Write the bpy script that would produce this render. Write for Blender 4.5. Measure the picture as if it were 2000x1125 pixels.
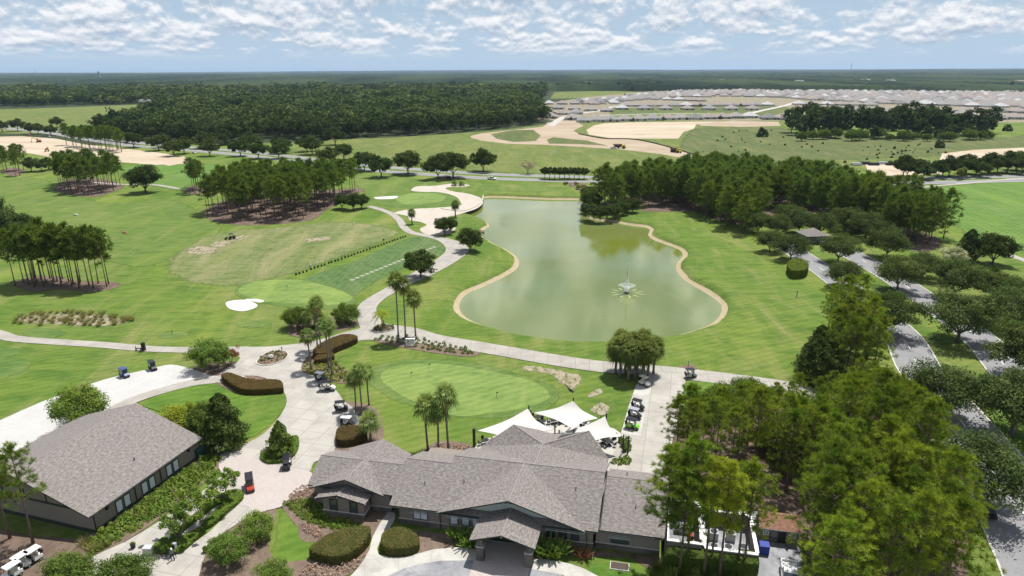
import bpy, bmesh, math, random
import numpy as np
from mathutils import Vector, Matrix, noise as mnoise
from mathutils.geometry import delaunay_2d_cdt
R = math.radians
random.seed(7); rng = np.random.default_rng(7)
scene = bpy.context.scene
for o in list(bpy.data.objects): bpy.data.objects.remove(o)
COL = scene.collection

# ------------------------------------------------------------------ camera
CAM_H, FPX, PITCH, ROLL = 60.0, 1333.33, R(17.75), R(0.25)
cam = bpy.data.cameras.new('camera'); cam.lens = 24; cam.sensor_width = 36
cam.clip_start = 1; cam.clip_end = 80000
camo = bpy.data.objects.new('camera', cam); COL.objects.link(camo)
camo.matrix_world = Matrix.Translation((0, 0, CAM_H)) @ Matrix.Rotation(math.pi/2-PITCH, 4, 'X') @ Matrix.Rotation(-ROLL, 4, 'Z')
scene.camera = camo
# ------------------------------------------------------------------ light
SUN_AZ, SUN_EL = R(33), R(67)
SDIR = Vector((math.cos(SUN_EL)*math.sin(SUN_AZ), math.cos(SUN_EL)*math.cos(SUN_AZ), math.sin(SUN_EL)))
world = bpy.data.worlds.new('World'); scene.world = world; world.use_nodes = True
def build_world():
    nt = world.node_tree; nt.nodes.clear(); L = nt.links.new
    def n(t, **k):
        x = nt.nodes.new(t)
        for a, b in k.items(): setattr(x, a, b)
        return x
    def m(op, a, b=None, c=None):
        x = n('ShaderNodeMath', operation=op)
        for i, v in enumerate((a, b, c)):
            if v is None: continue
            if isinstance(v, (int, float)): x.inputs[i].default_value = v
            else: L(v, x.inputs[i])
        return x.outputs[0]
    out = n('ShaderNodeOutputWorld'); bg = n('ShaderNodeBackground'); L(bg.outputs[0], out.inputs[0])
    sky = n('ShaderNodeTexSky', sky_type='NISHITA'); sky.sun_disc = False
    sky.sun_elevation = SUN_EL; sky.sun_rotation = SUN_AZ; sky.air_density = 1.0; sky.dust_density = 0.2; sky.ozone_density = 3.0
    tc = n('ShaderNodeTexCoord'); sp = n('ShaderNodeSeparateXYZ'); L(tc.outputs['Generated'], sp.inputs[0])
    x, y, z = sp.outputs
    zz = m('ADD', m('MAXIMUM', z, 0.0), 0.035)
    az = m('ARCTAN2', x, y)
    u = m('MULTIPLY', az, 13.0); v = m('MULTIPLY', m('LOGARITHM', zz, math.e), 2.2)
    def field(dv):
        c = n('ShaderNodeCombineXYZ'); L(u, c.inputs[0]); L(m('ADD', v, dv), c.inputs[1]); c.inputs[2].default_value = 3.7
        t = n('ShaderNodeTexNoise'); t.inputs['Scale'].default_value = 1.5; t.inputs['Detail'].default_value = 12
        t.inputs['Roughness'].default_value = 0.6; t.inputs['Distortion'].default_value = 0.0
        L(c.outputs[0], t.inputs['Vector'])
        t2 = n('ShaderNodeTexNoise'); t2.inputs['Scale'].default_value = 0.42; t2.inputs['Detail'].default_value = 3; L(c.outputs[0], t2.inputs['Vector'])
        return m('ADD', m('MULTIPLY', t.outputs[0], 0.72), m('MULTIPLY', t2.outputs[0], 0.34))
    a, b = field(0.0), field(0.13)
    mr = n('ShaderNodeMapRange', interpolation_type='SMOOTHSTEP'); L(a, mr.inputs[0])
    mr.inputs[1].default_value = 0.455; mr.inputs[2].default_value = 0.575
    fade = n('ShaderNodeMapRange', interpolation_type='SMOOTHSTEP'); L(z, fade.inputs[0])
    fade.inputs[1].default_value = 0.010; fade.inputs[2].default_value = 0.035
    dens = m('MULTIPLY', mr.outputs[0], m('MULTIPLY', fade.outputs[0], 0.95))
    lit = m('MULTIPLY_ADD', m('SUBTRACT', a, b), 7.0, 0.50)
    cl = n('ShaderNodeMix', data_type='RGBA', clamp_factor=True); L(lit, cl.inputs[0])
    cl.inputs[6].default_value = (0.38, 0.47, 0.59, 1); cl.inputs[7].default_value = (0.87, 0.88, 0.90, 1)
    sc = n('ShaderNodeMix', data_type='RGBA', blend_type='MULTIPLY'); sc.inputs[0].default_value = 1
    L(sky.outputs[0], sc.inputs[6]); sc.inputs[7].default_value = (0.058, 0.061, 0.066, 1)
    hz = n('ShaderNodeMapRange', interpolation_type='SMOOTHSTEP'); L(z, hz.inputs[0]); hz.inputs[1].default_value = 0.0; hz.inputs[2].default_value = 0.30; hz.inputs[3].default_value = 1.0; hz.inputs[4].default_value = 0.0
    hm = n('ShaderNodeMix', data_type='RGBA'); L(hz.outputs[0], hm.inputs[0]); L(sc.outputs[2], hm.inputs[6]); hm.inputs[7].default_value = (0.43, 0.56, 0.70, 1); sc = hm
    mx = n('ShaderNodeMix', data_type='RGBA'); L(dens, mx.inputs[0]); L(sc.outputs[2], mx.inputs[6]); L(cl.outputs[2], mx.inputs[7])
    L(mx.outputs[2], bg.inputs[0]); bg.inputs[1].default_value = 0.84
build_world()
sun = bpy.data.lights.new('sun', 'SUN'); sun.energy = 4.9; sun.angle = R(0.5); sun.color = (1, 0.96, 0.9)
suno = bpy.data.objects.new('sun', sun); COL.objects.link(suno); suno.rotation_euler = SDIR.to_track_quat('Z', 'Y').to_euler()
scene.view_settings.view_transform = 'Standard'; scene.view_settings.look = 'None'
scene.view_settings.exposure = 0.40; scene.view_settings.gamma = 1.0
scene.render.engine = 'CYCLES'
cy = scene.cycles; cy.max_bounces = 5; cy.diffuse_bounces = 2; cy.transmission_bounces = 2; cy.volume_bounces = 0; cy.glossy_bounces = 2; cy.transparent_max_bounces = 8

# ------------------------------------------------------------------ photo pixel -> place
def P(px, py, z=0.0):
    dx, dy = px-1000, 562.5-py
    c, s = math.cos(ROLL), math.sin(ROLL); dx, dy = dx*c+dy*s, -dx*s+dy*c
    x, y = dx/FPX, dy/FPX; cp, sp = math.cos(PITCH), math.sin(PITCH)
    d = Vector((x, cp+y*sp, -sp+y*cp)); t = (z-CAM_H)/d.z
    return Vector((d.x*t, d.y*t, z))
def Q(X, Y, Z=0.0):
    cp, sp = math.cos(PITCH), math.sin(PITCH); dz = Z-CAM_H
    dep = Y*cp-dz*sp; up = Y*sp+dz*cp
    dx, dy = X/dep*FPX, up/dep*FPX
    c, s = math.cos(ROLL), math.sin(ROLL)
    return 1000+dx*c-dy*s, 562.5-(dx*s+dy*c)
def top_height(base, pytop):                     # height of a thing standing at a ground point whose top shows at row pytop
    lo, hi = 0, 40
    for _ in range(30):
        mid = (lo+hi)/2
        if Q(base.x, base.y, mid)[1] > pytop: lo = mid
        else: hi = mid
    return lo
def inside(poly, x, y):
    r = False; j = len(poly)-1
    for i in range(len(poly)):
        xi, yi = poly[i][0], poly[i][1]; xj, yj = poly[j][0], poly[j][1]
        if (yi > y) != (yj > y) and x < (xj-xi)*(y-yi)/(yj-yi)+xi: r = not r
        j = i
    return r
def smooth(pts, closed=True, n=6):
    out = []; N = len(pts); pts = [Vector(p) for p in pts]
    for i in range(N if closed else N-1):
        g = (lambda k: pts[k % N]) if closed else (lambda k: pts[max(0, min(N-1, k))])
        p0, p1, p2, p3 = g(i-1), g(i), g(i+1), g(i+2)
        for k in range(n):
            t = k/n
            out.append(0.5*((2*p1)+(p2-p0)*t+(2*p0-5*p1+4*p2-p3)*t*t+(3*p1-p0-3*p2+p3)*t**3))
    if not closed: out.append(pts[-1])
    return out

# ------------------------------------------------------------------ materials
MATS = {}
class NT:
    def __init__(s, name):
        s.m = bpy.data.materials.new(name); s.m.use_nodes = True; s.t = s.m.node_tree; s.t.nodes.clear()
        s.out = s.n('ShaderNodeOutputMaterial'); s.co = None
    def n(s, t, **k):
        x = s.t.nodes.new(t)
        for a, b in k.items(): setattr(x, a, b)
        return x
    def L(s, a, b): s.t.links.new(a, b)
    def coord(s, scale=(1, 1, 1), rot=0, kind='Object'):
        tc = s.n('ShaderNodeTexCoord'); mp = s.n('ShaderNodeMapping'); mp.inputs['Scale'].default_value = scale
        mp.inputs['Rotation'].default_value = (0, 0, rot); s.L(tc.outputs[kind], mp.inputs[0]); return mp.outputs[0]
    def noise(s, vec, scale, detail=4, rough=0.55, dist=0):
        x = s.n('ShaderNodeTexNoise'); x.inputs['Scale'].default_value = scale; x.inputs['Detail'].default_value = detail
        x.inputs['Roughness'].default_value = rough; x.inputs['Distortion'].default_value = dist; s.L(vec, x.inputs['Vector']); return x.outputs[0]
    def rng(s, v, a, b, c=0, d=1):
        x = s.n('ShaderNodeMapRange'); x.clamp = True; s.L(v, x.inputs[0])
        for i, q in enumerate((a, b, c, d)): x.inputs[i+1].default_value = q
        return x.outputs[0]
    def math(s, op, a, b):
        x = s.n('ShaderNodeMath', operation=op)
        for i, v in enumerate((a, b)):
            if isinstance(v, (int, float)): x.inputs[i].default_value = v
            else: s.L(v, x.inputs[i])
        return x.outputs[0]
    def mix(s, f, a, b, mode='MIX'):
        x = s.n('ShaderNodeMix', data_type='RGBA', blend_type=mode, clamp_factor=True)
        for i, v in ((0, f), (6, a), (7, b)):
            if isinstance(v, (int, float)): x.inputs[i].default_value = v
            elif isinstance(v, tuple): x.inputs[i].default_value = v if len(v) == 4 else v+(1,)
            else: s.L(v, x.inputs[i])
        return x.outputs[2]
    def bsdf(s, col, rough=0.9, spec=0.15, bump=None, bs=0.3, bd=0.05, **k):
        b = s.n('ShaderNodeBsdfPrincipled')
        if isinstance(col, tuple): b.inputs['Base Color'].default_value = col+(1,)
        else: s.L(col, b.inputs['Base Color'])
        b.inputs['Roughness'].default_value = rough; b.inputs['Specular IOR Level'].default_value = spec
        for a, v in k.items(): b.inputs[a.replace('_', ' ')].default_value = v
        if bump is not None:
            bp = s.n('ShaderNodeBump'); bp.inputs['Strength'].default_value = bs; bp.inputs['Distance'].default_value = bd
            s.L(bump, bp.inputs['Height']); s.L(bp.outputs[0], b.inputs['Normal'])
        s.L(b.outputs[0], s.out.inputs[0]); return b
def plain(name, col, rough=0.6, spec=0.3, var=0.12, scale=3.0, **k):
    if name in MATS: return MATS[name]
    t = NT(name); c = t.coord(); f = t.noise(c, scale, 5)
    d = tuple(x*(1-var) for x in col); h = tuple(min(1, x*(1+var)) for x in col)
    t.bsdf(t.mix(f, d, h), rough, spec, **k); MATS[name] = t.m; return t.m
def soften(t, b):
    """let a sheet thin out irregularly towards its edge (attribute 'edge': 0 at the rim, 1 inside)"""
    at = t.n('ShaderNodeAttribute', attribute_name='edge'); nz = t.noise(t.coord((1, .5, 1), .4), 0.6, 8, 0.75)
    f = t.rng(t.math('ADD', at.outputs['Fac'], t.math('MULTIPLY', t.math('SUBTRACT', nz, 0.5), 2.4)), 0.34, 0.62)
    tp = t.n('ShaderNodeBsdfTransparent'); ms = t.n('ShaderNodeMixShader'); t.L(f, ms.inputs[0]); t.L(tp.outputs[0], ms.inputs[1]); t.L(b.outputs[0], ms.inputs[2]); t.L(ms.outputs[0], t.out.inputs[0])
def grass(name, base, alt, dry=(0.25, 0.24, 0.10), dryness=0.3, stripe=0.0, rot=0.5, fine=3.0, big=0.022, soft=False):
    base, alt, dry = [(c[0]*1.10, c[1]*1.01, c[2]*1.08) for c in (base, alt, dry)]
    t = NT(name); c = t.coord(); cs = t.coord((1, 0.22, 1), rot); cs2 = t.coord((0.3, 1, 1), rot-0.5)
    b = t.noise(c, big, 5, 0.65, 0.6); md = t.noise(cs, 0.12, 8, 0.7, 0.8); m2 = t.noise(cs2, 0.35, 7, 0.72, 0.6); fn = t.noise(c, fine, 5, 0.75)
    col = t.mix(t.rng(b, 0.36, 0.64), base, alt)
    dk = (base[0]*0.50, base[1]*0.66, base[2]*0.62); lt = (alt[0]*1.35, alt[1]*1.22, alt[2]*1.1)
    col = t.mix(t.rng(m2, 0.44, 0.62, 0.0, 0.74), col, dk)
    col = t.mix(t.rng(t.noise(cs, 0.055, 6, 0.65, 0.5), 0.50, 0.68, 0, 0.6), col, lt)
    col = t.mix(t.rng(md, 0.56-0.2*dryness, 0.86-0.2*dryness, 0, 0.9), col, dry)
    if stripe:
        w = t.n('ShaderNodeTexWave'); w.inputs['Scale'].default_value = 0.11; w.inputs['Distortion'].default_value = 1.2; w.inputs['Detail'].default_value = 2
        t.L(t.coord((1, 1, 1), rot), w.inputs['Vector'])
        col = t.mix(t.rng(w.outputs['Fac'], 0.25, 0.75, 0, stripe), col, tuple(min(1, x*1.3) for x in alt))
    sp = t.noise(t.coord(), 0.9, 9, 0.85)
    col = t.mix(t.rng(sp, 0.60, 0.70, 0, 0.30+0.4*dryness), col, dry)
    mw = t.n('ShaderNodeTexWave'); mw.inputs['Scale'].default_value = 0.16; mw.inputs['Distortion'].default_value = 5.0; mw.inputs['Detail'].default_value = 2; mw.inputs['Detail Scale'].default_value = 0.35
    t.L(t.coord((1, 1, 1), rot+0.7), mw.inputs['Vector']); col = t.mix(t.rng(mw.outputs['Fac'], 0.3, 0.7, 0, 0.42), col, t.mix(1.0, col, (0.70, 0.79, 0.70), 'MULTIPLY'))
    col = t.mix(t.rng(fn, 0.32, 0.68, 0, 0.55), col, t.mix(1.0, col, (0.52, 0.56, 0.48), 'MULTIPLY'))
    bs = t.bsdf(col, 0.95, 0.1, t.noise(c, 0.5, 8, 0.8), 0.6, 0.5)
    if soft: soften(t, bs)
    MATS[name] = t.m; return t.m
def earth(name, a, b, c=None, scale=0.15, aniso=(1, 0.5, 1), rough=0.95, fine=1.5, soft=False):
    t = NT(name); v = t.coord(aniso, 0.3); n1 = t.noise(v, scale, 6, 0.65, 0.6); n2 = t.noise(t.coord(), fine, 5, 0.7)
    col = t.mix(t.rng(n1, 0.35, 0.65), a, b)
    if c: col = t.mix(t.rng(t.noise(v, scale*2.7, 5, 0.6), 0.55, 0.72, 0, 0.8), col, c)
    col = t.mix(t.rng(n2, 0.3, 0.75, 0, 0.5), col, t.mix(1.0, col, (0.66, 0.66, 0.66), 'MULTIPLY'))
    bs = t.bsdf(col, rough, 0.15, n2, 0.5, 0.1)
    if soft: soften(t, bs)
    MATS[name] = t.m; return t.m
def slabs(name, a, b, w=3.0, h=3.0, rot=0.0, mortar=0.02, stain=(0.28, 0.27, 0.25), mcol=0.55):
    a, b, stain = [tuple(x*0.74 for x in c) for c in (a, b, stain)]
    t = NT(name); c = t.coord((1, 1, 1), rot); br = t.n('ShaderNodeTexBrick'); br.offset = 0.0 if w > 1 else 0.5
    t.L(c, br.inputs['Vector']); br.inputs['Color1'].default_value = a+(1,); br.inputs['Color2'].default_value = b+(1,)
    br.inputs['Mortar'].default_value = tuple(x*mcol for x in a)+(1,); br.inputs['Scale'].default_value = 1
    br.inputs['Brick Width'].default_value = w; br.inputs['Row Height'].default_value = h; br.inputs['Mortar Size'].default_value = mortar
    n1 = t.noise(c, 0.25, 6, 0.65, 0.5); n2 = t.noise(c, 4, 4, 0.7)
    col = t.mix(t.rng(n1, 0.44, 0.72, 0, 0.75), br.outputs[0], stain)
    col = t.mix(t.rng(n2, 0.35, 0.7, 0, 0.25), col, tuple(x*0.75 for x in a))
    t.bsdf(col, 0.9, 0.2, br.outputs['Fac'], 0.2, -0.02); MATS[name] = t.m; return t.m
def leafmat(name, a, b, tr=0.3, spread=0.5):
    a, b = [(min(.7, c[0]*1.5), min(.7, c[1]*1.5), min(.7, c[2]*1.35)) for c in (a, b)]
    t = NT(name); at = t.n('ShaderNodeAttribute', attribute_name='tint'); oi = t.n('ShaderNodeObjectInfo')
    col = t.mix(at.outputs['Fac'], a, b)
    col = t.mix(t.math('MULTIPLY', oi.outputs['Random'], spread), col, tuple(x*0.62 for x in a))
    r2 = t.math('FRACT', t.math('MULTIPLY', oi.outputs['Random'], 7.31), 0.0)
    col = t.mix(t.math('MULTIPLY', r2, spread*.9), col, t.mix(1.0, col, (1.45, 1.12, .8), 'MULTIPLY'))
    d = t.n('ShaderNodeBsdfDiffuse'); tl = t.n('ShaderNodeBsdfTranslucent'); ms = t.n('ShaderNodeMixShader'); ms.inputs[0].default_value = tr
    t.L(col, d.inputs[0]); t.L(t.mix(1.0, col, (1.0, 1.1, 0.55), 'MULTIPLY'), tl.inputs[0]); t.L(d.outputs[0], ms.inputs[1]); t.L(tl.outputs[0], ms.inputs[2])
    t.L(ms.outputs[0], t.out.inputs[0]); MATS[name] = t.m; return t.m
def shingle(name, a, b, c):
    t = NT(name); uv = t.coord((1, 1, 1), 0, 'UV'); br = t.n('ShaderNodeTexBrick'); t.L(uv, br.inputs['Vector'])
    br.inputs['Color1'].default_value = a+(1,); br.inputs['Color2'].default_value = b+(1,); br.inputs['Mortar'].default_value = tuple(x*0.5 for x in a)+(1,)
    br.inputs['Scale'].default_value = 1; br.inputs['Brick Width'].default_value = 0.42; br.inputs['Row Height'].default_value = 0.2; br.inputs['Mortar Size'].default_value = 0.014
    n1 = t.noise(uv, 1.9, 5, 0.75); n2 = t.noise(uv, 0.16, 4, 0.6); n3 = t.noise(t.coord((1.3, 2.8, 1), 0, 'UV'), 1.4, 3, 0.7)
    col = t.mix(t.rng(n3, 0.44, 0.56, 0, 0.85), br.outputs[0], c)
    col = t.mix(t.rng(n1, 0.35, 0.7, 0, 0.5), col, tuple(x*0.6 for x in a))
    col = t.mix(t.rng(n2, 0.4, 0.75, 0, 0.35), col, tuple(x*0.75 for x in b))
    t.bsdf(col, 0.92, 0.2, n3, 0.5, 0.03); MATS[name] = t.m; return t.m

M_GROUND = grass('rough_grass', (0.105, 0.185, 0.030), (0.145, 0.212, 0.040), (0.245, 0.250, 0.095), 0.42, 0.0, 0.4)
M_FAIR = grass('fairway_grass', (0.104, 0.176, 0.036), (0.138, 0.202, 0.046), (0.22, 0.24, 0.09), 0.35, 0.2, 1.1, soft=True)
M_FAR_FAIR = grass('bright_fairway_grass', (0.104, 0.205, 0.040), (0.124, 0.215, 0.048), (0.18, 0.24, 0.09), 0.2, 0.25, 0.2, soft=True)
M_RANGE = grass('range_turf', (0.145, 0.195, 0.062), (0.190, 0.220, 0.088), (0.29, 0.28, 0.15), 0.5, 0.0, 0.25, soft=True)
M_TEE = grass('tee_turf', (0.085, 0.160, 0.050), (0.105, 0.175, 0.058), (0.2, 0.22, 0.10), 0.35, 0.18, -0.55, soft=True)
M_GREEN = grass('putting_green_turf', (0.180, 0.268, 0.070), (0.205, 0.290, 0.082), (0.24, 0.30, 0.10), 0.05, 0.1, 0.3, 5.0, 0.05)
M_COLLAR = grass('green_collar_turf', (0.110, 0.190, 0.045), (0.135, 0.205, 0.055), (0.2, 0.24, 0.09), 0.2, 0.0, 0.3, soft=True)
M_MEADOW = grass('meadow_grass', (0.125, 0.178, 0.045), (0.160, 0.198, 0.055), (0.23, 0.235, 0.10), 0.4, 0.0, 0.1, 0.5, 0.008, soft=True)
M_SCRUB = grass('scrub_grass', (0.095, 0.135, 0.045), (0.130, 0.160, 0.055), (0.20, 0.195, 0.095), 0.4, 0.0, 0.1, 0.4, 0.008, soft=True)
M_LAWN = grass('lawn_grass', (0.090, 0.180, 0.026), (0.118, 0.210, 0.032), (0.2, 0.24, 0.06), 0.25, 0.0, 0.3, soft=True)
M_FLOOR = earth('woodland_floor', (0.03, 0.045, 0.018), (0.045, 0.06, 0.025))
M_MULCH = earth('bark_mulch', (0.135, 0.098, 0.072), (0.20, 0.15, 0.115), (0.085, 0.06, 0.045), 0.8)
M_STRAW = earth('pine_straw', (0.115, 0.08, 0.06), (0.175, 0.128, 0.10), (0.07, 0.05, 0.038), 0.4, soft=True)
M_SAND = earth('bunker_sand', (0.43, 0.385, 0.325), (0.48, 0.435, 0.375), None, 0.2)
M_WSAND = earth('white_bunker_sand', (0.54, 0.52, 0.48), (0.58, 0.555, 0.52), None, 0.2)
M_DIRT = earth('graded_dirt', (0.418, 0.334, 0.236), (0.502, 0.433, 0.334), (0.319, 0.236, 0.160), 0.03, (0.35, 1, 1), 0.95, 0.3)
M_RDIRT = earth('orange_dirt', (0.325, 0.255, 0.18), (0.42, 0.345, 0.255), (0.21, 0.165, 0.12), 0.04, (0.4, 1, 1), 0.95, 0.3)
M_BARE = earth('bare_soil_patch', (0.274, 0.236, 0.152), (0.350, 0.304, 0.228), (0.167, 0.190, 0.076), 0.5, soft=True)
M_SHORE = earth('shore_sand', (0.350, 0.289, 0.167), (0.395, 0.334, 0.228), (0.274, 0.213, 0.137), 0.5)
M_CONC = slabs('concrete', (0.50, 0.47, 0.42), (0.54, 0.51, 0.46), 3.6, 3.6, 0.25, 0.05, (0.33, 0.31, 0.28), 0.62)
M_CONC2 = slabs('pale_concrete', (0.60, 0.58, 0.53), (0.63, 0.61, 0.56), 4.2, 3.0, -0.2)
M_PATH = slabs('path_concrete', (0.45, 0.42, 0.375), (0.49, 0.46, 0.41), 3.0, 3.0, 0.1, 0.05, (0.31, 0.29, 0.26), 0.62)
M_PAVER = slabs('pavers', (0.62, 0.56, 0.52), (0.55, 0.47, 0.43), 0.45, 0.22, 0.3, 0.02, (0.48, 0.44, 0.41), 0.7)
M_WHITELOT = slabs('white_shell_lot', (0.60, 0.59, 0.57), (0.64, 0.63, 0.61), 0.7, 0.35, 0.3, 0.012, (0.53, 0.52, 0.50), 0.85)
M_ASPH = earth('asphalt', (0.225, 0.225, 0.230), (0.26, 0.26, 0.265), (0.19, 0.19, 0.195), 0.25, (1, 1, 1), 0.9, 3)
M_ASPH2 = earth('weathered_asphalt', (0.20, 0.205, 0.22), (0.36, 0.36, 0.37), (0.12, 0.125, 0.14), 0.16, (1, 1, 1), 0.9, 3)
M_KERB = plain('kerb_concrete', (0.48, 0.46, 0.42), 0.9)
M_PAINT = plain('road_paint', (0.78, 0.78, 0.76), 0.7)
M_ROOF = shingle('roof_shingles', (0.165, 0.147, 0.138), (0.205, 0.183, 0.172), (0.295, 0.268, 0.252))
M_RIDGE = plain('ridge_shingles', (0.27, 0.245, 0.23), .9, .2, .25, 2.5)
M_BROOF = shingle('brown_shingles', (0.22, 0.115, 0.075), (0.28, 0.15, 0.10), (0.34, 0.2, 0.14))
M_WALL = plain('taupe_siding', (0.225, 0.195, 0.170), 0.85, 0.2, 0.08)
M_TRIM = plain('dark_green_trim', (0.035, 0.042, 0.038), 0.6)
M_STONE = slabs('ledge_stone', (0.20, 0.18, 0.16), (0.12, 0.11, 0.105), 0.42, 0.13, 0, 0.012, (0.28, 0.25, 0.22), 0.5)
M_PALE = plain('pale_board_siding', (0.50, 0.54, 0.53), 0.75)
M_WHITE = plain('white_paint', (0.78, 0.78, 0.76), 0.5)
M_BLIND = plain('white_blind', (0.60, 0.66, 0.72), 0.4, 0.5)
M_GLASS = plain('window_glass', (0.05, 0.07, 0.08), 0.08, 0.9)
M_BROWN = plain('brown_frame', (0.05, 0.03, 0.02), 0.5)
M_BLACK = plain('black_plastic', (0.018, 0.018, 0.02), 0.45)
M_RUBBER = plain('tyre_rubber', (0.02, 0.02, 0.02), 0.85)
M_STEEL = plain('grey_steel', (0.33, 0.34, 0.35), 0.45, 0.5)
M_SEAT = plain('beige_vinyl', (0.62, 0.58, 0.50), 0.6)
M_SAIL = plain('shade_cloth', (0.50, 0.49, 0.46), 0.9, 0.1, 0.03)
M_BARK = earth('pine_bark', (0.135, 0.098, 0.075), (0.20, 0.15, 0.12), (0.09, 0.065, 0.05), 1.2, (1, 1, 0.25), 0.95, 6)
M_OBARK = earth('oak_bark', (0.12, 0.105, 0.09), (0.18, 0.16, 0.14), None, 1.2, (1, 1, 0.3), 0.95, 6)
M_PBARK = earth('palm_bark', (0.17, 0.145, 0.12), (0.25, 0.22, 0.18), (0.10, 0.08, 0.07), 2.0, (1, 1, 2.5), 0.95, 6)
L_PINE = leafmat('pine_needles', (0.066, 0.118, 0.018), (0.225, 0.290, 0.042), 0.34, 0.6)
L_PINEY = leafmat('yellow_pine_needles', (0.18, 0.23, 0.022), (0.30, 0.33, 0.05), 0.38, 0.35)
L_PINEM = leafmat('distant_pine_needles', (0.050, 0.092, 0.020), (0.135, 0.180, 0.040), 0.30, 0.5)
L_OAK = leafmat('oak_leaves', (0.044, 0.070, 0.024), (0.098, 0.126, 0.050), 0.26, 0.4)
L_DOAK = leafmat('dark_oak_leaves', (0.028, 0.050, 0.016), (0.070, 0.096, 0.032), 0.22, 0.5)
L_FOREST = leafmat('forest_leaves', (0.015, 0.032, 0.012), (0.070, 0.098, 0.032), 0.16, 0.4)
L_LIGHT = leafmat('light_green_leaves', (0.085, 0.150, 0.032), (0.160, 0.215, 0.055), 0.3, 0.4)
L_YEL = leafmat('yellow_green_leaves', (0.13, 0.17, 0.025), (0.22, 0.26, 0.04), 0.3, 0.3)
L_PALM = leafmat('palm_fronds', (0.055, 0.100, 0.026), (0.175, 0.220, 0.080), 0.25, 0.35)
L_SABAL = leafmat('sabal_fronds', (0.050, 0.080, 0.022), (0.130, 0.155, 0.050), 0.22, 0.4)
L_DEAD = leafmat('dead_fronds', (0.26, 0.19, 0.10), (0.36, 0.28, 0.17), 0.2, 0.3)
L_HEDGE = leafmat('brown_hedge_leaves', (0.056, 0.043, 0.022), (0.088, 0.068, 0.030), 0.15, 0.3)
L_OHEDGE = leafmat('olive_hedge_leaves', (0.048, 0.058, 0.018), (0.100, 0.084, 0.034), 0.2, 0.2)
L_SHRUB = leafmat('shrub_leaves', (0.050, 0.085, 0.022), (0.105, 0.150, 0.035), 0.22, 0.5)
L_GCOV = leafmat('groundcover_leaves', (0.075, 0.125, 0.025), (0.130, 0.185, 0.040), 0.25, 0.4)
L_LILAC = leafmat('lilac_foliage', (0.20, 0.145, 0.135), (0.36, 0.28, 0.27), 0.2, 0.4)
L_REED = leafmat('tan_grass_blades', (0.11, 0.125, 0.05), (0.26, 0.235, 0.125), 0.3, 0.4)
L_RED = leafmat('burgundy_leaves', (0.13, 0.05, 0.045), (0.20, 0.10, 0.06), 0.25, 0.3)
L_GREY = leafmat('grey_twigs', (0.24, 0.20, 0.17), (0.34, 0.29, 0.25), 0.2, 0.3)
L_BLOOM = leafmat('white_bloom_leaves', (0.10, 0.14, 0.05), (0.50, 0.50, 0.40), 0.25, 0.3)

# ------------------------------------------------------------------ mesh and object helpers
def mesh(name, V, F, mats=(), smooth_=False, mi=None, uv=None):
    me = bpy.data.meshes.new(name); me.from_pydata([tuple(v) for v in V], [], F)
    for m_ in mats: me.materials.append(m_)
    if mi: me.polygons.foreach_set('material_index', mi)
    if uv:
        lay = me.uv_layers.new(name='UV'); lay.data.foreach_set('uv', [c for q in uv for c in q])
    if smooth_: me.polygons.foreach_set('use_smooth', [True]*len(me.polygons))
    me.update(); return me
def ob(name, me, parent=None, loc=None, rz=0.0, sc=None):
    o = bpy.data.objects.new(name, me); COL.objects.link(o)
    if parent: o.parent = parent
    if loc is not None: o.location = loc
    if rz: o.rotation_euler = (0, 0, rz)
    if sc is not None: o.scale = (sc, sc, sc) if isinstance(sc, (int, float)) else sc
    return o
def tag(o, label, cat, group=None, kind=None):
    o['label'] = label; o['category'] = cat
    if group: o['group'] = group
    if kind: o['kind'] = kind
    return o
def thing(name, label, cat, loc=(0, 0, 0), rz=0.0, group=None, sc=None):
    return tag(ob(name, None, None, loc, rz, sc), label, cat, group)
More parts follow.
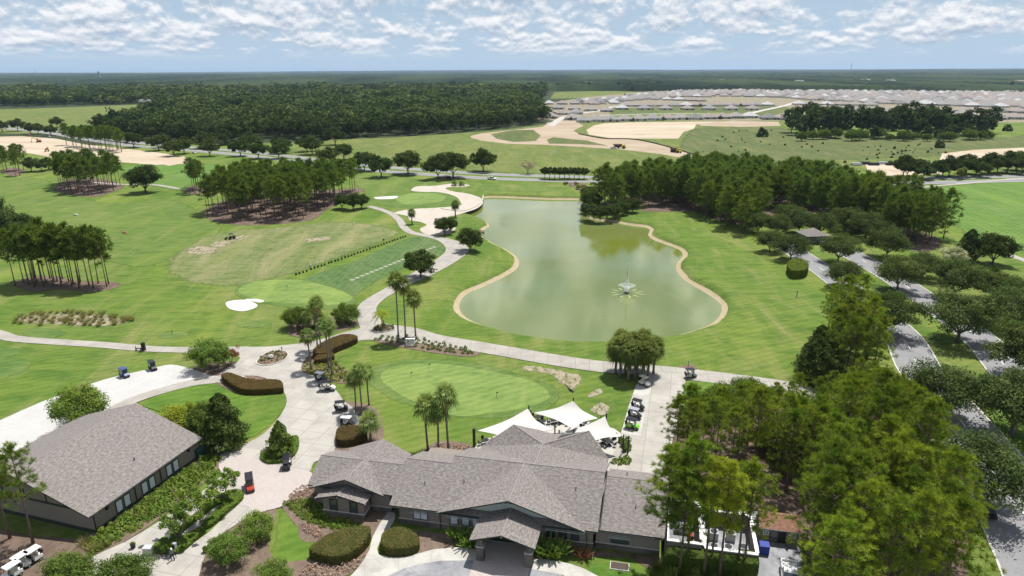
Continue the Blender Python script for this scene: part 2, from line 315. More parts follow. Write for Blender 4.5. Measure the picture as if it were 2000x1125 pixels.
class MB:
    def __init__(s): s.V = []; s.F = []; s.I = []; s.mi = 0
    def add(s, V, F):
        b = len(s.V); s.V += [Vector(v) for v in V]
        for f in F: s.F.append([b+i for i in f]); s.I.append(s.mi)
        return s
    def box(s, c, d, rz=0.0, taper=1.0):
        x, y, z = (q/2 for q in d); M_ = Matrix.Rotation(rz, 3, 'Z'); V = []
        for k in (-1, 1):
            t = taper if k > 0 else 1
            for i, j in ((-1, -1), (1, -1), (1, 1), (-1, 1)): V.append(M_ @ Vector((i*x*t, j*y*t, k*z))+Vector(c))
        return s.add(V, [(3, 2, 1, 0), (4, 5, 6, 7), (0, 1, 5, 4), (1, 2, 6, 5), (2, 3, 7, 6), (3, 0, 4, 7)])
    def prism(s, poly, z0, z1):
        n = len(poly); V = [(p[0], p[1], z0) for p in poly]+[(p[0], p[1], z1) for p in poly]
        a = sum(poly[i][0]*poly[(i+1) % n][1]-poly[(i+1) % n][0]*poly[i][1] for i in range(n))
        F = [tuple(range(n-1, -1, -1)), tuple(range(n, 2*n))]+[(i, (i+1) % n, n+(i+1) % n, n+i) for i in range(n)]
        return s.add(V, F if a > 0 else [tuple(reversed(f)) for f in F])
    def tube(s, pts, rad, n=8, cap=True):
        pts = [Vector(p) for p in pts]; V = []; F = []
        if isinstance(rad, (int, float)): rad = [rad]*len(pts)
        for i, p in enumerate(pts):
            d = (pts[min(i+1, len(pts)-1)]-pts[max(i-1, 0)]).normalized()
            a = d.orthogonal().normalized(); b = d.cross(a)
            if i and V:
                pa = (V[-n]-pts[i-1]); pa = pa-d*pa.dot(d)
                if pa.length > 1e-6: a = pa.normalized(); b = d.cross(a)
            for k in range(n):
                t = 2*math.pi*k/n; V.append(p+(a*math.cos(t)+b*math.sin(t))*rad[i])
        for i in range(len(pts)-1):
            for k in range(n):
                F.append((i*n+k, i*n+(k+1) % n, (i+1)*n+(k+1) % n, (i+1)*n+k))
        if cap: F += [tuple(range(n-1, -1, -1)), tuple(range((len(pts)-1)*n, len(pts)*n))]
        return s.add(V, F)
    def wheel(s, c, r, w, axis='Y', n=12):
        c = Vector(c); d = Vector((0, w/2, 0)) if axis == 'Y' else Vector((w/2, 0, 0))
        return s.tube([c-d, c+d], r, n)
    def me(s, name, mats, sm=False):
        if not isinstance(mats, (list, tuple)): mats = [mats]
        return mesh(name, s.V, s.F, mats, sm, s.I)
    def ob(s, name, mats, parent=None, **k): return ob(name, s.me(name, mats), parent, **k)
def arrays(name, V, k, tint, mats, mi=None):
    me = bpy.data.meshes.new(name); n = len(V); me.vertices.add(n); me.vertices.foreach_set('co', np.ascontiguousarray(V, dtype=np.float32).ravel())
    me.loops.add(n); me.loops.foreach_set('vertex_index', np.arange(n, dtype=np.int32))
    me.polygons.add(n//k); me.polygons.foreach_set('loop_start', np.arange(0, n, k, dtype=np.int32)); me.polygons.foreach_set('loop_total', np.full(n//k, k, dtype=np.int32))
    for m_ in mats: me.materials.append(m_)
    at = me.attributes.new('tint', 'FLOAT', 'POINT'); at.data.foreach_set('value', np.ascontiguousarray(tint, dtype=np.float32))
    me.update(calc_edges=True); return me
def unit(n):
    v = rng.normal(size=(n, 3)); return v/np.linalg.norm(v, axis=1, keepdims=True)
def quads(C, N, size):
    """leaf quads at C facing N"""
    n = len(C); r = unit(n); a = np.cross(N, r); a /= np.linalg.norm(a, axis=1, keepdims=True)+1e-9; b = np.cross(N, a)
    s = (size*(0.6+0.8*rng.random(n)))[:, None]
    V = np.stack([C-a*s, C-b*s*0.55, C+a*s, C+b*s*0.55], 1); return V.reshape(-1, 3)
def needles(C, D, k, length, width, spread):
    """k needle blades fanning from each point C about direction D"""
    n = len(C)*k; c = np.repeat(C, k, 0); d = np.repeat(D, k, 0)+spread*rng.normal(size=(n, 3)); d /= np.linalg.norm(d, axis=1, keepdims=True)
    r = np.cross(d, unit(n)); r /= np.linalg.norm(r, axis=1, keepdims=True)+1e-9
    ln = (length*(0.6+0.7*rng.random(n)))[:, None]
    V = np.stack([c-r*width*0.5, c+r*width*0.5, c+d*ln+r*width*0.3, c+d*ln-r*width*0.3], 1); return V.reshape(-1, 3)

# ------------------------------------------------------------------ ground sheets
LAYN = {}
SOFT = {M_FAIR: 3.0, M_FAR_FAIR: 4.0, M_RANGE: 5.0, M_TEE: 1.2, M_COLLAR: 0.9, M_MEADOW: 9.0, M_SCRUB: 6.0, M_LAWN: 0.35, M_STRAW: 1.2, M_BARE: 2.2}
def layz(lay):
    LAYN[lay] = LAYN.get(lay, -1)+1; return lay*0.012+LAYN[lay]*0.0015
def sheet(name, poly, lay, mat_, z=None, sm=0, px=True, closed=True):
    pts = [P(*p) for p in poly] if px else [Vector((p[0], p[1], 0)) for p in poly]
    if sm: pts = smooth(pts, True, sm)
    zz = layz(lay) if z is None else z
    if mat_ in SOFT:
        n = len(pts); ar = sum(pts[i].x*pts[(i+1) % n].y-pts[(i+1) % n].x*pts[i].y for i in range(n)); w = min(SOFT[mat_], (.14 if mat_ is M_BARE else .055)*abs(ar/2)**.5)
        if ar < 0: pts.reverse()
        ins = []
        for i, p in enumerate(pts):
            d = (pts[(i+1) % n]-pts[i-1]); d.z = 0; d.normalize(); ins.append(Vector((p.x-d.y*w, p.y+d.x*w, 0)))
        V = [(p.x, p.y, zz) for p in pts]+[(p.x, p.y, zz) for p in ins]; o = ob(name, mesh(name, V, [(i, (i+1) % n, n+(i+1) % n, n+i) for i in range(n)]+[list(range(n, 2*n))], [mat_])); o['kind'] = 'structure'
        at = o.data.attributes.new('edge', 'FLOAT', 'POINT'); at.data.foreach_set('value', [0.0]*n+[.60 if mat_ is M_BARE else .80 if mat_ in (M_RANGE, M_SCRUB) else 1.0]*n); return o
    o = ob(name, mesh(name, [(p.x, p.y, zz) for p in pts], [list(range(len(pts)))], [mat_])); o['kind'] = 'structure'
    if o.data.polygons[0].normal.z < 0: o.data.flip_normals()
    return o
def ribbon_pts(path, px=True, n=6):
    pts = smooth([(*(P(p[0], p[1])[:2] if px else p[:2]), p[2]) for p in path], False, n)
    Lf, Rt = [], []
    for i, p in enumerate(pts):
        a, b = pts[max(0, i-1)], pts[min(len(pts)-1, i+1)]; d = Vector((b.x-a.x, b.y-a.y)).normalized(); nn = Vector((-d.y, d.x))
        Lf.append(Vector((p.x+nn.x*p.z/2, p.y+nn.y*p.z/2))); Rt.append(Vector((p.x-nn.x*p.z/2, p.y-nn.y*p.z/2)))
    return Lf, Rt
def ribbon(name, path, lay, mat_, px=True, z=None):
    Lf, Rt = ribbon_pts(path, px); zz = layz(lay) if z is None else z; n = len(Lf)
    V = [(p.x, p.y, zz) for p in Lf]+[(p.x, p.y, zz) for p in Rt]
    o = ob(name, mesh(name, V, [(n+i, n+i+1, i+1, i) for i in range(n-1)], [mat_])); o['kind'] = 'structure'; return o
def kerb(name, line, w=0.3, h=0.13, mat_=None):
    V = []; F = []
    for i, p in enumerate(line):
        a, b = line[max(0, i-1)], line[min(len(line)-1, i+1)]; d = Vector((b.x-a.x, b.y-a.y)).normalized(); nn = Vector((-d.y, d.x))
        for s_, z_ in ((-w/2, 0), (-w/2, h), (w/2, h), (w/2, 0)): V.append((p.x+nn.x*s_, p.y+nn.y*s_, z_))
    for i in range(len(line)-1):
        for k in range(3): F.append((4*i+k, 4*i+k+1, 4*i+k+5, 4*i+k+4))
    o = ob(name, mesh(name, V, F, [mat_ or M_KERB])); o['kind'] = 'structure'; return o
WZ = -1.5
SHORE_PX = [(955, 385.5, .8), (985, 386, 1), (1030, 388, 1), (1080, 390, 1), (1130, 391, 1), (1150, 398, .6), (1150, 412, .5), (1148, 424, .5), (1168, 430, .5), (1190, 433, 1), (1225, 439, 1), (1255, 443, 1), (1269, 449, 1), (1266, 459, 1), (1277, 469, 1),
 (1305, 479, 1), (1328, 489, 1), (1333, 500, 1), (1323, 513, 1), (1321, 527, 1), (1333, 544, 1), (1356, 559, 1), (1384, 576, 1), (1404, 591, 1), (1410, 603, 1), (1404, 619, 1), (1386, 634, 1), (1355, 646, 1), (1310, 657, 1), (1260, 663, 1), (1200, 667, 1), (1140, 667, 1), (1080, 663, 1),
 (1030, 657, 1), (985, 648, 1), (945, 636, 1), (912, 621, 1), (898, 604, 1), (900, 588, 1), (914, 573, 1), (942, 561, 1), (968, 549, 1), (990, 538, 1), (1008, 526, 1), (1014, 513, 1), (1008, 501, 1), (990, 488, 1), (965, 476, 1), (945, 464, 1), (941, 455, 1), (950, 446, .8), (956, 441, .7), (944, 431, .7), (926, 425, .6), (905, 421, .15),
 (915, 416, .05), (932, 407, .05), (941, 399, .05), (943, 393, .05), (944, 388, .1)]
shore = smooth([(*P(p[0], p[1], WZ)[:2], p[2]) for p in SHORE_PX], True, 5)
def offs(d):
    out = []; n = len(shore)
    for i, p in enumerate(shore):
        a, b = shore[i-2], shore[(i+2) % n]; t = Vector((b.x-a.x, b.y-a.y)).normalized(); nn = Vector((-t.y, t.x))   # shore runs clockwise: outward is left
        w = max(0.04, p.z)*(1+(.30*mnoise.noise(Vector((p.x*.13, p.y*.13, 0)))+.16*mnoise.noise(Vector((p.x*.6, p.y*.6, 4)))) if d > 0 else 1); out.append(Vector((p.x+nn.x*d*w, p.y+nn.y*d*w)))
    return out
def ground():
    hole = offs(3.4); big = 45000
    outer = [Vector((-big, -2000)), Vector((big, -2000)), Vector((big, big)), Vector((-big, big))]
    vin = [Vector((p.x, p.y)) for p in outer]+[Vector((p.x, p.y)) for p in hole]; nh = len(hole)
    ed = [(i, (i+1) % 4) for i in range(4)]+[(4+i, 4+(i+1) % nh) for i in range(nh)]
    vo, eo, fo = delaunay_2d_cdt(vin, ed, [], 0, 1e-4)[:3]
    V = [(v.x, v.y, 0) for v in vo]; F = []
    for f in fo:
        cx, cy_ = sum(vo[k].x for k in f)/len(f), sum(vo[k].y for k in f)/len(f)
        if not inside(hole, cx, cy_): F.append(tuple(f))
    o = ob('ground', mesh('ground', V, F, [M_GROUND])); o['kind'] = 'structure'
    rings = [(3.4, 0.0), (2.1, -0.45), (1.55, -0.95), (1.3, -1.12), (0.5, -1.36), (-0.4, -1.62), (-2.5, -2.3)]
    V = []; F = []; I = []; n = len(hole)
    for d, z in rings: V += [(p.x, p.y, z) for p in offs(d)]
    for r in range(len(rings)-1):
        for i in range(n):
            j = (i+1) % n; F.append((r*n+i, r*n+j, (r+1)*n+j, (r+1)*n+i)); I.append(0 if r < 2 else 1)
    o = ob('pond_bank', mesh('pond_bank', V, F, [M_GROUND, M_SHORE], True, I)); o['kind'] = 'structure'
    t = NT('pond_water'); c = t.coord((1, 0.45, 1), 0.3)
    n1 = t.noise(c, 2.4, 3, 0.6); n2 = t.noise(t.coord(), 0.028, 3, 0.5, 0.8)
    cal = t.rng(n2, 0.42, 0.58, 0.15, 1.0)
    hh = t.math('MULTIPLY', n1, cal)
    col = t.mix(t.rng(t.noise(t.coord(), 0.02, 3), 0.4, 0.62), (0.132, 0.160, 0.016), (0.155, 0.192, 0.062))
    b = t.bsdf(col, 0.06, 0.5, hh, 0.34, 0.06); b.inputs['IOR'].default_value = 2.25
    w = offs(0.12); o = ob('pond', mesh('pond', [(p.x, p.y, WZ) for p in w], [list(range(len(w)))], [t.m])); o['kind'] = 'structure'
    if o.data.polygons[0].normal.z < 0: o.data.flip_normals()
ground()
# distant land
sheet('woodland_floor', [(-1500, 480), (-700, 560), (-60, 620), (120, 740), (400, 1600), (3000, 1800), (9000, 9000), (-9000, 9000)], 0, M_FLOOR, 0.02, 0, False)
sheet('hay_field', [(-200, 250), (-200, 217), (60, 212), (250, 205), (370, 200), (372, 208), (300, 215), (240, 232), (180, 262), (0, 262)], 0, M_MEADOW, 0.06)
sheet('hay_field', [(1070, 193), (1080, 180), (1180, 177), (1260, 180), (1240, 186), (1190, 191)], 0, M_MEADOW, 0.05)
sheet('meadow', [(540, 330), (560, 292), (640, 272), (760, 268), (860, 262), (940, 256), (1000, 250), (1080, 240), (1300, 236), (1520, 236), (1560, 262), (1960, 270), (2100, 250), (2300, 262), (2300, 330), (1700, 335), (1400, 345), (1180, 346), (960, 338), (760, 325), (640, 318)], 0, M_MEADOW, 0.04)
sheet('scrub_meadow', [(1330, 268), (1345, 252), (1400, 247), (1530, 250), (1560, 262), (1800, 268), (1960, 268), (2100, 252), (2300, 262), (2300, 290), (1860, 305), (1700, 312), (1500, 318), (1400, 312), (1320, 288)], 0, M_SCRUB, 0.07)
sheet('scrub_meadow', [(945, 263), (990, 252), (1050, 254), (1062, 266), (1045, 277), (985, 277)], 0, M_SCRUB, 0.07)
sheet('construction_haul_road', [(918, 266), (938, 261), (1000, 254), (1060, 248), (1070, 239), (1100, 236), (1125, 237), (1140, 246), (1120, 255), (1130, 262), (1180, 270), (1240, 272), (1300, 285), (1370, 305), (1350, 312), (1290, 301), (1210, 292), (1130, 287), (1060, 283), (990, 281), (940, 275), (922, 270)], 0, M_RDIRT, 0.10)
sheet('grassy_island', [(955, 262), (1000, 254), (1045, 254), (1060, 265), (1050, 276), (1000, 278), (965, 271)], 0, M_SCRUB, 0.14)
sheet('grassy_island', [(1066, 273), (1082, 268), (1150, 275), (1190, 285), (1130, 282), (1070, 281)], 0, M_SCRUB, 0.14)
sheet('graded_lot', [(1145, 254), (1160, 245), (1180, 241), (1230, 239), (1330, 238), (1480, 237), (1520, 241), (1515, 246), (1440, 247), (1360, 243), (1355, 252), (1335, 258), (1325, 271), (1250, 271), (1190, 270), (1150, 263)], 0, M_DIRT, 0.10)
sheet('graded_lot', [(1360, 241), (1430, 236), (1520, 238), (1525, 246), (1440, 248), (1370, 246)], 0, M_RDIRT, 0.14)
sheet('graded_lot', [(1835, 312), (1840, 300), (1900, 293), (2010, 288), (2200, 285), (2200, 315), (1990, 318), (1900, 322), (1842, 325)], 0, M_DIRT, 0.10)
sheet('graded_lot', [(1690, 322), (1790, 318), (1830, 322), (1840, 340), (1700, 345)], 0, M_DIRT, 0.11)
sheet('sand_lot', [(-220, 270), (0, 267), (40, 266), (110, 271), (170, 283), (250, 291), (330, 301), (362, 310), (365, 320), (300, 322), (240, 317), (130, 313), (60, 300), (0, 292), (-220, 290)], 0, M_DIRT, 0.05)
sheet('sand_lot', [(300, 305), (360, 306), (372, 316), (330, 324), (305, 318)], 0, M_DIRT, 0.07)
sheet('estate_green', [(1195, 224), (1300, 219), (1460, 220), (1455, 226), (1300, 227), (1200, 229)], 0, M_MEADOW, .12)
sheet('estate_green', [(1180, 212), (1500, 204), (1570, 214), (1480, 232), (1200, 234)], 0, M_SCRUB, .115)
sheet('housing_ground', [(1040, 232), (1060, 203), (1140, 190), (1250, 180), (1400, 172), (1700, 170), (2100, 170), (2300, 215), (2100, 238), (1940, 240), (1750, 238), (1500, 236), (1300, 236), (1120, 240)], 0, M_BARE, 0.09)
for pth in ([(1075, 246, 9), (1110, 226, 9), (1180, 215, 9), (1200, 208, 9), (1290, 204, 10)], [(1560, 198, 11), (1530, 207, 10), (1475, 219, 10), (1462, 226, 9), (1500, 232, 9)], [(1160, 226, 8), (1300, 222, 8), (1460, 224, 8)], [(1650, 199, 12), (1800, 202, 11), (2050, 206, 11)]):
    ribbon('estate_street', pth, 0, M_CONC2, True, 0.13)
# golf course
sheet('fairway', [(690, 345), (760, 342), (850, 352), (905, 352), (960, 358), (1040, 360), (1110, 368), (1080, 374), (960, 374), (905, 369), (880, 380), (800, 375), (720, 380), (700, 370)], 1, M_FAIR, sm=4)
sheet('fairway', [(240, 325), (420, 320), (400, 350), (360, 372), (300, 365), (250, 345)], 1, M_FAR_FAIR, sm=4)
sheet('fairway', [(1780, 365), (1860, 362), (2000, 350), (2300, 330), (2300, 480), (2000, 498), (1900, 470), (1850, 430), (1830, 395)], 1, M_FAR_FAIR, sm=3)
sheet('fairway', [(-160, 380), (60, 345), (200, 395), (330, 388), (440, 445), (300, 520), (160, 500), (60, 470), (-160, 470)], 1, M_FAIR, sm=4)
sheet('driving_range_field', [(340, 490), (420, 455), (560, 440), (660, 432), (740, 438), (790, 455), (700, 492), (580, 535), (470, 560), (400, 560), (345, 548), (315, 528)], 2, M_RANGE, sm=4)
sheet('practice_tee', [(585, 548), (690, 510), (800, 464), (850, 468), (872, 485), (866, 498), (800, 520), (720, 560), (690, 580), (640, 570)], 3, M_TEE, sm=4)
sheet('green_collar', [(455, 572), (480, 552), (540, 545), (610, 550), (670, 566), (700, 585), (690, 598), (640, 606), (560, 600), (490, 590)], 3, M_COLLAR, sm=5)
sheet('practice_green', [(466, 566), (490, 552), (535, 547), (590, 548), (640, 560), (684, 577), (680, 590), (640, 596), (575, 593), (520, 590), (480, 578)], 4, M_GREEN, sm=5)
sheet('sand_bunker', [(441, 592), (455, 587), (480, 586), (497, 592), (503, 598), (490, 605), (470, 608), (448, 603)], 5, M_WSAND, sm=5)
sheet('sand_bunker', [(478, 585), (500, 584), (516, 588), (505, 591)], 5, M_WSAND, sm=4)
for q in ([(460, 631), (490, 626), (520, 628), (533, 633), (510, 640), (470, 640)], [(305, 655), (330, 647), (358, 648), (370, 654), (350, 661), (320, 662)], [(40, 650), (70, 642), (110, 642), (130, 650), (110, 660), (70, 662)], [(-20, 682), (15, 678), (42, 684), (30, 695), (-20, 698)], [(-20, 705), (30, 698), (62, 706), (55, 722), (20, 736), (-20, 742)]):
    sheet('tee_box', q, 3, M_COLLAR, sm=5)
sheet('green_collar', [(705, 735), (750, 708), (830, 700), (930, 708), (1010, 728), (1080, 752), (1095, 780), (1060, 805), (980, 818), (880, 815), (820, 800), (760, 780)], 2, M_COLLAR, sm=5)
sheet('putting_green', [(743, 735), (770, 716), (830, 710), (900, 715), (980, 730), (1040, 745), (1070, 765), (1070, 780), (1035, 795), (970, 806), (910, 813), (870, 808), (810, 785), (765, 760)], 3, M_GREEN, sm=5)
sheet('green_collar', [(735, 395), (770, 380), (850, 374), (890, 380), (905, 392), (880, 402), (810, 406), (760, 405)], 2, M_COLLAR, sm=5)
sheet('putting_green', [(773, 388), (800, 378), (840, 377), (868, 382), (865, 392), (830, 398), (790, 399)], 3, M_GREEN, sm=5)
sheet('sand_bunker', [(730, 386), (748, 384), (776, 383), (770, 388), (740, 389)], 4, M_WSAND, sm=4)
sheet('waste_bunker', [(803, 372), (815, 364), (850, 363), (880, 359), (905, 360), (918, 362), (905, 365), (885, 365), (870, 368), (885, 374), (912, 378), (935, 385), (943, 393), (941, 400), (930, 408), (912, 414), (900, 417), (905, 410), (900, 396), (890, 384), (860, 376), (825, 375)], 5, M_SAND, sm=4)
sheet('waste_bunker', [(770, 416), (800, 409), (850, 406), (880, 404), (905, 400), (915, 404), (900, 418), (875, 424), (880, 436), (890, 445), (880, 456), (850, 460), (828, 456), (820, 447), (833, 440), (822, 434), (800, 430), (795, 422)], 5, M_SAND, sm=4)
for q in ([(1150, 800), (1170, 785), (1195, 795), (1185, 812), (1160, 810)], [(1020, 712), (1060, 714), (1110, 725), (1145, 735), (1135, 752), (1120, 770), (1100, 760), (1070, 735), (1015, 725)], [(1145, 770), (1170, 758), (1180, 768), (1150, 778)], [(358, 490), (375, 482), (400, 480), (428, 483), (425, 492), (395, 498), (368, 497)], [(405, 480), (425, 470), (450, 470), (455, 476), (430, 484)], [(445, 470), (465, 461), (496, 458), (488, 464), (462, 472)], [(590, 468), (640, 462), (650, 468), (600, 474)]):
    sheet('bare_patch', q, 5, M_BARE, sm=5)
# pine straw beds and planting beds
for q in ([(25, 555), (60, 540), (120, 540), (150, 548), (225, 550), (235, 560), (180, 572), (120, 566), (60, 570)], [(105, 368), (140, 350), (200, 350), (245, 362), (220, 376), (185, 385), (130, 380)], [(395, 420), (430, 395), (520, 375), (620, 372), (710, 368), (690, 385), (640, 410), (610, 430), (520, 440), (440, 438)], [(355, 372), (380, 362), (400, 368), (385, 382)], [(0, 335), (20, 328), (50, 332), (30, 345)],
          [(1250, 412), (1270, 402), (1330, 398), (1380, 405), (1370, 412), (1300, 414)], [(1180, 400), (1250, 380), (1400, 365), (1560, 375), (1660, 400), (1760, 440), (1840, 470), (1790, 492), (1640, 440), (1560, 420), (1470, 440), (1400, 430), (1340, 405)]):
    sheet('pine_straw_bed', q, 4, M_STRAW, sm=5)
sheet('pine_straw_bed', [(1290, 1125), (1230, 1160), (1470, 1160), (1470, 1098), (1330, 1090), (1180, 1075), (1060, 1070), (1070, 1085), (1150, 1090), (1230, 1092)], 4, M_STRAW, sm=0)
sheet('pine_straw_bed', [(1240, 905), (1300, 830), (1400, 790), (1500, 770), (1600, 770), (1680, 730), (1760, 800), (1840, 900), (1900, 1010), (1900, 1160), (1580, 1160), (1570, 1060), (1480, 1050), (1440, 960), (1340, 920)], 3, M_STRAW)
sheet('pine_straw_bed', [(-60, 1020), (60, 1045), (180, 1050), (190, 1090), (120, 1130), (-80, 1140)], 4, M_STRAW)
for q in ([(15, 628), (50, 614), (110, 609), (190, 610), (250, 620), (262, 627), (230, 637), (180, 641), (110, 638), (40, 637)],):
    sheet('dry_grass_bed', q, 4, M_BARE, sm=5)
for q in ([(722, 662), (745, 655), (800, 655), (855, 668), (920, 680), (938, 690), (915, 697), (850, 690), (790, 680), (750, 672)], [(592, 690), (620, 668), (668, 655), (698, 660), (690, 674), (655, 688), (650, 700), (668, 716), (690, 735), (685, 748), (655, 748), (620, 735), (592, 725), (588, 705)],
          [(660, 790), (700, 786), (735, 800), (748, 830), (745, 860), (705, 880), (655, 885), (652, 862), (668, 840), (690, 835)], [(830, 878), (860, 862), (915, 868), (925, 885), (880, 892), (835, 890)],
          [(560, 650), (580, 625), (640, 620), (690, 625), (702, 635), (660, 648), (600, 660)], [(403, 740), (435, 735), (495, 735), (550, 748), (556, 768), (480, 772), (440, 758)], [(375, 722), (400, 708), (450, 706), (464, 712), (450, 728), (410, 736)],
          [(1190, 898), (1215, 888), (1234, 893), (1232, 906), (1205, 915), (1193, 915)], [(1308, 722), (1345, 713), (1362, 720), (1340, 724)], [(1330, 718), (1345, 712), (1360, 719), (1345, 723)], [(640, 1005), (760, 990), (770, 1015), (735, 1045), (720, 1050), (600, 1060), (580, 1030), (550, 985), (590, 965)],
          [(770, 1035), (880, 1045), (940, 1060), (935, 1072), (860, 1072), (810, 1085), (770, 1060)], [(590, 1095), (660, 1080), (720, 1070), (700, 1105), (660, 1130), (480, 1150), (380, 1150), (400, 1080), (440, 1040), (490, 1000), (540, 990), (525, 1060), (540, 1095)], [(560, 960), (595, 930), (625, 950), (630, 1000), (580, 1010), (550, 985)],
          [(168, 1048), (240, 998), (340, 930), (400, 888), (435, 876), (440, 892), (430, 915), (350, 985), (250, 1055), (165, 1098), (130, 1080)], [(1100, 355), (1120, 350), (1160, 372), (1155, 390), (1140, 388), (1130, 372)]):
    sheet('mulch_bed', q, 5, M_MULCH, sm=4)
sheet('lawn', [(545, 998), (555, 990), (575, 1012), (590, 1035), (620, 1050), (680, 1040), (715, 1042), (715, 1060), (660, 1065), (620, 1080), (600, 1098), (560, 1107), (530, 1100), (523, 1085), (535, 1060)], 6, M_LAWN, sm=4)
sheet('lawn', [(1148, 1110), (1165, 1102), (1215, 1103), (1250, 1115), (1255, 1140), (1150, 1140)], 6, M_LAWN, sm=4)
sheet('lawn', [(275, 790), (330, 765), (400, 748), (430, 752), (470, 772), (552, 770), (560, 790), (548, 812), (510, 845), (470, 862), (400, 860), (320, 810)], 5, M_LAWN, sm=3)
sheet('lawn', [(1328, 757), (1338, 748), (1370, 745), (1420, 752), (1400, 780), (1340, 780)], 6, M_LAWN, sm=4)
# drives, paths and lots
ribbon('cart_path', [(720, 403, 3.2), (745, 410, 3.2), (765, 418, 3.2), (780, 430, 3.2), (788, 443, 3.2), (803, 454, 3.4), (835, 461, 3.6), (862, 467, 4.5), (885, 477, 7), (893, 490, 8), (880, 503, 7.5), (857, 518, 7), (825, 535, 6.5), (790, 553, 5), (765, 566, 4.6), (740, 580, 4.6), (722, 594, 5), (716, 608, 5), (722, 628, 5.5), (735, 652, 6)], 8, M_PATH)
ribbon('cart_path', [(-80, 628, 3), (0, 653, 3.2), (30, 662, 3.2), (120, 669, 3.2), (200, 674, 3.2), (280, 681, 3.2), (360, 684, 3.2), (480, 684, 4)], 8, M_PATH)
ribbon('cart_path', [(170, 355, 3.0), (230, 360, 3.0), (300, 361, 3), (350, 369, 3)], 8, M_PATH)
ribbon('cart_path', [(2100, 545, 3), (1990, 505, 3), (1950, 490, 3), (1900, 480, 3)], 8, M_PATH)
ribbon('cart_path', [(1755, 371, 3), (1800, 366, 3), (1900, 357, 3), (2000, 348, 3), (2150, 338, 3)], 8, M_PATH)
ribbon('service_drive', [(470, 690, 5), (560, 684, 6), (620, 676, 6.5), (690, 657, 7), (740, 650, 10), (790, 653, 9), (850, 664, 6), (930, 677, 5.6), (1000, 689, 5.6), (1080, 703, 5.6), (1170, 716, 5.6), (1260, 723, 5.6), (1330, 730, 5.6), (1400, 738, 5.6), (1470, 747, 5.6), (1530, 757, 6), (1590, 775, 6.5), (1640, 800, 6.5)], 9, M_PATH)
ribbon('service_drive', [(1300, 727, 9), (1296, 750, 8), (1287, 785, 8.2), (1272, 830, 8.5), (1258, 870, 8.5), (1244, 905, 8.5), (1236, 930, 8.5)], 10, M_CONC)
ribbon('cart_parking_strip', [(1258, 752, 3), (1244, 800, 3.2), (1232, 850, 3.4)], 11, M_CONC2)
sheet('drive_plaza', [(462, 680), (520, 678), (592, 674), (604, 690), (590, 712), (592, 728), (620, 738), (655, 762), (672, 785), (692, 800), (700, 830), (664, 845), (656, 870), (648, 892), (614, 904), (600, 925), (540, 915), (470, 900), (420, 900), (440, 884), (500, 858), (530, 835), (552, 806), (560, 785), (554, 765), (540, 748), (505, 736), (470, 735), (440, 738), (432, 728), (460, 712), (470, 695)], 12, M_CONC, sm=3)
sheet('white_shell_lot', [(-120, 872), (0, 822), (60, 795), (120, 771), (205, 742), (290, 722), (335, 713), (375, 722), (420, 735), (470, 734), (480, 742), (430, 748), (380, 750), (310, 765), (255, 785), (200, 815), (150, 845), (60, 890), (-120, 960)], 10, M_WHITELOT, sm=3)
ribbon('cart_path', [(480, 722, 3.5), (430, 741, 3.2), (380, 748, 3.2), (320, 763, 3), (260, 783, 3), (210, 808, 3), (170, 832, 3)], 13, M_PATH)
sheet('paver_court', [(428, 905), (470, 893), (540, 910), (600, 920), (612, 935), (600, 955), (572, 968), (548, 992), (490, 1000), (455, 985), (470, 955), (440, 935)], 14, M_PAVER, sm=3)
sheet('entry_drive', [(436, 930), (400, 958), (330, 1008), (245, 1060), (170, 1094), (140, 1130), (60, 1250), (330, 1250), (330, 1100), (350, 1075), (410, 1030), (470, 985), (480, 960), (465, 935)], 13, M_CONC, sm=2)
sheet('entry_drive', [(470, 985), (495, 1000), (540, 995), (500, 1005), (440, 1040), (405, 1075), (388, 1130), (340, 1250), (250, 1250), (290, 1120), (345, 1085), (410, 1040)], 15, M_CONC, sm=2)
sheet('walkway', [(757, 1002), (773, 1008), (762, 1032), (742, 1060), (740, 1085), (790, 1090), (850, 1074), (930, 1072), (940, 1095), (860, 1097), (790, 1112), (730, 1140), (660, 1160), (700, 1110), (722, 1075), (728, 1050)], 12, M_CONC2, sm=2)
sheet('walkway', [(1036, 1092), (1090, 1098), (1140, 1112), (1200, 1150), (1150, 1160), (1100, 1125), (1030, 1112)], 12, M_CONC2, sm=2)
sheet('turning_circle', [(735, 1135), (790, 1108), (860, 1094), (935, 1092), (1030, 1108), (1090, 1122), (1150, 1160), (1150, 1250), (700, 1250)], 11, M_ASPH2, sm=3)
sheet('porch_pavers', [(938, 1060), (1042, 1068), (1030, 1135), (915, 1130)], 13, M_PAVER)
sheet('yard_drive', [(1480, 1052), (1565, 1062), (1572, 1250), (1440, 1250), (1470, 1110), (1455, 1050), (1420, 1000), (1480, 1000)], 8, M_ASPH2)
sheet('patio', [(920, 885), (935, 865), (1010, 835), (1060, 822), (1130, 820), (1200, 838), (1232, 862), (1234, 890), (1195, 905), (1180, 935), (940, 920)], 9, M_CONC2)
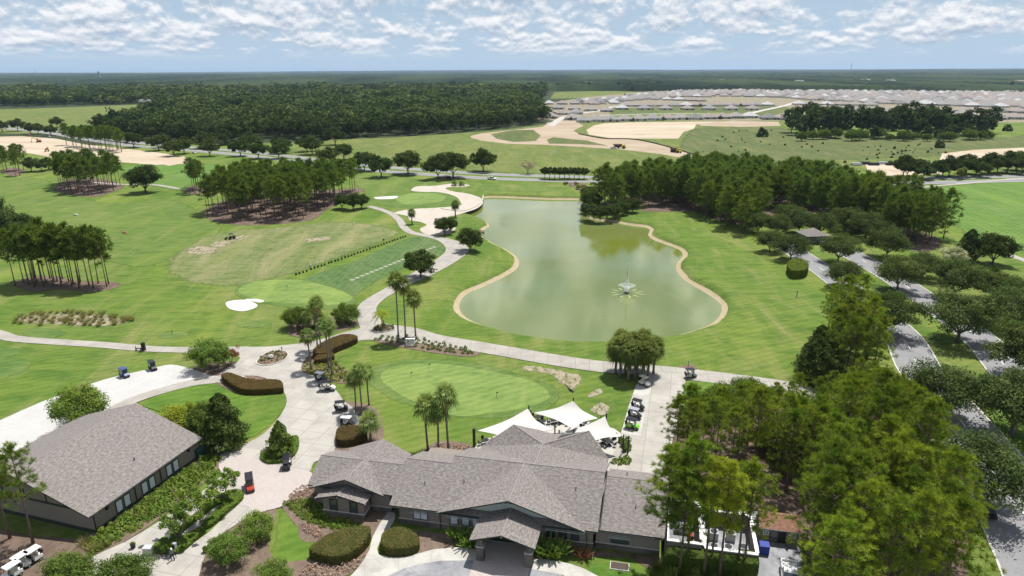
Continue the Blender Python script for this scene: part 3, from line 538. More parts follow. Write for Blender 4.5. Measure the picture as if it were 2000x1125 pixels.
# boulevard on the right: two carriageways with kerbs and lane paint
LK = [(94, 252), (93, 226), (92.6, 197.5), (90, 170), (87.6, 151), (81.9, 134.8), (80.0, 128.9), (73.3, 104), (65.6, 82.4), (60.7, 69.8), (53, 52), (43, 33)]
LKW = [8.3, 8.3, 8.3, 8.4, 8.5, 8.8, 9, 10.5, 12.5, 12.8, 12.8, 12.8]
RK = [(111, 252), (110.6, 226), (110.2, 198), (107.5, 170), (103.9, 146), (99.6, 132.5), (98.2, 128.2), (91.5, 104), (85.6, 82.4), (81, 69.8), (73, 52), (63, 33)]
def boulevard():
    for nm, K, W in (('boulevard_road', LK, LKW), ('boulevard_road', RK, [8.4]*len(RK))):
        path = []
        for i, (p, w) in enumerate(zip(K, W)):
            a, b = K[max(0, i-1)], K[min(len(K)-1, i+1)]; d = Vector((b[0]-a[0], b[1]-a[1])).normalized(); nn = Vector((-d.y, d.x))
            path.append((p[0]+nn.x*w/2, p[1]+nn.y*w/2, w))
        ribbon(nm, path, 6, M_ASPH, False)
        Lf, Rt = ribbon_pts(path, False); kerb('kerb', Lf); kerb('kerb', Rt)
        pts = smooth([(p[0], p[1], 0) for p in path], False, 24); acc = 0
        offs_ = [0.0]
        for o_ in offs_:
            acc = 0; k = 0
            while k < len(pts)-1:
                seg = (pts[k+1]-pts[k]).length
                if acc % 9.0 < seg:
                    d = (pts[k+1]-pts[k]).normalized(); n2 = Vector((-d.y, d.x, 0)); c = pts[k]+n2*o_
                    V = [c-n2*.08, c+n2*.08, c+n2*.08+d*3, c-n2*.08+d*3]
                    o = ob('lane_dash', mesh('lane_dash', [(v.x, v.y, 0.095) for v in V], [(3, 2, 1, 0)], [M_PAINT])); o['kind'] = 'structure'
                    if o.data.polygons[0].normal.z < 0: o.data.flip_normals()
                acc += seg; k += 1
boulevard()
HW = [(-760, 935), (-572, 786), (-470, 712), (-400, 650), (-323, 588), (-208, 520), (-104, 441), (-61, 417), (-11.5, 395), (43, 383), (110, 372), (190, 370), (320, 385), (520, 420)]
def highway():
    for dv in (0, 15):
        path = [(p[0]+dv*0.35, p[1]+dv, 8.5) for p in HW]; ribbon('highway', path, 0, M_ASPH, False, 0.10)
        Lf, Rt = ribbon_pts(path, False)
        for e in (Lf, Rt):
            pts = [(p.x, p.y, .22) for p in e]; ribbon('edge_line', [q for q in pts[::6]]+[pts[-1]], 0, M_PAINT, False, 0.115)
highway()

# ------------------------------------------------------------------ trees: meshes of each kind
def trunk_curve(h, r, lean=0.03, n=6):
    a = random.uniform(0, 6.28); w = random.uniform(0.2, 0.5)*lean*h
    pts = [Vector((math.cos(a)*w*math.sin(i/n*2.4), math.sin(a)*w*math.sin(i/n*2.4), h*i/n)) for i in range(n+1)]
    return pts, [r*(1-0.75*i/n)+(0.06 if i == 0 else 0) for i in range(n+1)]
def along(pts, t):
    f = t*(len(pts)-1); i = min(int(f), len(pts)-2); return pts[i].lerp(pts[i+1], f-i)
def make_pine(h=17, limbs=46, puffs=5, k=40, ln=0.5, wd=0.05, base=0.45, wide=2.5, leaf=None, seg=7, gap=.5):
    tp, tr = trunk_curve(h, 0.17); b = MB(); b.tube(tp, tr, seg); C = []; D = []; T = []
    def puff(c, d, sh):
        m_ = int(k*random.uniform(.7, 1.3)); u = unit(m_); u[:, 2] = u[:, 2]*.8+.45; u += np.array(d)*.35; u /= np.linalg.norm(u, axis=1, keepdims=True)
        C.append(np.tile(np.array(c), (m_, 1))+u*ln*.12); D.append(u); T.append(np.clip(sh+.18*rng.normal(size=m_), 0, 1))
    for i in range(limbs):
        t = base+(0.985-base)*((i+random.random())/limbs); p = along(tp, t); a = i*2.4+random.uniform(-.5, .5)
        rel = (t-base)/(1-base); L_ = wide*(0.45+0.75*math.sin(math.pi*min(1, rel*0.8+0.28)))*random.uniform(0.6, 1.2)
        if rel > 0.85: L_ *= 0.6
        up = random.uniform(0.1, 0.45)+0.45*rel; dr = Vector((math.cos(a), math.sin(a), 0)); e = p+dr*L_+Vector((0, 0, L_*up)); md = p.lerp(e, .5)+Vector((0, 0, -0.08*L_))
        b.tube([p, md, e], [0.05, 0.035, 0.015], 4, False); sh = .15+.7*random.random()
        puff(e, dr, sh)
        for j in range(puffs-1):
            s_ = random.uniform(0.4, 1.0); q = p.lerp(e, s_); o_ = Vector((random.gauss(0, gap), random.gauss(0, gap), random.gauss(.1, gap*.5)))*L_*.42
            puff(q+o_, dr, sh); b.tube([q, q+o_], [.02, .01], 3, False)
    for j in range(puffs): puff(tp[-1]+Vector((random.gauss(0, .4), random.gauss(0, .4), random.uniform(-1.0, .2))), Vector((0, 0, .6)), .5)
    C = np.concatenate(C); V = needles(C, np.concatenate(D), 1, ln, wd, .12)
    return b.me('pine_trunk', M_BARK, True), arrays('pine_crown', V, 4, np.repeat(np.concatenate(T), 4), [leaf or L_PINE])
def make_oak(h=9, r=5.5, trunk=2.4, lobes=28, leaves=260, size=0.26, flat=0.62, leaf=None, bark=None, tr=0.28, sparse=1.0, forks=6):
    b = MB(); tp, tr_ = trunk_curve(trunk, tr, 0.05, 3); b.tube(tp, [x*1.0+0.1 for x in tr_], 8)
    cz = trunk+(h-trunk)*0.50; rz_ = (h-trunk)*0.52; C = []; N = []; T = []; tips = []
    for i in range(lobes):
        t = (i+.5)/lobes; zz = 1-1.72*t; a = i*2.39996+random.uniform(-.5, .5); rr = math.sqrt(max(0, 1-zz*zz))
        k = random.uniform(0.48, 0.98)*(1 if zz > -.3 else .92); c = Vector((math.cos(a)*rr*r*k, math.sin(a)*rr*r*k, cz+zz*rz_*k)); tips.append(c)
        lr = random.uniform(0.17, 0.40)*r*sparse; sh = random.random()
        d = unit(leaves); rad = lr*(0.35+0.6*rng.random(leaves)+0.35*rng.random(leaves)**4)[:, None]; p = d*rad*np.array([1, 1, flat])+np.array(c)
        C.append(p); nn = d*0.7+unit(leaves)*0.75+np.array([0, 0, 0.35]); N.append(nn/np.linalg.norm(nn, axis=1, keepdims=True)); T.append(0.55*sh+0.45*rng.random(leaves))
    for i in range(forks):
        a = i*6.283/forks+random.uniform(-.3, .3); best = min(tips, key=lambda c: abs((math.atan2(c.y, c.x)-a+math.pi) % (2*math.pi)-math.pi)+abs(c.z-cz)*0.2)
        p = tp[-1]; md = p.lerp(best, .5)+Vector((0, 0, 0.3)); b.tube([p-Vector((0, 0, .3)), md, best], [tr*0.55, tr*0.35, tr*0.12], 5, False)
        for c in tips[i::forks]:
            b.tube([md, md.lerp(c, .6)+Vector((0, 0, .2)), c], [tr*.22, tr*.15, tr*.06], 4, False)
    V = quads(np.concatenate(C), np.concatenate(N), size)
    return b.me('tree_trunk', bark or M_OBARK, True), arrays('tree_crown', V, 4, np.repeat(np.concatenate(T), 4), [leaf or L_OAK])
def make_cone(h=7, r=2.6, n=4200, size=0.24, leaf=None, base=0.5, p_=0.8):
    b = MB(); b.tube([(0, 0, 0), (0, 0, h*.9)], [0.14, 0.03], 6)
    zt = rng.random(n)**0.85; z = base+(h-base)*zt; a = rng.random(n)*6.283; lump = 1+0.22*np.sin(a*3+z*2.2)+0.16*np.sin(a*5-z*3.7)
    rr = r*np.minimum(1, (1-zt)**p_*1.1+0.02)*lump*np.sqrt(0.35+0.65*rng.random(n)); rr = rr*np.minimum(1, 0.6+zt*3)
    C = np.stack([np.cos(a)*rr, np.sin(a)*rr, z], 1); N = np.stack([np.cos(a), np.sin(a), 0.6+0*a], 1)+0.8*unit(n); N /= np.linalg.norm(N, axis=1, keepdims=True)
    return b.me('tree_trunk', M_OBARK), arrays('tree_crown', quads(C, N, size), 4, np.repeat(rng.random(n), 4), [leaf or L_DOAK])
def make_myrtle(h=5, r=2.1, stems=5, leaf=None, n=3200, size=0.15):
    b = MB(); C = []; T = []
    for s_ in range(stems):
        a = s_*6.283/stems+random.random(); e = Vector((math.cos(a)*r*.5, math.sin(a)*r*.5, h*.6)); b.tube([(math.cos(a)*.12, math.sin(a)*.12, 0), e*0.5+Vector((0, 0, .2)), e], [.07, .05, .03], 5)
        for q in range(7):
            f = e+Vector((random.gauss(0, r*.45), random.gauss(0, r*.45), random.uniform(0, h*.36))); b.tube([e, f], [.025, .01], 3, False)
            m_ = n//(stems*7); lr = random.uniform(.35, .6); sh = random.random(); p = unit(m_)*lr*(0.4+0.7*rng.random(m_))[:, None]+np.array(f); C.append(p); T.append(.5*sh+.5*rng.random(m_))
    C = np.concatenate(C); N = unit(len(C))+np.array([0, 0, .5]); N /= np.linalg.norm(N, axis=1, keepdims=True)
    return b.me('tree_trunk', M_PBARK), arrays('tree_crown', quads(C, N, size), 4, np.repeat(np.concatenate(T), 4), [leaf or L_LIGHT])
def fan(o, d, size, droop, seg=13):
    """one palmate frond: petiole and fan blades"""
    d = d.normalized(); side = d.cross(Vector((0, 0, 1)))
    side = side.normalized() if side.length > .05 else Vector((1, 0, 0)); nrm = side.cross(d)
    hub = o+d*size*.75; V = []
    V += [o-side*.025, o+side*.025, hub+side*.02, hub-side*.02]
    for i in range(seg):
        a = (i/(seg-1)-.5)*3.9; dr = d*math.cos(a)+side*math.sin(a); L_ = size*(1.0-.18*abs(a)/2)*random.uniform(.85, 1.1)
        w = dr.cross(nrm)*size*.062; m_ = hub+dr*L_*.55-Vector((0, 0, droop*.22*L_)); t = hub+dr*L_-Vector((0, 0, droop*L_*random.uniform(.6, 1.1)))
        V += [hub, m_-w, t, m_+w]
    return V
def make_fan_palm(h=10, fronds=24, size=1.15, dead=12, r=0.16, leaf=None, low=-0.55, sag=0.55):
    b = MB(); tp, tr_ = trunk_curve(h, r, 0.05, 7); b.tube(tp, [r*1.5 if i == 0 else r*(1.1-.03*i) for i in range(len(tp))], 9); V = []; T = []; DV = []; top = tp[-1]
    for i in range(fronds):
        e = low+(1.35-low)*((i+.5)/fronds); a = i*2.4; d = Vector((math.cos(a)*math.cos(e), math.sin(a)*math.cos(e), math.sin(e)))
        q = fan(top+Vector((0, 0, -.25+.35*i/fronds)), d, size*random.uniform(.85, 1.1), sag if e > .6 else sag*1.3); V += q; T += [0.35*random.random()+.6*max(0, (i/fronds)) if True else 0]*len(q)
    for i in range(dead):
        a = i*2.4+1; e = random.uniform(-1.45, -1.0); d = Vector((math.cos(a)*math.cos(e), math.sin(a)*math.cos(e), math.sin(e))); DV += fan(top+Vector((0, 0, -.35)), d, size*.75, .5, 9)
    crown = arrays('palm_crown', np.array(V), 4, np.array(T), [leaf or L_PALM])
    skirt = arrays('palm_skirt', np.array(DV), 4, rng.random(len(DV)), [L_DEAD]) if dead else None
    return b.me('palm_trunk', M_PBARK, True), crown, skirt
def make_feather_palm(h=4, fronds=22, size=2.4):
    b = MB(); b.tube([(0, 0, 0), (0.05, 0, h*.5), (0, 0, h)], [.22, .16, .14], 8); V = []
    for i in range(fronds):
        a = i*2.4; e = -.1+1.2*i/fronds; p0 = Vector((0, 0, h)); d = Vector((math.cos(a), math.sin(a), 0)); side = Vector((-d.y, d.x, 0)); prev = p0
        for j in range(1, 9):
            t = j/8; q = p0+d*size*t*math.cos(e*.5)+Vector((0, 0, size*(math.sin(e)*t-0.85*t*t))); V += [prev-side*.02, prev+side*.02, q+side*.015, q-side*.015]
            for s_ in (-1, 1):
                tip = q+side*s_*.55*(1-t*.6)-Vector((0, 0, .3))+d*.25; V += [prev.lerp(q, .3), q, tip+d*.06, tip-d*.06]
            prev = q
    return b.me('palm_trunk', M_PBARK, True), arrays('palm_crown', np.array(V), 4, rng.random(len(V)), [L_YEL]), None
def blob(name, r, h, n, size, leaf, flat=1.0):
    d = unit(n); d[:, 2] = np.abs(d[:, 2]); rad = (0.72+0.3*rng.random(n))[:, None]; C = d*rad*np.array([r, r, h]); lump = 1+.15*np.sin(d[:, 0]*5+d[:, 1]*4)[:, None]
    N = d+.7*unit(n); N /= np.linalg.norm(N, axis=1, keepdims=True); return arrays(name, quads(C*lump, N, size), 4, np.repeat(rng.random(n), 4), [leaf])
def blades(name, r, h, n, leaf, wd=.05):
    a = rng.random(n)*6.283; q = rng.random(n)*r*.35; C = np.stack([np.cos(a)*q, np.sin(a)*q, 0*a], 1); D = np.stack([np.cos(a)*.8, np.sin(a)*.8, 1+0*a], 1)
    return arrays(name, needles(C, D, 1, h, wd, .3), 4, np.repeat(rng.random(n), 4), [leaf])
KIND = {}
KIND['pine'] = [make_pine(17, 40, 6, 42, .47, .045, .38, 2.9, L_PINE) for _ in range(4)]
KIND['pinelow'] = [make_pine(15.5, 46, 6, 42, .47, .045, .24, 3.2, L_PINE) for _ in range(3)]
KIND['piney'] = [make_pine(16, 26, 6, 40, .47, .045, .42, 2.3, L_PINEY) for _ in range(2)]+[make_pine(16, 24, 6, 40, .47, .045, .42, 2.5, L_PINE)]
KIND['pinem'] = [make_pine(16.5, 30, 4, 13, .85, .17, .48, 2.5, L_PINEM, 5) for _ in range(4)]
KIND['pinef'] = [make_pine(16.5, 42, 4, 13, .90, .18, .22, 3.3, L_PINEM, 5) for _ in range(4)]
KIND['oak'] = [make_oak(8.6, 6.0, 1.9, 58, 260, .18) for _ in range(5)]
KIND['oakm'] = [make_oak(9, 5.4, 1.8, 40, 130, .32, leaf=L_DOAK, forks=4) for _ in range(3)]
KIND['dark'] = [make_oak(8, 4.7, 1.4, 48, 240, .2, leaf=L_DOAK) for _ in range(3)]
KIND['forest'] = [make_oak(random.uniform(13, 17), random.uniform(5.5, 7.5), 2, 26, 60, .72, .75, leaf=L_FOREST, forks=3) for _ in range(4)]
KIND['bush'] = [make_oak(5.5, 3.5, .7, 48, 230, .13, .8, leaf=L_LIGHT, tr=.14) for _ in range(2)]
KIND['ybush'] = [make_oak(5.2, 3.3, .7, 44, 220, .13, .8, leaf=L_YEL, tr=.14)]
KIND['gbush'] = [make_oak(5.5, 3.7, .7, 50, 230, .14, .8, leaf=L_SHRUB, tr=.14) for _ in range(2)]
KIND['myrtle'] = [make_myrtle() for _ in range(3)]
KIND['red'] = [make_myrtle(3.6, 1.4, 4, L_RED, 1400)]
KIND['bloom'] = [make_oak(6, 4, 1, 24, 260, .22, .8, leaf=L_BLOOM, tr=.14)]
KIND['magnolia'] = [make_cone(6.2, 2.5, 4200, .2, L_SHRUB, .35)]
KIND['cedar'] = [make_cone(8.5, 3.3, 6500, .22, L_DOAK, .3, .6)]
KIND['grey'] = [make_oak(7.5, 4.6, 2, 22, 120, .16, leaf=L_GREY, tr=.2, sparse=.9)]
KIND['lolly'] = [make_oak(6.8, 3.0, 2.6, 20, 150, .34, .8, leaf=L_DOAK, tr=.12)]
def tree(name, kind, base, label, cat='tree', group=None, sc=1.0, i=None, rz=None, zs=1.0):
    ms = KIND[kind][random.randrange(len(KIND[kind])) if i is None else i]
    t = thing(name, label, cat, (base[0], base[1], -0.05), random.uniform(0, 6.28) if rz is None else rz, group, (sc, sc, sc*zs))
    ob('trunk', ms[0], t); ob('crown', ms[1], t)
    if len(ms) > 2 and ms[2]: ob('dead_frond_skirt', ms[2], t)
    return t
def scatter(poly, n, dmin, px=True, avoid=()):
    W_ = [P(*p) for p in poly] if px else [Vector((p[0], p[1], 0)) for p in poly]
    x0, x1 = min(p.x for p in W_), max(p.x for p in W_); y0, y1 = min(p.y for p in W_), max(p.y for p in W_); out = []
    for _ in range(n*60):
        x, y = random.uniform(x0, x1), random.uniform(y0, y1)
        if inside(W_, x, y) and all((x-a)**2+(y-b)**2 > dmin*dmin for a, b in out) and not any(inside(q, x, y) for q in avoid): out.append((x, y))
        if len(out) >= n: break
    return out
# ------------------------------------------------------------------ far woods
def canopy():
    na, nr = 520, 230; az = np.linspace(R(-46), R(46), na); rr = 2050*(26000/2050)**(np.linspace(0, 1, nr))
    A, RR = np.meshgrid(az, rr); X = np.sin(A)*RR; Y = np.cos(A)*RR
    def sn(f, s): return np.sin(X*f*1.3+s)*np.cos(Y*f+s*2.1)+np.sin((X+Y)*f*.7+s*3)*.6
    lump = np.zeros_like(X)
    for f_, a_ in ((.021, 2.2), (.043, 1.6), (.009, 2.4)): lump += a_*np.sin(X*f_+3*np.sin(Y*f_*.37+f_*900))*np.sin(Y*f_*.8+2*np.sin(X*f_*.53))
    Z = 9+lump+rng.random(X.shape)*6*np.minimum(2.0, RR/2600)+sn(.002, 1)*2.5+sn(.0007, 2)*4*(RR/9000)+np.maximum(0, sn(.00023, 5.5))*9*(RR/9000)
    Z[0] = 0; V = np.stack([X, Y, Z], -1).reshape(-1, 3); F = []
    idx = np.arange(na*nr).reshape(nr, na); F = np.stack([idx[:-1, :-1], idx[:-1, 1:], idx[1:, 1:], idx[1:, :-1]], -1).reshape(-1, 4)
    t = NT('far_canopy'); c = t.coord((1, .25, 1)); n1 = t.noise(c, .0025, 6, .6); n2 = t.noise(c, .03, 4, .7)
    col = t.mix(t.rng(n1, .43, .57), (.008, .018, .010), (.048, .070, .028)); col = t.mix(t.rng(n2, .3, .7, 0, .6), col, (.012, .022, .010))
    col = t.mix(t.rng(t.noise(c, .0011, 3), .68, .70), col, (.11, .15, .06)); t.bsdf(col, .95, .05)
    me = bpy.data.meshes.new('far_woods'); me.vertices.add(len(V)); me.vertices.foreach_set('co', V.astype(np.float32).ravel()); nf = len(F)
    me.loops.add(nf*4); me.loops.foreach_set('vertex_index', F.astype(np.int32).ravel()); me.polygons.add(nf); me.polygons.foreach_set('loop_start', np.arange(0, nf*4, 4, dtype=np.int32)); me.polygons.foreach_set('loop_total', np.full(nf, 4, dtype=np.int32))
    me.materials.append(t.m); me.update(calc_edges=True)
    tag(ob('far_woods', me), 'dark green woodland stretching flat to the horizon', 'woodland', kind='stuff')
canopy()
FOREST_PX = [[(-400, 212), (60, 209), (250, 203), (372, 199), (300, 216), (245, 236), (190, 264), (300, 277), (430, 285), (520, 271), (620, 276), (750, 267), (850, 262), (930, 255), (1000, 249), (1062, 243), (1068, 225), (1052, 205), (1062, 180), (1075, 150), (-400, 150)],
             [(1075, 150), (1080, 176), (1250, 178), (1350, 171), (1600, 169), (2000, 171), (2400, 172), (2400, 150)]]
def woods():
    pts = []; y = 540.0
    while y < 2250:
        s = 10.5*max(1, y/640)**1.0; x = -1.02*y
        while x < 1.02*y:
            xx, yy = x+random.uniform(-.45, .45)*s, y+random.uniform(-.45, .45)*s; q = Q(xx, yy)
            if -160 < q[0] < 2160 and any(inside(f, *q) for f in FOREST_PX): pts.append((xx, yy, s/10.5))
            x += s
        y += s
    pts.sort(key=lambda p: p[1]); near = []
    rest = []
    for p in pts:
        ok = len(near) < 240 and 0 <= Q(p[0], p[1])[0] <= 2000
        if ok:   # front of the wood as the camera's side sees it: nothing of the wood nearer on the same bearing
            b = Q(p[0], p[1])[0]; ok = sum(1 for n_ in near if abs(Q(n_[0], n_[1])[0]-b) < 11) < 2
        (near if ok else rest).append(p)
    for p in near:
        bx = Q(p[0], p[1])[0]; tree('hammock_tree', 'forest', p, 'broad dark tree on the edge of the dense wood %s' % ('facing the hay field' if bx < 380 else 'facing the highway oaks' if bx < 640 else 'facing the open meadow' if bx < 930 else 'facing the haul road' if bx < 1075 else 'beyond the estate houses'), 'tree', 'trees along the edge of the wood', random.uniform(.7, 1.2))
    Vs = []; Ts = []; K = [(np.empty(0))]
    src = []
    for tm, cm in KIND['forest']:
        a = np.empty(len(cm.vertices)*3, dtype=np.float32); cm.vertices.foreach_get('co', a); a = a.reshape(-1, 4, 3)
        sel = rng.choice(len(a), 120, replace=False); q = a[sel]; c = q.mean(1, keepdims=True); src.append((c+(q-c)*2.0).reshape(-1, 3))
    for x, y, s in rest:
        b = src[random.randrange(4)]; an = random.uniform(0, 6.28); k = random.uniform(.7, 1.15)*(0.85+.15*s)*(1+.45*mnoise.noise(Vector((x/70, y/110, 0)))); w = random.uniform(.65, 1.35)*s*1.08
        ca, sa = math.cos(an)*w, math.sin(an)*w
        Vs.append(np.stack([b[:, 0]*ca-b[:, 1]*sa+x, b[:, 0]*sa+b[:, 1]*ca+y, b[:, 2]*k-1.5], 1)); tt = random.random()**1.3*.8+.5*mnoise.noise(Vector((x/120, y/160, 5))); Ts.append(np.clip(tt+.3*rng.random(len(b)//4), 0, 1).repeat(4))
    tag(ob('hammock_woods', arrays('hammock_woods', np.concatenate(Vs), 4, np.concatenate(Ts), [L_FOREST])), 'dense mass of dark oak woodland behind the meadow', 'woodland', kind='stuff')
    print('forest', len(near), len(rest))
woods()
# ------------------------------------------------------------------ pine stands and oaks
PINE_REST = []
def stand(kind, pts, name, label, group, smin, smax, cat='pine tree', keep=999):
    pts = sorted(pts, key=lambda p: p[1])
    PINE_REST.extend(pts[keep:])
    for p in pts[:keep]: tree(name, kind, p, label, cat, group, random.uniform(smin, smax), zs=random.uniform(.92, 1.08))
stand('pinem', scatter([(20, 556), (60, 541), (125, 541), (150, 549), (222, 552), (225, 561), (180, 566), (100, 562), (40, 566)], 30, 2.0), 'pine_tree', 'tall bare-stemmed pine in the straw bed beside the driving range', 'pines beside the driving range', .9, 1.1)
stand('pinem', scatter([(108, 368), (140, 352), (200, 352), (245, 362), (220, 374), (185, 382), (130, 378)], 46, 2.6), 'pine_tree', 'slender pine in the island stand beside the lone round oak', 'pines of the island stand', .85, 1.1, keep=22)
stand('pinem', scatter([(400, 418), (430, 397), (520, 378), (620, 374), (705, 370), (685, 385), (640, 406), (605, 426), (520, 434), (440, 432)], 130, 2.7), 'pine_tree', 'slender pine in the big stand behind the driving range', 'pines behind the driving range', .85, 1.12, keep=56)
stand('pinem', scatter([(360, 370), (380, 362), (398, 368), (385, 380)], 7, 2.5), 'pine_tree', 'pine in the small clump at the end of the far cart path', 'pines by the far cart path', .85, 1.0)
stand('pinem', scatter([(-30, 338), (5, 330), (50, 332), (40, 345)], 12, 3), 'pine_tree', 'pine in the thin clump below the sand lot', 'pines below the sand lot', .7, .9, keep=6)
stand('pinem', scatter([(130, 282), (180, 287), (245, 293), (240, 298), (170, 291), (128, 286)], 34, 3.5), 'pine_tree', 'pine in the row between the sand lot and the highway', 'pines along the highway', .75, .95, keep=0)
stand('pinef', scatter([(1160, 405), (1190, 392), (1260, 378), (1400, 362), (1500, 366), (1590, 385), (1560, 400), (1500, 415), (1470, 440), (1465, 462), (1440, 462), (1395, 438), (1340, 406), (1270, 402), (1200, 415)], 200, 3.2), 'pine_tree', 'dark pine in the thick belt between pond and highway', 'pines in the belt behind the pond', .85, 1.15, keep=58)
stand('pinef', scatter([(1560, 375), (1660, 402), (1740, 428), (1800, 455), (1845, 465), (1815, 482), (1760, 478), (1690, 452), (1620, 430), (1540, 415)], 105, 3.0), 'pine_tree', 'slender pine in the row between boulevard and fairway', 'pines between boulevard and fairway', .9, 1.15, keep=34)
def rest_of_pines():
    C = []; T = []; V = []; F = []; b = MB()
    src = []
    for tm, cm in KIND['pinem'][:2]+KIND['pinef'][:2]:
        a = np.empty(len(cm.vertices)*3, dtype=np.float32); cm.vertices.foreach_get('co', a); a = a.reshape(-1, 4, 3)
        q = a[rng.choice(len(a), 1100, replace=False)]; c = q.mean(1, keepdims=True); src.append((c+(q-c)*1.35).reshape(-1, 3))
    for x, y in PINE_REST:
        h = random.uniform(.85, 1.12); an = random.uniform(0, 6.28); ca, sa = math.cos(an)*h, math.sin(an)*h; q = src[random.randrange(2)+(2 if x > 0 else 0)]
        C.append(np.stack([q[:, 0]*ca-q[:, 1]*sa+x, q[:, 0]*sa+q[:, 1]*ca+y, q[:, 2]*h], 1)); tt = random.random()*.6; T.append((tt+.4*rng.random(len(q)//4)).repeat(4))
        b.tube([(x, y, 0), (x, y, 15*h)], [.2, .05], 4, False)
    o = tag(ob('pine_stand', None), 'mass of slender pines filling the stands behind their front rows', 'pines', kind='stuff')
    c = ob('crowns', arrays('pine_crowns', np.concatenate(C), 4, np.concatenate(T), [L_PINEM]), o); c['kind'] = 'stuff'
    c = b.ob('trunks', M_BARK, o); c['kind'] = 'stuff'
rest_of_pines()
for p in [(1150, 424, .7), (1160, 428, .6), (1172, 429, .55), (1185, 428, .6), (1155, 410, .9), (1200, 425, .6), (1215, 420, .7), (1235, 415, .7), (1150, 400, .8), (1148, 390, .7)]:
    tree('waterside_tree', 'dark', P(p[0], p[1]), 'dense dark bushy tree rooted at the pond edge under the pines', 'tree', 'bushy trees at the pond edge', p[2]*1.15)
# foreground pines
for p in [(1298, 1105), (1327, 1122), (1340, 1103), (1374, 1128), (1387, 1108), (1405, 1130), (1441, 1112), (1452, 1116)]:
    tree('pine_tree', 'piney' if p[0] > 1350 else 'pine', P(*p), 'tall pine with sparse bright crown growing beside the service yard hedge', 'pine tree', 'pines beside the service yard hedge', random.uniform(.92, 1.08))
for p in [(1318, 918), (1345, 925), (1388, 912), (1425, 935), (1340, 895)]:
    tree('pine_tree', 'pine', P(*p), 'full pine between the service drive and the walled yard', 'pine tree', 'pines behind the walled yard', random.uniform(.68, .82))
SHED_AV = [[P(*p) for p in [(1440, 985), (1590, 985), (1600, 1250), (1430, 1250)]], [P(*p) for p in [(1200, 900), (1460, 900), (1460, 1130), (1200, 1130)]]]
grove = scatter([(1330, 905), (1380, 850), (1470, 822), (1560, 800), (1625, 790), (1672, 752), (1700, 775), (1735, 840), (1780, 930), (1815, 1010), (1850, 1090), (1850, 1200), (1700, 1250), (1590, 1250), (1600, 1010), (1480, 960), (1400, 920)], 74, 3.1, True, SHED_AV)
TOPLINE = [(1200, 800), (1290, 800), (1345, 772), (1400, 752), (1480, 748), (1560, 765), (1600, 755), (1640, 725), (1700, 715), (1760, 735), (1800, 770), (1820, 820), (1850, 920), (1890, 1000), (1950, 1080)]
def topline(x):
    for (a, ya), (b, yb) in zip(TOPLINE, TOPLINE[1:]):
        if a <= x <= b: return ya+(yb-ya)*(x-a)/(b-a)
    return 760
for i, p in enumerate(grove):
    q = Q(*p); low = i % 2; where = 'beside the service drive' if q[1] < 850 else 'behind the garden shed' if q[0] < 1600 else 'next to the boulevard kerb' if q[0] > 1790 else 'between garden shed and boulevard'
    tree('pine_tree', 'pinelow' if low else 'pine', p, '%s green pine in the dense grove %s' % ('low-branched' if low else 'high-crowned', where), 'pine tree', 'pines of the grove beside the boulevard', min(random.uniform(.85, 1.08), max(.45, top_height(Vector((p[0], p[1], 0)), topline(q[0])+random.uniform(0, 22))/16.6)))
for p in [(1618, 640, .72), (1640, 655, .95), (1660, 690, .95), (1690, 705, .95), (1650, 740, .85), (1630, 668, .8), (1672, 655, .95), (1680, 738, .85), (1645, 700, .9), (1625, 700, .75), (1705, 735, .85), (1665, 725, .9), (1632, 725, .7)]:
    tree('pine_tree', 'pinelow', P(p[0], p[1]), 'bright bushy pine at the end of the grove beside the sloping lawn', 'pine tree', 'pines beside the sloping lawn', p[2])
for p in [(1588, 742, 1.15), (1605, 755, 1.0), (1582, 722, .85), (1598, 700, .9), (1612, 730, 1.0)]:
    tree('magnolia_tree', 'cedar', P(p[0], p[1]), 'dark dense magnolia where the service drive enters the grove', 'tree', 'magnolias at the service drive', p[2])
for x, y, s_, k in ((1500, 880, .8, 'gbush'), (1560, 900, .9, 'oak'), (1620, 850, .75, 'oak'), (1700, 900, .8, 'dark'), (1760, 1000, .75, 'oak'), (1680, 1060, .8, 'gbush')):
    tree('broadleaf_tree', k, P(x, y), '%s broadleaf tree growing among the grove pines' % {'gbush': 'low bushy', 'oak': 'grey-green spreading', 'dark': 'dark rounded'}[k], 'tree', 'broadleaf trees in the grove', s_)
for p in [(65, 1062, .92, 0), (20, 1052, .95, 1), (-8, 1075, .9, 2)]:
    tree('pine_tree', 'piney', P(p[0], p[1]), 'tall bare-stemmed pine in front of the cart barn gable', 'pine tree', 'pines before the cart barn', p[2], i=2)
# oaks along the boulevard, highway and course
for x, y, s in [(1544, 508, .95), (1503, 492, .85), (1636, 513, 1.05), (1731, 504, 1.12), (1752, 567, 1.1), (1864, 584, 1.2), (1645, 562, .85), (1728, 652, 1.15), (1870, 668, 1.35), (1965, 640, 1.1), (1830, 812, 1.1), (1975, 850, 1.25), (1905, 985, 1.15), (2010, 740, 1.3), (1940, 585, .9), (1560, 455, 1.0), (1600, 462, 1.05), (1650, 452, 1.1), (1515, 462, .95), (1480, 455, .9), (1690, 465, 1.1), (1720, 475, .9), (1540, 440, 1), (1800, 545, .9), (1990, 610, 1)]:
    tree('oak_tree', 'oak', P(x, y), 'spreading live oak %s' % ('by the gatehouse on the boulevard' if y < 480 else 'on the verge beside the sloping lawn' if x < 1660 and y < 580 else 'on the median between the boulevard roads' if (x, y) in ((1636, 513), (1752, 567), (1870, 668)) else 'beside the pine grove on the boulevard verge' if x < 1910 and y > 640 else 'beyond the far side of the boulevard'), 'tree', 'live oaks along the boulevard', s)
tree('oak_tree', 'dark', P(1938, 516), 'round dark oak standing alone on the lawn beyond the boulevard', 'tree', None, 1.25)
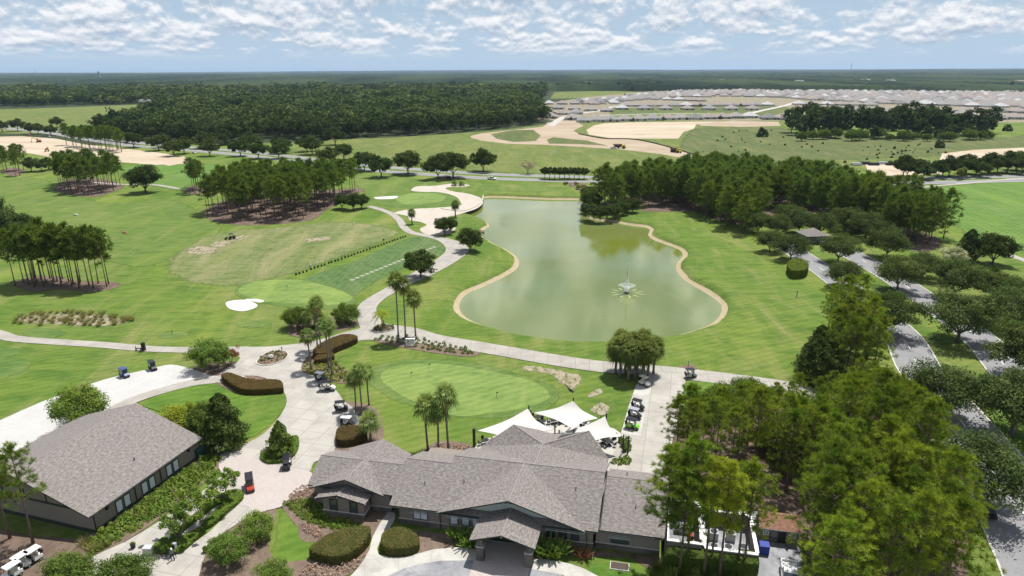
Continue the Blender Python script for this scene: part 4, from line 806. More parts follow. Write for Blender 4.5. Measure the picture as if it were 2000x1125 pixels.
tree('cedar_tree', 'cedar', P(1888, 510), 'dark upright tree beside the white flowering shrub', 'tree', None, 1.25)
tree('flowering_tree', 'bloom', P(1860, 520), 'rounded shrub tree covered in white bloom', 'tree', None, 1.0)
tree('magnolia_tree', 'magnolia', P(1938, 545), 'small dark magnolia near the end of the far cart path', 'tree', None, .75)
for x, y, s in [(745, 346, 1.05), (797, 340, 1.25), (712, 334, 1.05), (856, 350, 1.15), (885, 347, 1.35), (944, 335, 1.15), (610, 302, 1.15), (655, 283, 1.2), (600, 296, 1.05), (672, 312, 1.0), (640, 325, 1.05), (550, 300, 1.05), (545, 310, 1.0), (60, 262, .95), (112, 249, 1.0), (75, 262, .9), (35, 256, 1.1), (5, 258, 1.0), (100, 265, .9), (262, 288, 1.1), (310, 294, 1.1), (340, 305, 1), (360, 300, 1.05), (398, 290, 1.1), (440, 283, 1.1), (410, 305, 1.0), (490, 290, 1.1), (470, 305, 1.05), (505, 310, 1.05), (320, 288, 1)]:
    tree('oak_tree', 'oakm', P(x, y), 'round dark oak beside the divided highway %s' % ('above the sand lot' if x < 240 else 'between sand lot and wood' if x < 520 else 'behind the big pine stand' if x < 700 else 'above the waste bunker'), 'tree', 'oaks along the highway', s*1.3)
tree('oak_tree', 'dark', P(285, 376), 'big round dark oak standing alone above the fairway', 'tree', None, 1.75)
for x, y, s in [(62, 335, 1.0), (82, 335, .8), (95, 332, .85)]: tree('oak_tree', 'oakm', P(x, y), 'small round oak beside the island pine stand', 'tree', 'oaks beside the island stand', s)
for x, y, s in [(20, 480, 1.6), (-15, 470, 1.9), (50, 468, 1.2)]: tree('oak_tree', 'dark', P(x, y), 'very dark oak behind the pines beside the range', 'tree', 'dark oaks behind the range pines', s)
for x, y, s in [(668, 408, .85), (690, 410, .95), (706, 407, .8)]: tree('oak_tree', 'dark', P(x, y), 'low dark oak on the grassy bank beside the cart path', 'tree', 'low oaks on the grassy bank', s)
for x, y, s in [(868, 458, .85), (880, 452, .65)]: tree('oak_tree', 'dark', P(x, y), 'dark oak beside the waste bunker sand', 'tree', 'oaks beside the waste bunker', s)
tree('oak_tree', 'dark', P(919, 490), 'dark oak on the pond bank by the widened cart path', 'tree', None, 1.0)
tree('oak_tree', 'dark', P(822, 543), 'dark oak shading the cart path above the tall palms', 'tree', None, 1.1)
tree('bare_tree', 'grey', P(1031, 340), 'grey leafless tree beside the highway', 'tree', None, 1.1)
for i in range(9): tree('street_tree', 'lolly', P(1064+i*9.6, 349+i*.15), 'small clipped tree in the mulched highway median row', 'tree', 'clipped trees in the highway median', .95)
tag(ob('median_shrub_bed', blob('median_shrub_bed', 1, .9, 500, .2, L_DOAK), None, P(1105, 352), 0, (13, 2.2, 1)), 'low dark shrub bed under the clipped median trees', 'shrub bed', kind='stuff')
for x, y, s, k, lab in [(582, 640, .95, 'gbush', 'dense green tree left of the palm group by the junction'), (676, 632, .9, 'gbush', 'dense green tree right of the palm group by the junction'), (410, 722, 1.15, 'bush', 'light green multi-stem tree at the corner of the shell lot'), (452, 712, 1.0, 'red', 'small burgundy-leaved tree beside the light green tree'),
  (168, 832, 1.3, 'bush', 'broad light green tree behind the cart barn roof'), (150, 800, .8, 'gbush', 'dark green tree behind the broad light green tree'), (358, 848, 1.05, 'ybush', 'yellow-green bushy tree at the far corner of the cart barn'), (398, 850, 1.0, 'gbush', 'green bushy tree between the yellow-green one and the cedar'), (440, 872, 1.15, 'cedar', 'tall dark irregular conifer beside the barn corner'),
  (550, 888, 1.0, 'magnolia', 'young conical magnolia in the kerbed island'), (505, 1052, .68, 'bush', 'light green tree beside the curved lawn bed'), (450, 1098, .72, 'bush', 'light green tree beside the entry drive kerb'), (140, 1150, .82, 'gbush', 'big dense green tree beside the parked white carts'), (245, 1165, .95, 'gbush', 'dark green tree at the foot of the entry drive'), (535, 1155, .7, 'bush', 'pale green shrub tree below the lilac bed'),
  (1130, 370, .5, 'ybush', 'yellow-green shrub in the bed by the highway'), (1410, 800, .9, 'gbush', 'grey-green tree at the front of the grove by the drive'), (1460, 790, .95, 'gbush', 'grey-green tree beside the service drive bend'), (1390, 810, .8, 'gbush', 'small grey-green tree near the little lawn'), (1665, 1155, .9, 'ybush', 'yellow-green shrub tree below the grove'), (1625, 1150, .7, 'ybush', 'low yellow-green shrub by the yard drive')]:
    tree('ornamental_tree', k, P(x, y), lab, 'tree', None, s)
for i, (x, y, s) in enumerate([(351, 1058, 1.05), (393, 1020, 1.05), (436, 980, .95)]):
    tree('crepe_myrtle', 'myrtle', P(x, y), 'multi-stemmed crepe myrtle in the hedged drive island', 'tree', 'crepe myrtles in the drive island', s, i=i)
# mid-right hammock and meadow bushes
hm = scatter([(1530, 262), (1560, 268), (1640, 271), (1750, 274), (1840, 274), (1940, 276), (1945, 262), (1900, 252), (1780, 248), (1600, 248), (1540, 252)], 85, 8.5)
for p in hm: tree('hammock_tree', 'forest', p, 'dark rounded tree in the hammock before the housing estate', 'tree', 'trees of the hammock by the estate', random.uniform(.5, .8) if p[1] < 620 else random.choice((.6, .8, .9, 1.0, 1.2, 1.45, 1.6)))
for x in range(16):
    tree('thicket_shrub', 'gbush', P(1560+x*25+random.uniform(-8, 8), 272+random.uniform(-3, 5)), 'bright green thicket shrub in front of the estate hammock', 'shrub', 'thicket shrubs before the hammock', random.uniform(1.0, 1.7))
MB_ = [blob('meadow_bush', 1.2, 1.8, 160, .35, L_FOREST) for _ in range(2)]
for p in scatter([(1640, 318), (1700, 285), (1800, 282), (1850, 300), (1830, 318), (1700, 322)], 46, 4)+scatter([(1360, 300), (1420, 255), (1520, 255), (1640, 280), (1640, 300)], 30, 8)+[P(1835, 288)[:2], P(1830, 290)[:2], P(1966, 255)[:2], P(1490, 266)[:2], P(1478, 264)[:2], P(1500, 265)[:2]]:
    tag(ob('meadow_bush', MB_[random.randrange(2)], None, (p[0], p[1], 0), random.random()*6, random.uniform(.35, .9)), 'small dark bush dotted in the scrub meadow', 'bush', 'bushes in the scrub meadow')
for i, p in enumerate([(1835, 289, 3.2), (1967, 256, 3.6), (1488, 267, 4.5)]):
    tag(ob('meadow_bush', MB_[0], None, P(p[0], p[1]), i, p[2]), ('round dark bush alone near the pale graded strip', 'dark bush alone beyond the end of the hammock', 'wide green bush at the edge of the orange dirt')[i], 'bush')
for x in range(18):
    b = P(1760+x*16+random.uniform(-6, 6), 352-x*.9+random.uniform(-8, 4)); tree('oak_tree', 'oakm', b, 'dark oak in the row between highway and far fairway', 'tree', 'oaks between highway and far fairway', random.uniform(1.0, 1.4))

# ------------------------------------------------------------------ buildings
class Frame:
    def __init__(s, o, a): s.o = o; s.a = a; s.c, s.s = math.cos(a), math.sin(a)
    def __call__(s, u, v, z=0): return Vector((s.o[0]+u*s.c-v*s.s, s.o[1]+u*s.s+v*s.c, z))
def roof(name, faces, parent, mats=None, th=0.2):
    """roof planes in the thing's own axes, each a slab with shingle top and dark edge"""
    V = []; F = []; I = []; UV = []
    for pts in faces:
        p = [Vector(q) for q in pts]; n = (p[1]-p[0]).cross(p[2]-p[0]).normalized()
        if n.z < 0: p.reverse(); n = -n
        h = Vector((-n.y, n.x, 0)); h = h.normalized() if h.length > 1e-4 else Vector((1, 0, 0)); up = n.cross(h); k = len(p); b = len(V)
        V += p+[q-Vector((0, 0, th)) for q in p]; F.append([b+i for i in range(k)]); I.append(0); UV += [(q.dot(h), q.dot(up)) for q in p]
        F.append([b+k+i for i in reversed(range(k))]); I.append(1); UV += [(0, 0)]*k
        for i in range(k): F.append([b+i, b+k+i, b+k+(i+1) % k, b+(i+1) % k]); I.append(1); UV += [(0, 0)]*4
    return ob(name, mesh(name, V, F, mats or [M_ROOF, M_TRIM], False, I, UV), parent)
def ridges(parent, segs, r=.09):
    for p, q in segs: b = MB(); b.tube([Vector(p)+Vector((0, 0, -.02)), Vector(q)+Vector((0, 0, -.02))], r, 6); b.ob('ridge_cap', M_RIDGE, parent)
def window(parent, c, w, h, axis, frame=None, glass=None, mull=1, bars=0, name='window', th=.12):
    """axis: unit vector along the wall; the pane sits just proud of the wall"""
    ax = Vector(axis).normalized(); out = Vector((ax.y, -ax.x, 0)); c = Vector(c); rz = math.atan2(ax.y, ax.x)
    fr = MB(); t = .09
    for s_ in (-1, 1): fr.box(c+ax*s_*(w/2-t/2)+out*th/2, (t, th, h), rz); fr.box(c+Vector((0, 0, s_*(h/2-t/2)))+out*th/2, (w-2*t-.004, th-.006, t), rz)
    for i in range(mull): fr.box(c+ax*(w*(i+1)/(mull+1)-w/2)+out*(th/2-.006), (.07, th-.02, h-2*t-.004), rz)
    for i in range(bars): fr.box(c+Vector((0, 0, h*(i+1)/(bars+1)-h/2))+out*.03, (w-2*t, .05, .04), rz)
    f = fr.ob(name, frame or M_BROWN, parent); g = MB(); g.box(c+out*.03, (w-.1, .04, h-.1), rz); g.ob('pane', glass or M_GLASS, f); return f
CF = Frame((-16.9, 79.9), R(-12))
def clubhouse():
    t = thing('clubhouse', 'sprawling clubhouse with grey-brown shingle roofs and taupe walls', 'building', CF(0, 0), R(-12))
    E_, Rg = 3.4, 7.0; W_ = MB()
    W_.box((14.3, 8.2, 1.7), (26.9, 14.6, 3.4)); w = W_.ob('wall', M_WALL, t)
    b = MB(); b.box((-6.8, 7.1, 1.68), (11.4, 8.6, 3.36)); b.box((-7.15, 1.9, 1.5), (6.1, 2.8, 3.0)); b.box((-.1, 8.2, 1.65), (2.2, 7.0, 3.3)); b.ob('wall', M_WALL, t)
    b = MB(); b.box((32.2, 8.0, 1.55), (8.2, 13.4, 3.1)); b.ob('wall', M_WALL, t)
    b = MB(); b.prism([(10.2, 15.4), (27.4, 15.4), (27.0, 17.6), (23.5, 21.2), (20.4, 21.6), (18.9, 21.9), (16.5, 21.4), (13.2, 21.2), (10, 17.4)], 0, 3.3); b.ob('wall', M_WALL, t)
    # main roof
    roof('main_roof', [[(0, -.1, E_), (6.9, -.1, E_), (6.9, 7.0, 6.45), (0, 7.0, 6.45)], [(0, 7.0, 6.45), (6.9, 7.0, 6.45), (6.9, 14.0, E_), (0, 14.0, E_)],
        [(6.9, -.1, E_), (28.4, -.1, E_), (28.6, 8.2, Rg), (6.9, 8.2, Rg)], [(6.9, 8.2, Rg), (28.6, 8.2, Rg), (28.7, 16.5, E_), (6.9, 16.5, E_)]], t)
    b = MB(); b.add([(6.95, 7.0, 6.2), (6.95, 8.2, 6.9), (6.95, 15.8, 3.4), (6.95, 13.9, 3.3)], [(0, 1, 2, 3)]); b.ob('gable_step', M_TRIM, t)
    roof('front_gable_roof', [[(6.8, -.55, E_+.05), (16.8, -.75, 6.86), (17.2, 8.6, 6.96), (16.9, 8.6, 6.96)], [(16.8, -.75, 6.86), (26.9, -.55, E_+.05), (17.5, 8.6, 6.96), (17.2, 8.6, 6.96)]], t)
    roof('left_wing_roof', [[(-13.3, 2.1, E_), (.6, 2.1, E_), (.6, 6.7, 5.5), (-13.3, 6.7, 5.5)], [(-13.3, 6.7, 5.5), (.6, 6.7, 5.5), (.6, 11.6, E_), (-13.3, 11.6, E_)],
        [(-12.6, 1.4, E_+.06), (-7, 1.25, 5.58), (-6.2, 7.0, 5.6), (-6.7, 7.0, 5.6)], [(-7, 1.25, 5.58), (-1.5, 1.6, E_+.06), (-5.9, 7.0, 5.6), (-6.2, 7.0, 5.6)],
        [(-6.2, 6.6, 5.56), (-5.9, 12.8, 5.56), (-11.6, 12.6, E_), (-11.4, 11.3, E_+.1)], [(-6.2, 6.6, 5.56), (-5.9, 12.8, 5.56), (-1.4, 12.8, E_), (-1.5, 11.3, E_+.1)]], t)
    b = MB(); b.add([(-12.2, 2.55, 3.3), (-1.8, 2.55, 3.3), (-7, 2.55, 5.3)], [(0, 1, 2)]); b.ob('gable_wall', M_WALL, t)
    b = MB(); b.add([(-11.2, 12.0, 3.3), (-1.8, 12.0, 3.3), (-5.9, 12.0, 5.35)], [(2, 1, 0)]); b.ob('gable_wall', M_WALL, t)
    b = MB(); b.add([(-12.45, 2.8, 3.3), (-12.45, 6.7, 5.3), (-12.45, 11.3, 3.3)], [(0, 1, 2)]); b.ob('gable_wall', M_WALL, t)
    b = MB(); b.add([(27.8, .9, 3.3), (27.8, 8.2, 6.75), (27.8, 15.5, 3.3)], [(0, 1, 2)]); b.ob('gable_wall', M_WALL, t)
    b = MB(); b.add([(.95, .9, 3.3), (.95, 7.0, 6.2), (.95, 13.6, 3.3)], [(2, 1, 0)]); b.ob('gable_wall', M_WALL, t)
    roof('bay_roof', [[(-11, -.1, 3.0), (-7.6, -.2, 3.95), (-7.4, 2.6, 3.95), (-10.9, 2.6, 3.0)], [(-7.6, -.2, 3.95), (-3.55, -.1, 3.0), (-3.45, 2.6, 3.0), (-7.4, 2.6, 3.95)]], t)
    roof('terrace_roof', [[(18.8, 14.5, 6.6), (13.3, 19.4, 6.6), (8.6, 17.2, 3.5)], [(18.6, 9.0, 6.6), (18.8, 14.5, 6.6), (8.6, 17.2, 3.5)], [(18.6, 9.0, 6.6), (8.6, 17.2, 3.5), (9.0, 13.5, 4.0)], [(18.8, 14.5, 6.6), (25.2, 19.8, 6.6), (28.5, 17.4, 3.5)], [(18.6, 9.0, 6.6), (18.8, 14.5, 6.6), (28.5, 17.4, 3.5)], [(18.6, 9.0, 6.6), (28.5, 17.4, 3.5), (28.2, 13.5, 4.0)],
        [(18.8, 14.5, 6.6), (13.3, 19.4, 6.6), (16.6, 23.0, 4.1), (19.3, 22.6, 3.8)], [(18.8, 14.5, 6.6), (25.2, 19.8, 6.6), (22.6, 23.2, 4.1), (19.3, 22.6, 3.8)]], t)
    roof('right_wing_roof', [[(28.45, .55, 3.25), (36.8, .55, 3.25), (37.3, 8.9, 6.0), (28.75, 8.9, 6.0)], [(28.75, 8.9, 6.0), (37.3, 8.9, 6.0), (37.4, 15.2, 3.25), (28.9, 15.2, 3.25)]], t)
    b = MB(); b.add([(36.32, 1.3, 3.1), (36.32, 8.9, 5.7), (36.32, 14.7, 3.1)], [(0, 1, 2)]); b.ob('gable_wall', M_WALL, t)
    roof('porch_roof', [[(12.6, -4.9, 3.35), (16.8, -5.0, 4.75), (16.9, .85, 4.75), (12.7, .85, 3.35)], [(16.8, -5.0, 4.75), (21.1, -4.9, 3.35), (21.2, .85, 3.35), (16.9, .85, 4.75)]], t)
    b = MB(); b.add([(8.2, .84, 3.75), (25.4, .84, 3.75), (20.6, .84, 5.3), (13.0, .84, 5.3)], [(0, 1, 2, 3)]); g = b.ob('gable_panel', M_PALE, t)
    for i in range(26):
        u = 8.9+i*.64; z1 = 3.75+min(1.55, min(u-8.2, 25.4-u)*.33); bb = MB(); bb.box((u, .81, (3.77+z1)/2), (.06, .06, max(.1, z1-3.77))); bb.ob('batten', M_PALE, g)
    b = MB(); b.add([(6.9, .86, 3.4), (26.8, .86, 3.4), (16.85, .86, 6.7)], [(0, 1, 2)]); b.ob('gable_wall', M_TRIM, t)
    b = MB(); b.box((16.8, .83, 3.6), (18.4, .1, .26)); b.ob('gable_beam', M_BROWN, t)
    ridges(t, [((0, 7, 6.45), (6.9, 7, 6.45)), ((6.9, 8.2, 7), (28.6, 8.2, 7)), ((16.8, -.7, 6.86), (17.2, 8.5, 6.98)), ((-13.3, 6.7, 5.5), (.6, 6.7, 5.5)), ((-7, 1.3, 5.58), (-6.2, 6.8, 5.58)), ((-6.2, 6.8, 5.56), (-5.9, 12.8, 5.56)), ((-7.6, -.2, 3.95), (-7.4, 2.5, 3.95)), ((18.6, 9, 6.6), (18.8, 14.5, 6.6)), ((18.8, 14.5, 6.6), (13.3, 19.4, 6.6)), ((18.8, 14.5, 6.6), (25.2, 19.8, 6.6)), ((28.75, 8.9, 6), (37.3, 8.9, 6)), ((16.8, -5, 4.75), (16.9, .8, 4.75))])
    # stone base
    for c, d in (((4.0, .84, .42), (6.2, .16, .84)), ((26.6, .84, .42), (2.4, .16, .84)), ((9.6, .84, .42), (4.8, .16, .84)), ((23.3, .84, .42), (4.0, .16, .84)), ((32.2, 1.25, .42), (8.24, .16, .84)), ((-7.15, .45, .42), (6.26, .16, .84)), ((-4.06, 1.9, .42), (.16, 2.7, .84)), ((-2.4, 2.75, .42), (3.0, .16, .84))):
        b = MB(); b.box(c, d); s_ = b.ob('stone_base', M_STONE, t); b = MB(); b.box((c[0], c[1]-.02, .87), (d[0]+.08, d[1]+.08, .07)); b.ob('base_ledge', M_KERB, s_)
    for x in (13.9, 20.2):
        b = MB(); b.box((x, -4.1, 1.1), (1.0, 1.0, 2.2), 0, .92); b.box((x, -4.1, 2.7), (.7, .7, 1.1)); p = b.ob('porch_pier', M_STONE, t); c = MB(); c.box((x, -4.1, 2.24), (1.1, 1.1, .09)); c.ob('pier_cap', M_KERB, p)
    b = MB(); b.box((17, -4.1, 3.15), (8, .3, .32)); b.box((13.2, -1.8, 3.15), (.25, 4.9, .3)); b.box((20.8, -1.8, 3.15), (.25, 4.9, .3)); b.ob('porch_beam', M_TRIM, t)
    b = MB(); b.box((17, .82, 1.25), (3.4, .12, 2.5)); d = b.ob('entrance_door', M_BROWN, t)
    for s_ in (-.85, .85): b = MB(); b.box((17+s_, .75, 1.3), (1.3, .04, 2.0)); b.ob('pane', M_GLASS, d)
    ax = (1, 0, 0)
    window(t, (4.1, .9, 1.75), 2.1, 1.5, ax, glass=M_BLIND)
    for u in (8.9, 10.5, 12.0): window(t, (u, .9, 1.65), 1.15, 1.5, ax, glass=M_BLIND, mull=0)
    for u in (22.2, 23.8, 25.4): window(t, (u, .9, 1.65), 1.15, 1.5, ax, glass=M_GLASS, mull=0)
    window(t, (31.2, 1.3, 1.7), 2.4, 1.3, ax, frame=M_TRIM, glass=M_GLASS)
    for u in (-8.6, -5.6): window(t, (u, .5, 1.75), 1.15, 2.0, ax, mull=0, bars=1)
    for x0, x1, y, z in ((2.8, 5.4, .9, 2.75), (8.0, 12.7, .9, 2.85), (21.6, 26.3, .9, 2.85), (29.8, 32.6, 1.3, 2.6)):
        b = MB(); n_ = 4
        for i in range(n_): b.box(((x0+x1)/2, y-.15-.26*i, z-.05*i), (x1-x0, .07, .09))
        for x in (x0+.3, (x0+x1)/2, x1-.3): b.box((x, y-.5, z-.14), (.07, 1.0, .09))
        b.ob('window_trellis', M_STEEL, t)
    for pts in ([(.3, -.2, 3.2), (28, -.2, 3.2)], [(28.65, .1, 3.5), (28.85, 8.2, 7.02)], [(28.8, .45, 3.05), (36.7, .45, 3.05)]):
        b = MB(); b.tube(pts, .07, 6); b.ob('gutter', M_TRIM, t)
    for u, v in ((.95, .8), (6.95, .75), (26.95, .75), (-3.95, 2.6)): b = MB(); b.box((u, v, 1.7), (.1, .1, 3.3)); b.ob('downspout', M_TRIM, t)
    for u, v, z in ((4.0, 3.5, 5.0), (9.4, 4.4, 5.4), (33, 4.4, 4.6), (31.5, 11, 5.2), (24.9, 5.2, 5.8)): b = MB(); b.tube([(u, v, z-.2), (u, v, z+.35)], .07, 6); b.ob('vent_pipe', M_BLACK, t)
    for u, v, z in ((16.8, -.6, 6.5), (6.95, -.35, 3.2), (26.7, -.35, 3.2), (-7.6, -.15, 3.6), (-11, 0, 2.9), (-3.6, 0, 2.9), (16.8, -4.9, 4.45), (-7, 1.5, 5.2)): b = MB(); b.box((u, v, z), (.14, .25, .2)); b.ob('bracket_end', M_STEEL, t)
    b = MB(); b.box((-13.3, 5.2, 1.1), (.9, .9, 2.2)); b.ob('stone_pillar', M_STONE, t)
clubhouse()
BF = Frame((-56.8, 78.1), R(73))
def barn():
    t = thing('cart_barn', 'long taupe cart barn with a broad shallow shingle roof', 'building', BF(0, 0), R(73)); Ln, Wd = 21, 24.6    # u along the eave, v to the left
    roof('roof', [[(-.6, -.4, 3.35), (Ln, -.4, 3.35), (Ln+.3, Wd/2, 7.6), (-.6, Wd/2, 7.6)], [(-.6, Wd/2, 7.6), (Ln+.3, Wd/2, 7.6), (Ln, Wd+.4, 3.35), (-.6, Wd+.4, 3.35)]], t)
    ridges(t, [((-.6, Wd/2, 7.6), (Ln+.3, Wd/2, 7.6))])
    b = MB(); b.box((Ln/2, Wd/2, 1.65), (Ln-.8, Wd-.4, 3.3)); b.ob('wall', M_WALL, t)
    for u, s_ in ((.4, 1), (Ln-.4, -1)):
        b = MB(); b.add([(u-.003*s_, .2, 3.25), (u-.003*s_, Wd-.2, 3.25), (u-.003*s_, Wd/2, 7.35)], [(0, 2, 1) if s_ > 0 else (0, 1, 2)]); b.ob('gable_wall', M_WALL, t)
    b = MB(); b.box((.37, Wd/2, 3.3), (.1, Wd-.6, .3)); b.ob('band_board', M_TRIM, t)
    for i in range(5): b = MB(); v = 4+i*4; zt = 3.4+min(v, Wd-v)*.33; b.box((.36, v, (3.4+zt)/2), (.08, .18, zt-3.4)); b.ob('gable_post', M_TRIM, t)
    b = MB(); b.box((Ln/2, .17, .25), (Ln-.7, .12, .5)); b.box((.36, Wd/2, .25), (.12, Wd-.3, .5)); b.ob('plinth', M_TRIM, t)
    for u in (4.6, 6.0, 9.2, 10.6, 14.0, 15.4): window(t, (u, .2, 1.55), 1.15, 1.9, (1, 0, 0), frame=M_TRIM, glass=M_BLIND, mull=0)
    for u in (7.5, 12.3, .5): b = MB(); b.box((u, .12, 1.7), (.12, .12, 3.2)); b.ob('downspout', M_TRIM, t)
    for u in (2.6, 18.2): b = MB(); b.box((u, .05, 2.6), (.3, .35, .5)); b.box((u, -.1, 2.9), (.4, .3, .1)); b.ob('wall_lamp', M_BLACK, t)
    b = MB(); b.tube([(-.2, -.5, 3.3), (Ln, -.5, 3.3)], .08, 6); b.ob('gutter', M_TRIM, t)
    b = MB(); b.tube([(11, 3.2, 4.5), (11, 3.2, 5.0)], .09, 6); b.ob('vent_pipe', M_BLACK, t)
barn()
SF = Frame(P(1482, 1056)[:2], math.atan2(P(1558, 1066).y-P(1482, 1056).y, P(1558, 1066).x-P(1482, 1056).x))
def shed():
    w = (P(1558, 1066)-P(1482, 1056)).length; t = thing('garden_shed', 'small taupe shed with brown shingle roof and crossed doors', 'shed', SF(0, 0), SF.a); d = 3.4
    b = MB(); b.box((w/2, d/2, 1.15), (w, d, 2.3)); b.ob('wall', M_WALL, t)
    for u, s_ in ((0.003, 1), (w-.003, -1)): b = MB(); b.add([(u, 0, 2.3), (u, d, 2.3), (u, d/2, 3.3)], [(0, 2, 1) if s_ > 0 else (0, 1, 2)]); b.ob('gable_wall', M_WALL, t)
    roof('roof', [[(-.2, -.3, 2.2), (w+.2, -.3, 2.2), (w+.2, d/2, 3.45), (-.2, d/2, 3.45)], [(-.2, d/2, 3.45), (w+.2, d/2, 3.45), (w+.2, d+.3, 2.2), (-.2, d+.3, 2.2)]], t, [M_BROOF, M_WHITE], .1)
    for u in (.75, w-.75): window(t, (u, 0, 1.45), .7, .7, (1, 0, 0), frame=M_WHITE, bars=1)
    b = MB(); b.box((w/2+.35, -.02, 1.0), (1.0, .06, 1.95)); b.ob('doorway', M_BLACK, t)
    for c, rz in (((w/2-.7, -.05, 1.0), 0), ((w/2+1.0, -.45, 1.0), R(-70))):
        b = MB(); b.box(c, (.95, .05, 1.95), rz); dr = b.ob('door', M_WALL, t); b = MB()
        ax = Vector((math.cos(rz), math.sin(rz), 0)); o_ = Vector((ax.y, -ax.x, 0))*.045
        for p, q in (((-.42, .1), (.42, .9)), ((.42, .1), (-.42, .9)), ((-.42, .1), (.42, .1)), ((-.42, .9), (.42, .9)), ((-.42, 1.9), (.42, 1.9)), ((-.42, .1), (-.42, 1.9)), ((.42, .1), (.42, 1.9))):
            b.tube([Vector((c[0], c[1], 0))+ax*p[0]+o_+Vector((0, 0, p[1])), Vector((c[0], c[1], 0))+ax*q[0]+o_+Vector((0, 0, q[1]))], .035, 4)
        b.ob('door_brace', M_TRIM, dr)
shed()
def yard():
    A_ = R(-12)
    for nm, u0, u1, v0, v1, h, lab in (('yard_wall', 37.2, 41.5, 1.2, 10, 2.6, 'brown walled enclosure beside the clubhouse gable'), ('yard_wall', 41.9, 48.2, 1.0, 9, 2.3, 'brown plant enclosure with white coping and air conditioners')):
        t = thing(nm, lab, 'wall', CF(0, 0), A_)
        for i, (c, d) in enumerate((((u0+u1)/2, v0), (u1-u0, .3)) if k == 0 else (((u0+u1)/2, v1), (u1-u0, .3)) if k == 1 else ((u0, (v0+v1)/2), (.3, v1-v0-.31)) if k == 2 else ((u1, (v0+v1)/2), (.3, v1-v0-.31)) for k in range(4)):
            b = MB(); b.box((c[0], c[1], h/2), (d[0], d[1], h)); p = b.ob('wall_panel', M_WALL, t); b = MB(); b.box((c[0], c[1], h+.05), (d[0]+.16, d[1]+.16 if i < 2 else d[1]-.17, .1)); b.ob('coping', M_WHITE, p)
        b = MB(); b.box(((u0+u1)/2, (v0+v1)/2, .06), (u1-u0, v1-v0, .1)); b.ob('floor_slab', M_ASPH2, t)
    for i, (u, v) in enumerate(((43.2, 3), (45, 3.2), (43.4, 6), (45.6, 6.2), (46.9, 3.6))):
        t = thing('air_conditioner', 'grey air conditioner inside the white-coped enclosure', 'air conditioner', CF(u, v, .1), A_, 'air conditioners in the enclosure')
        b = MB(); b.box((0, 0, .6), (1.1, 1.1, 1.2)); b.ob('casing', M_STEEL, t); b = MB(); b.tube([(0, 0, 1.2), (0, 0, 1.27)], .45, 14); b.ob('fan_grille', M_BLACK, t)
    for i, (u, v, w_, d_, h_, m_, lab) in enumerate(((39.0, .1, 2.2, 1.2, 1.3, M_WHITE, 'white storage chest in front of the brown enclosure'), (39.2, 6.5, 1.8, .9, .95, M_STEEL, 'steel work table inside the brown enclosure'), (40.3, 4.8, .8, .8, 1.1, plain('red_paint', (.35, .05, .03)), 'red bin inside the brown enclosure'), (49.6, 4.5, 1.2, 1.2, 1.3, plain('blue_plastic', (.03, .05, .28)), 'blue waste bin between enclosure and shed'))):
        t = thing(('storage_chest', 'work_table', 'waste_bin', 'waste_bin')[i], lab, ('chest', 'table', 'bin', 'bin')[i], CF(u, v, .1), A_)
        b = MB(); b.box((0, 0, h_*.45), (w_*.94, d_*.94, h_*.9), 0, 1.03); b.ob('body', m_, t); b = MB(); b.box((0, 0, h_*.95), (w_, d_, h_*.1)); b.ob('lid', m_, t)
yard()
def gatehouse():
    o = P(1585, 472); t = thing('gatehouse', 'small hip-roofed gatehouse in the boulevard median', 'building', (o.x, o.y, 0), R(5)); b = MB(); b.box((0, 0, 1.5), (4.6, 4.6, 3)); b.ob('wall', M_WALL, t)
    a = 4.4; pk = (0, 0, 5.2); q = [(-a, -a, 3), (a, -a, 3), (a, a, 3), (-a, a, 3)]; roof('roof', [[q[i], q[(i+1) % 4], pk] for i in range(4)], t)
    for x in (-3.9, 3.9):
        for y in (-3.9, 3.9): b = MB(); b.box((x, y, 1.45), (.4, .4, 2.9)); b.ob('post', M_STONE, t)
    window(t, (0, -2.3, 1.7), 2.2, 1.2, (1, 0, 0))
gatehouse()
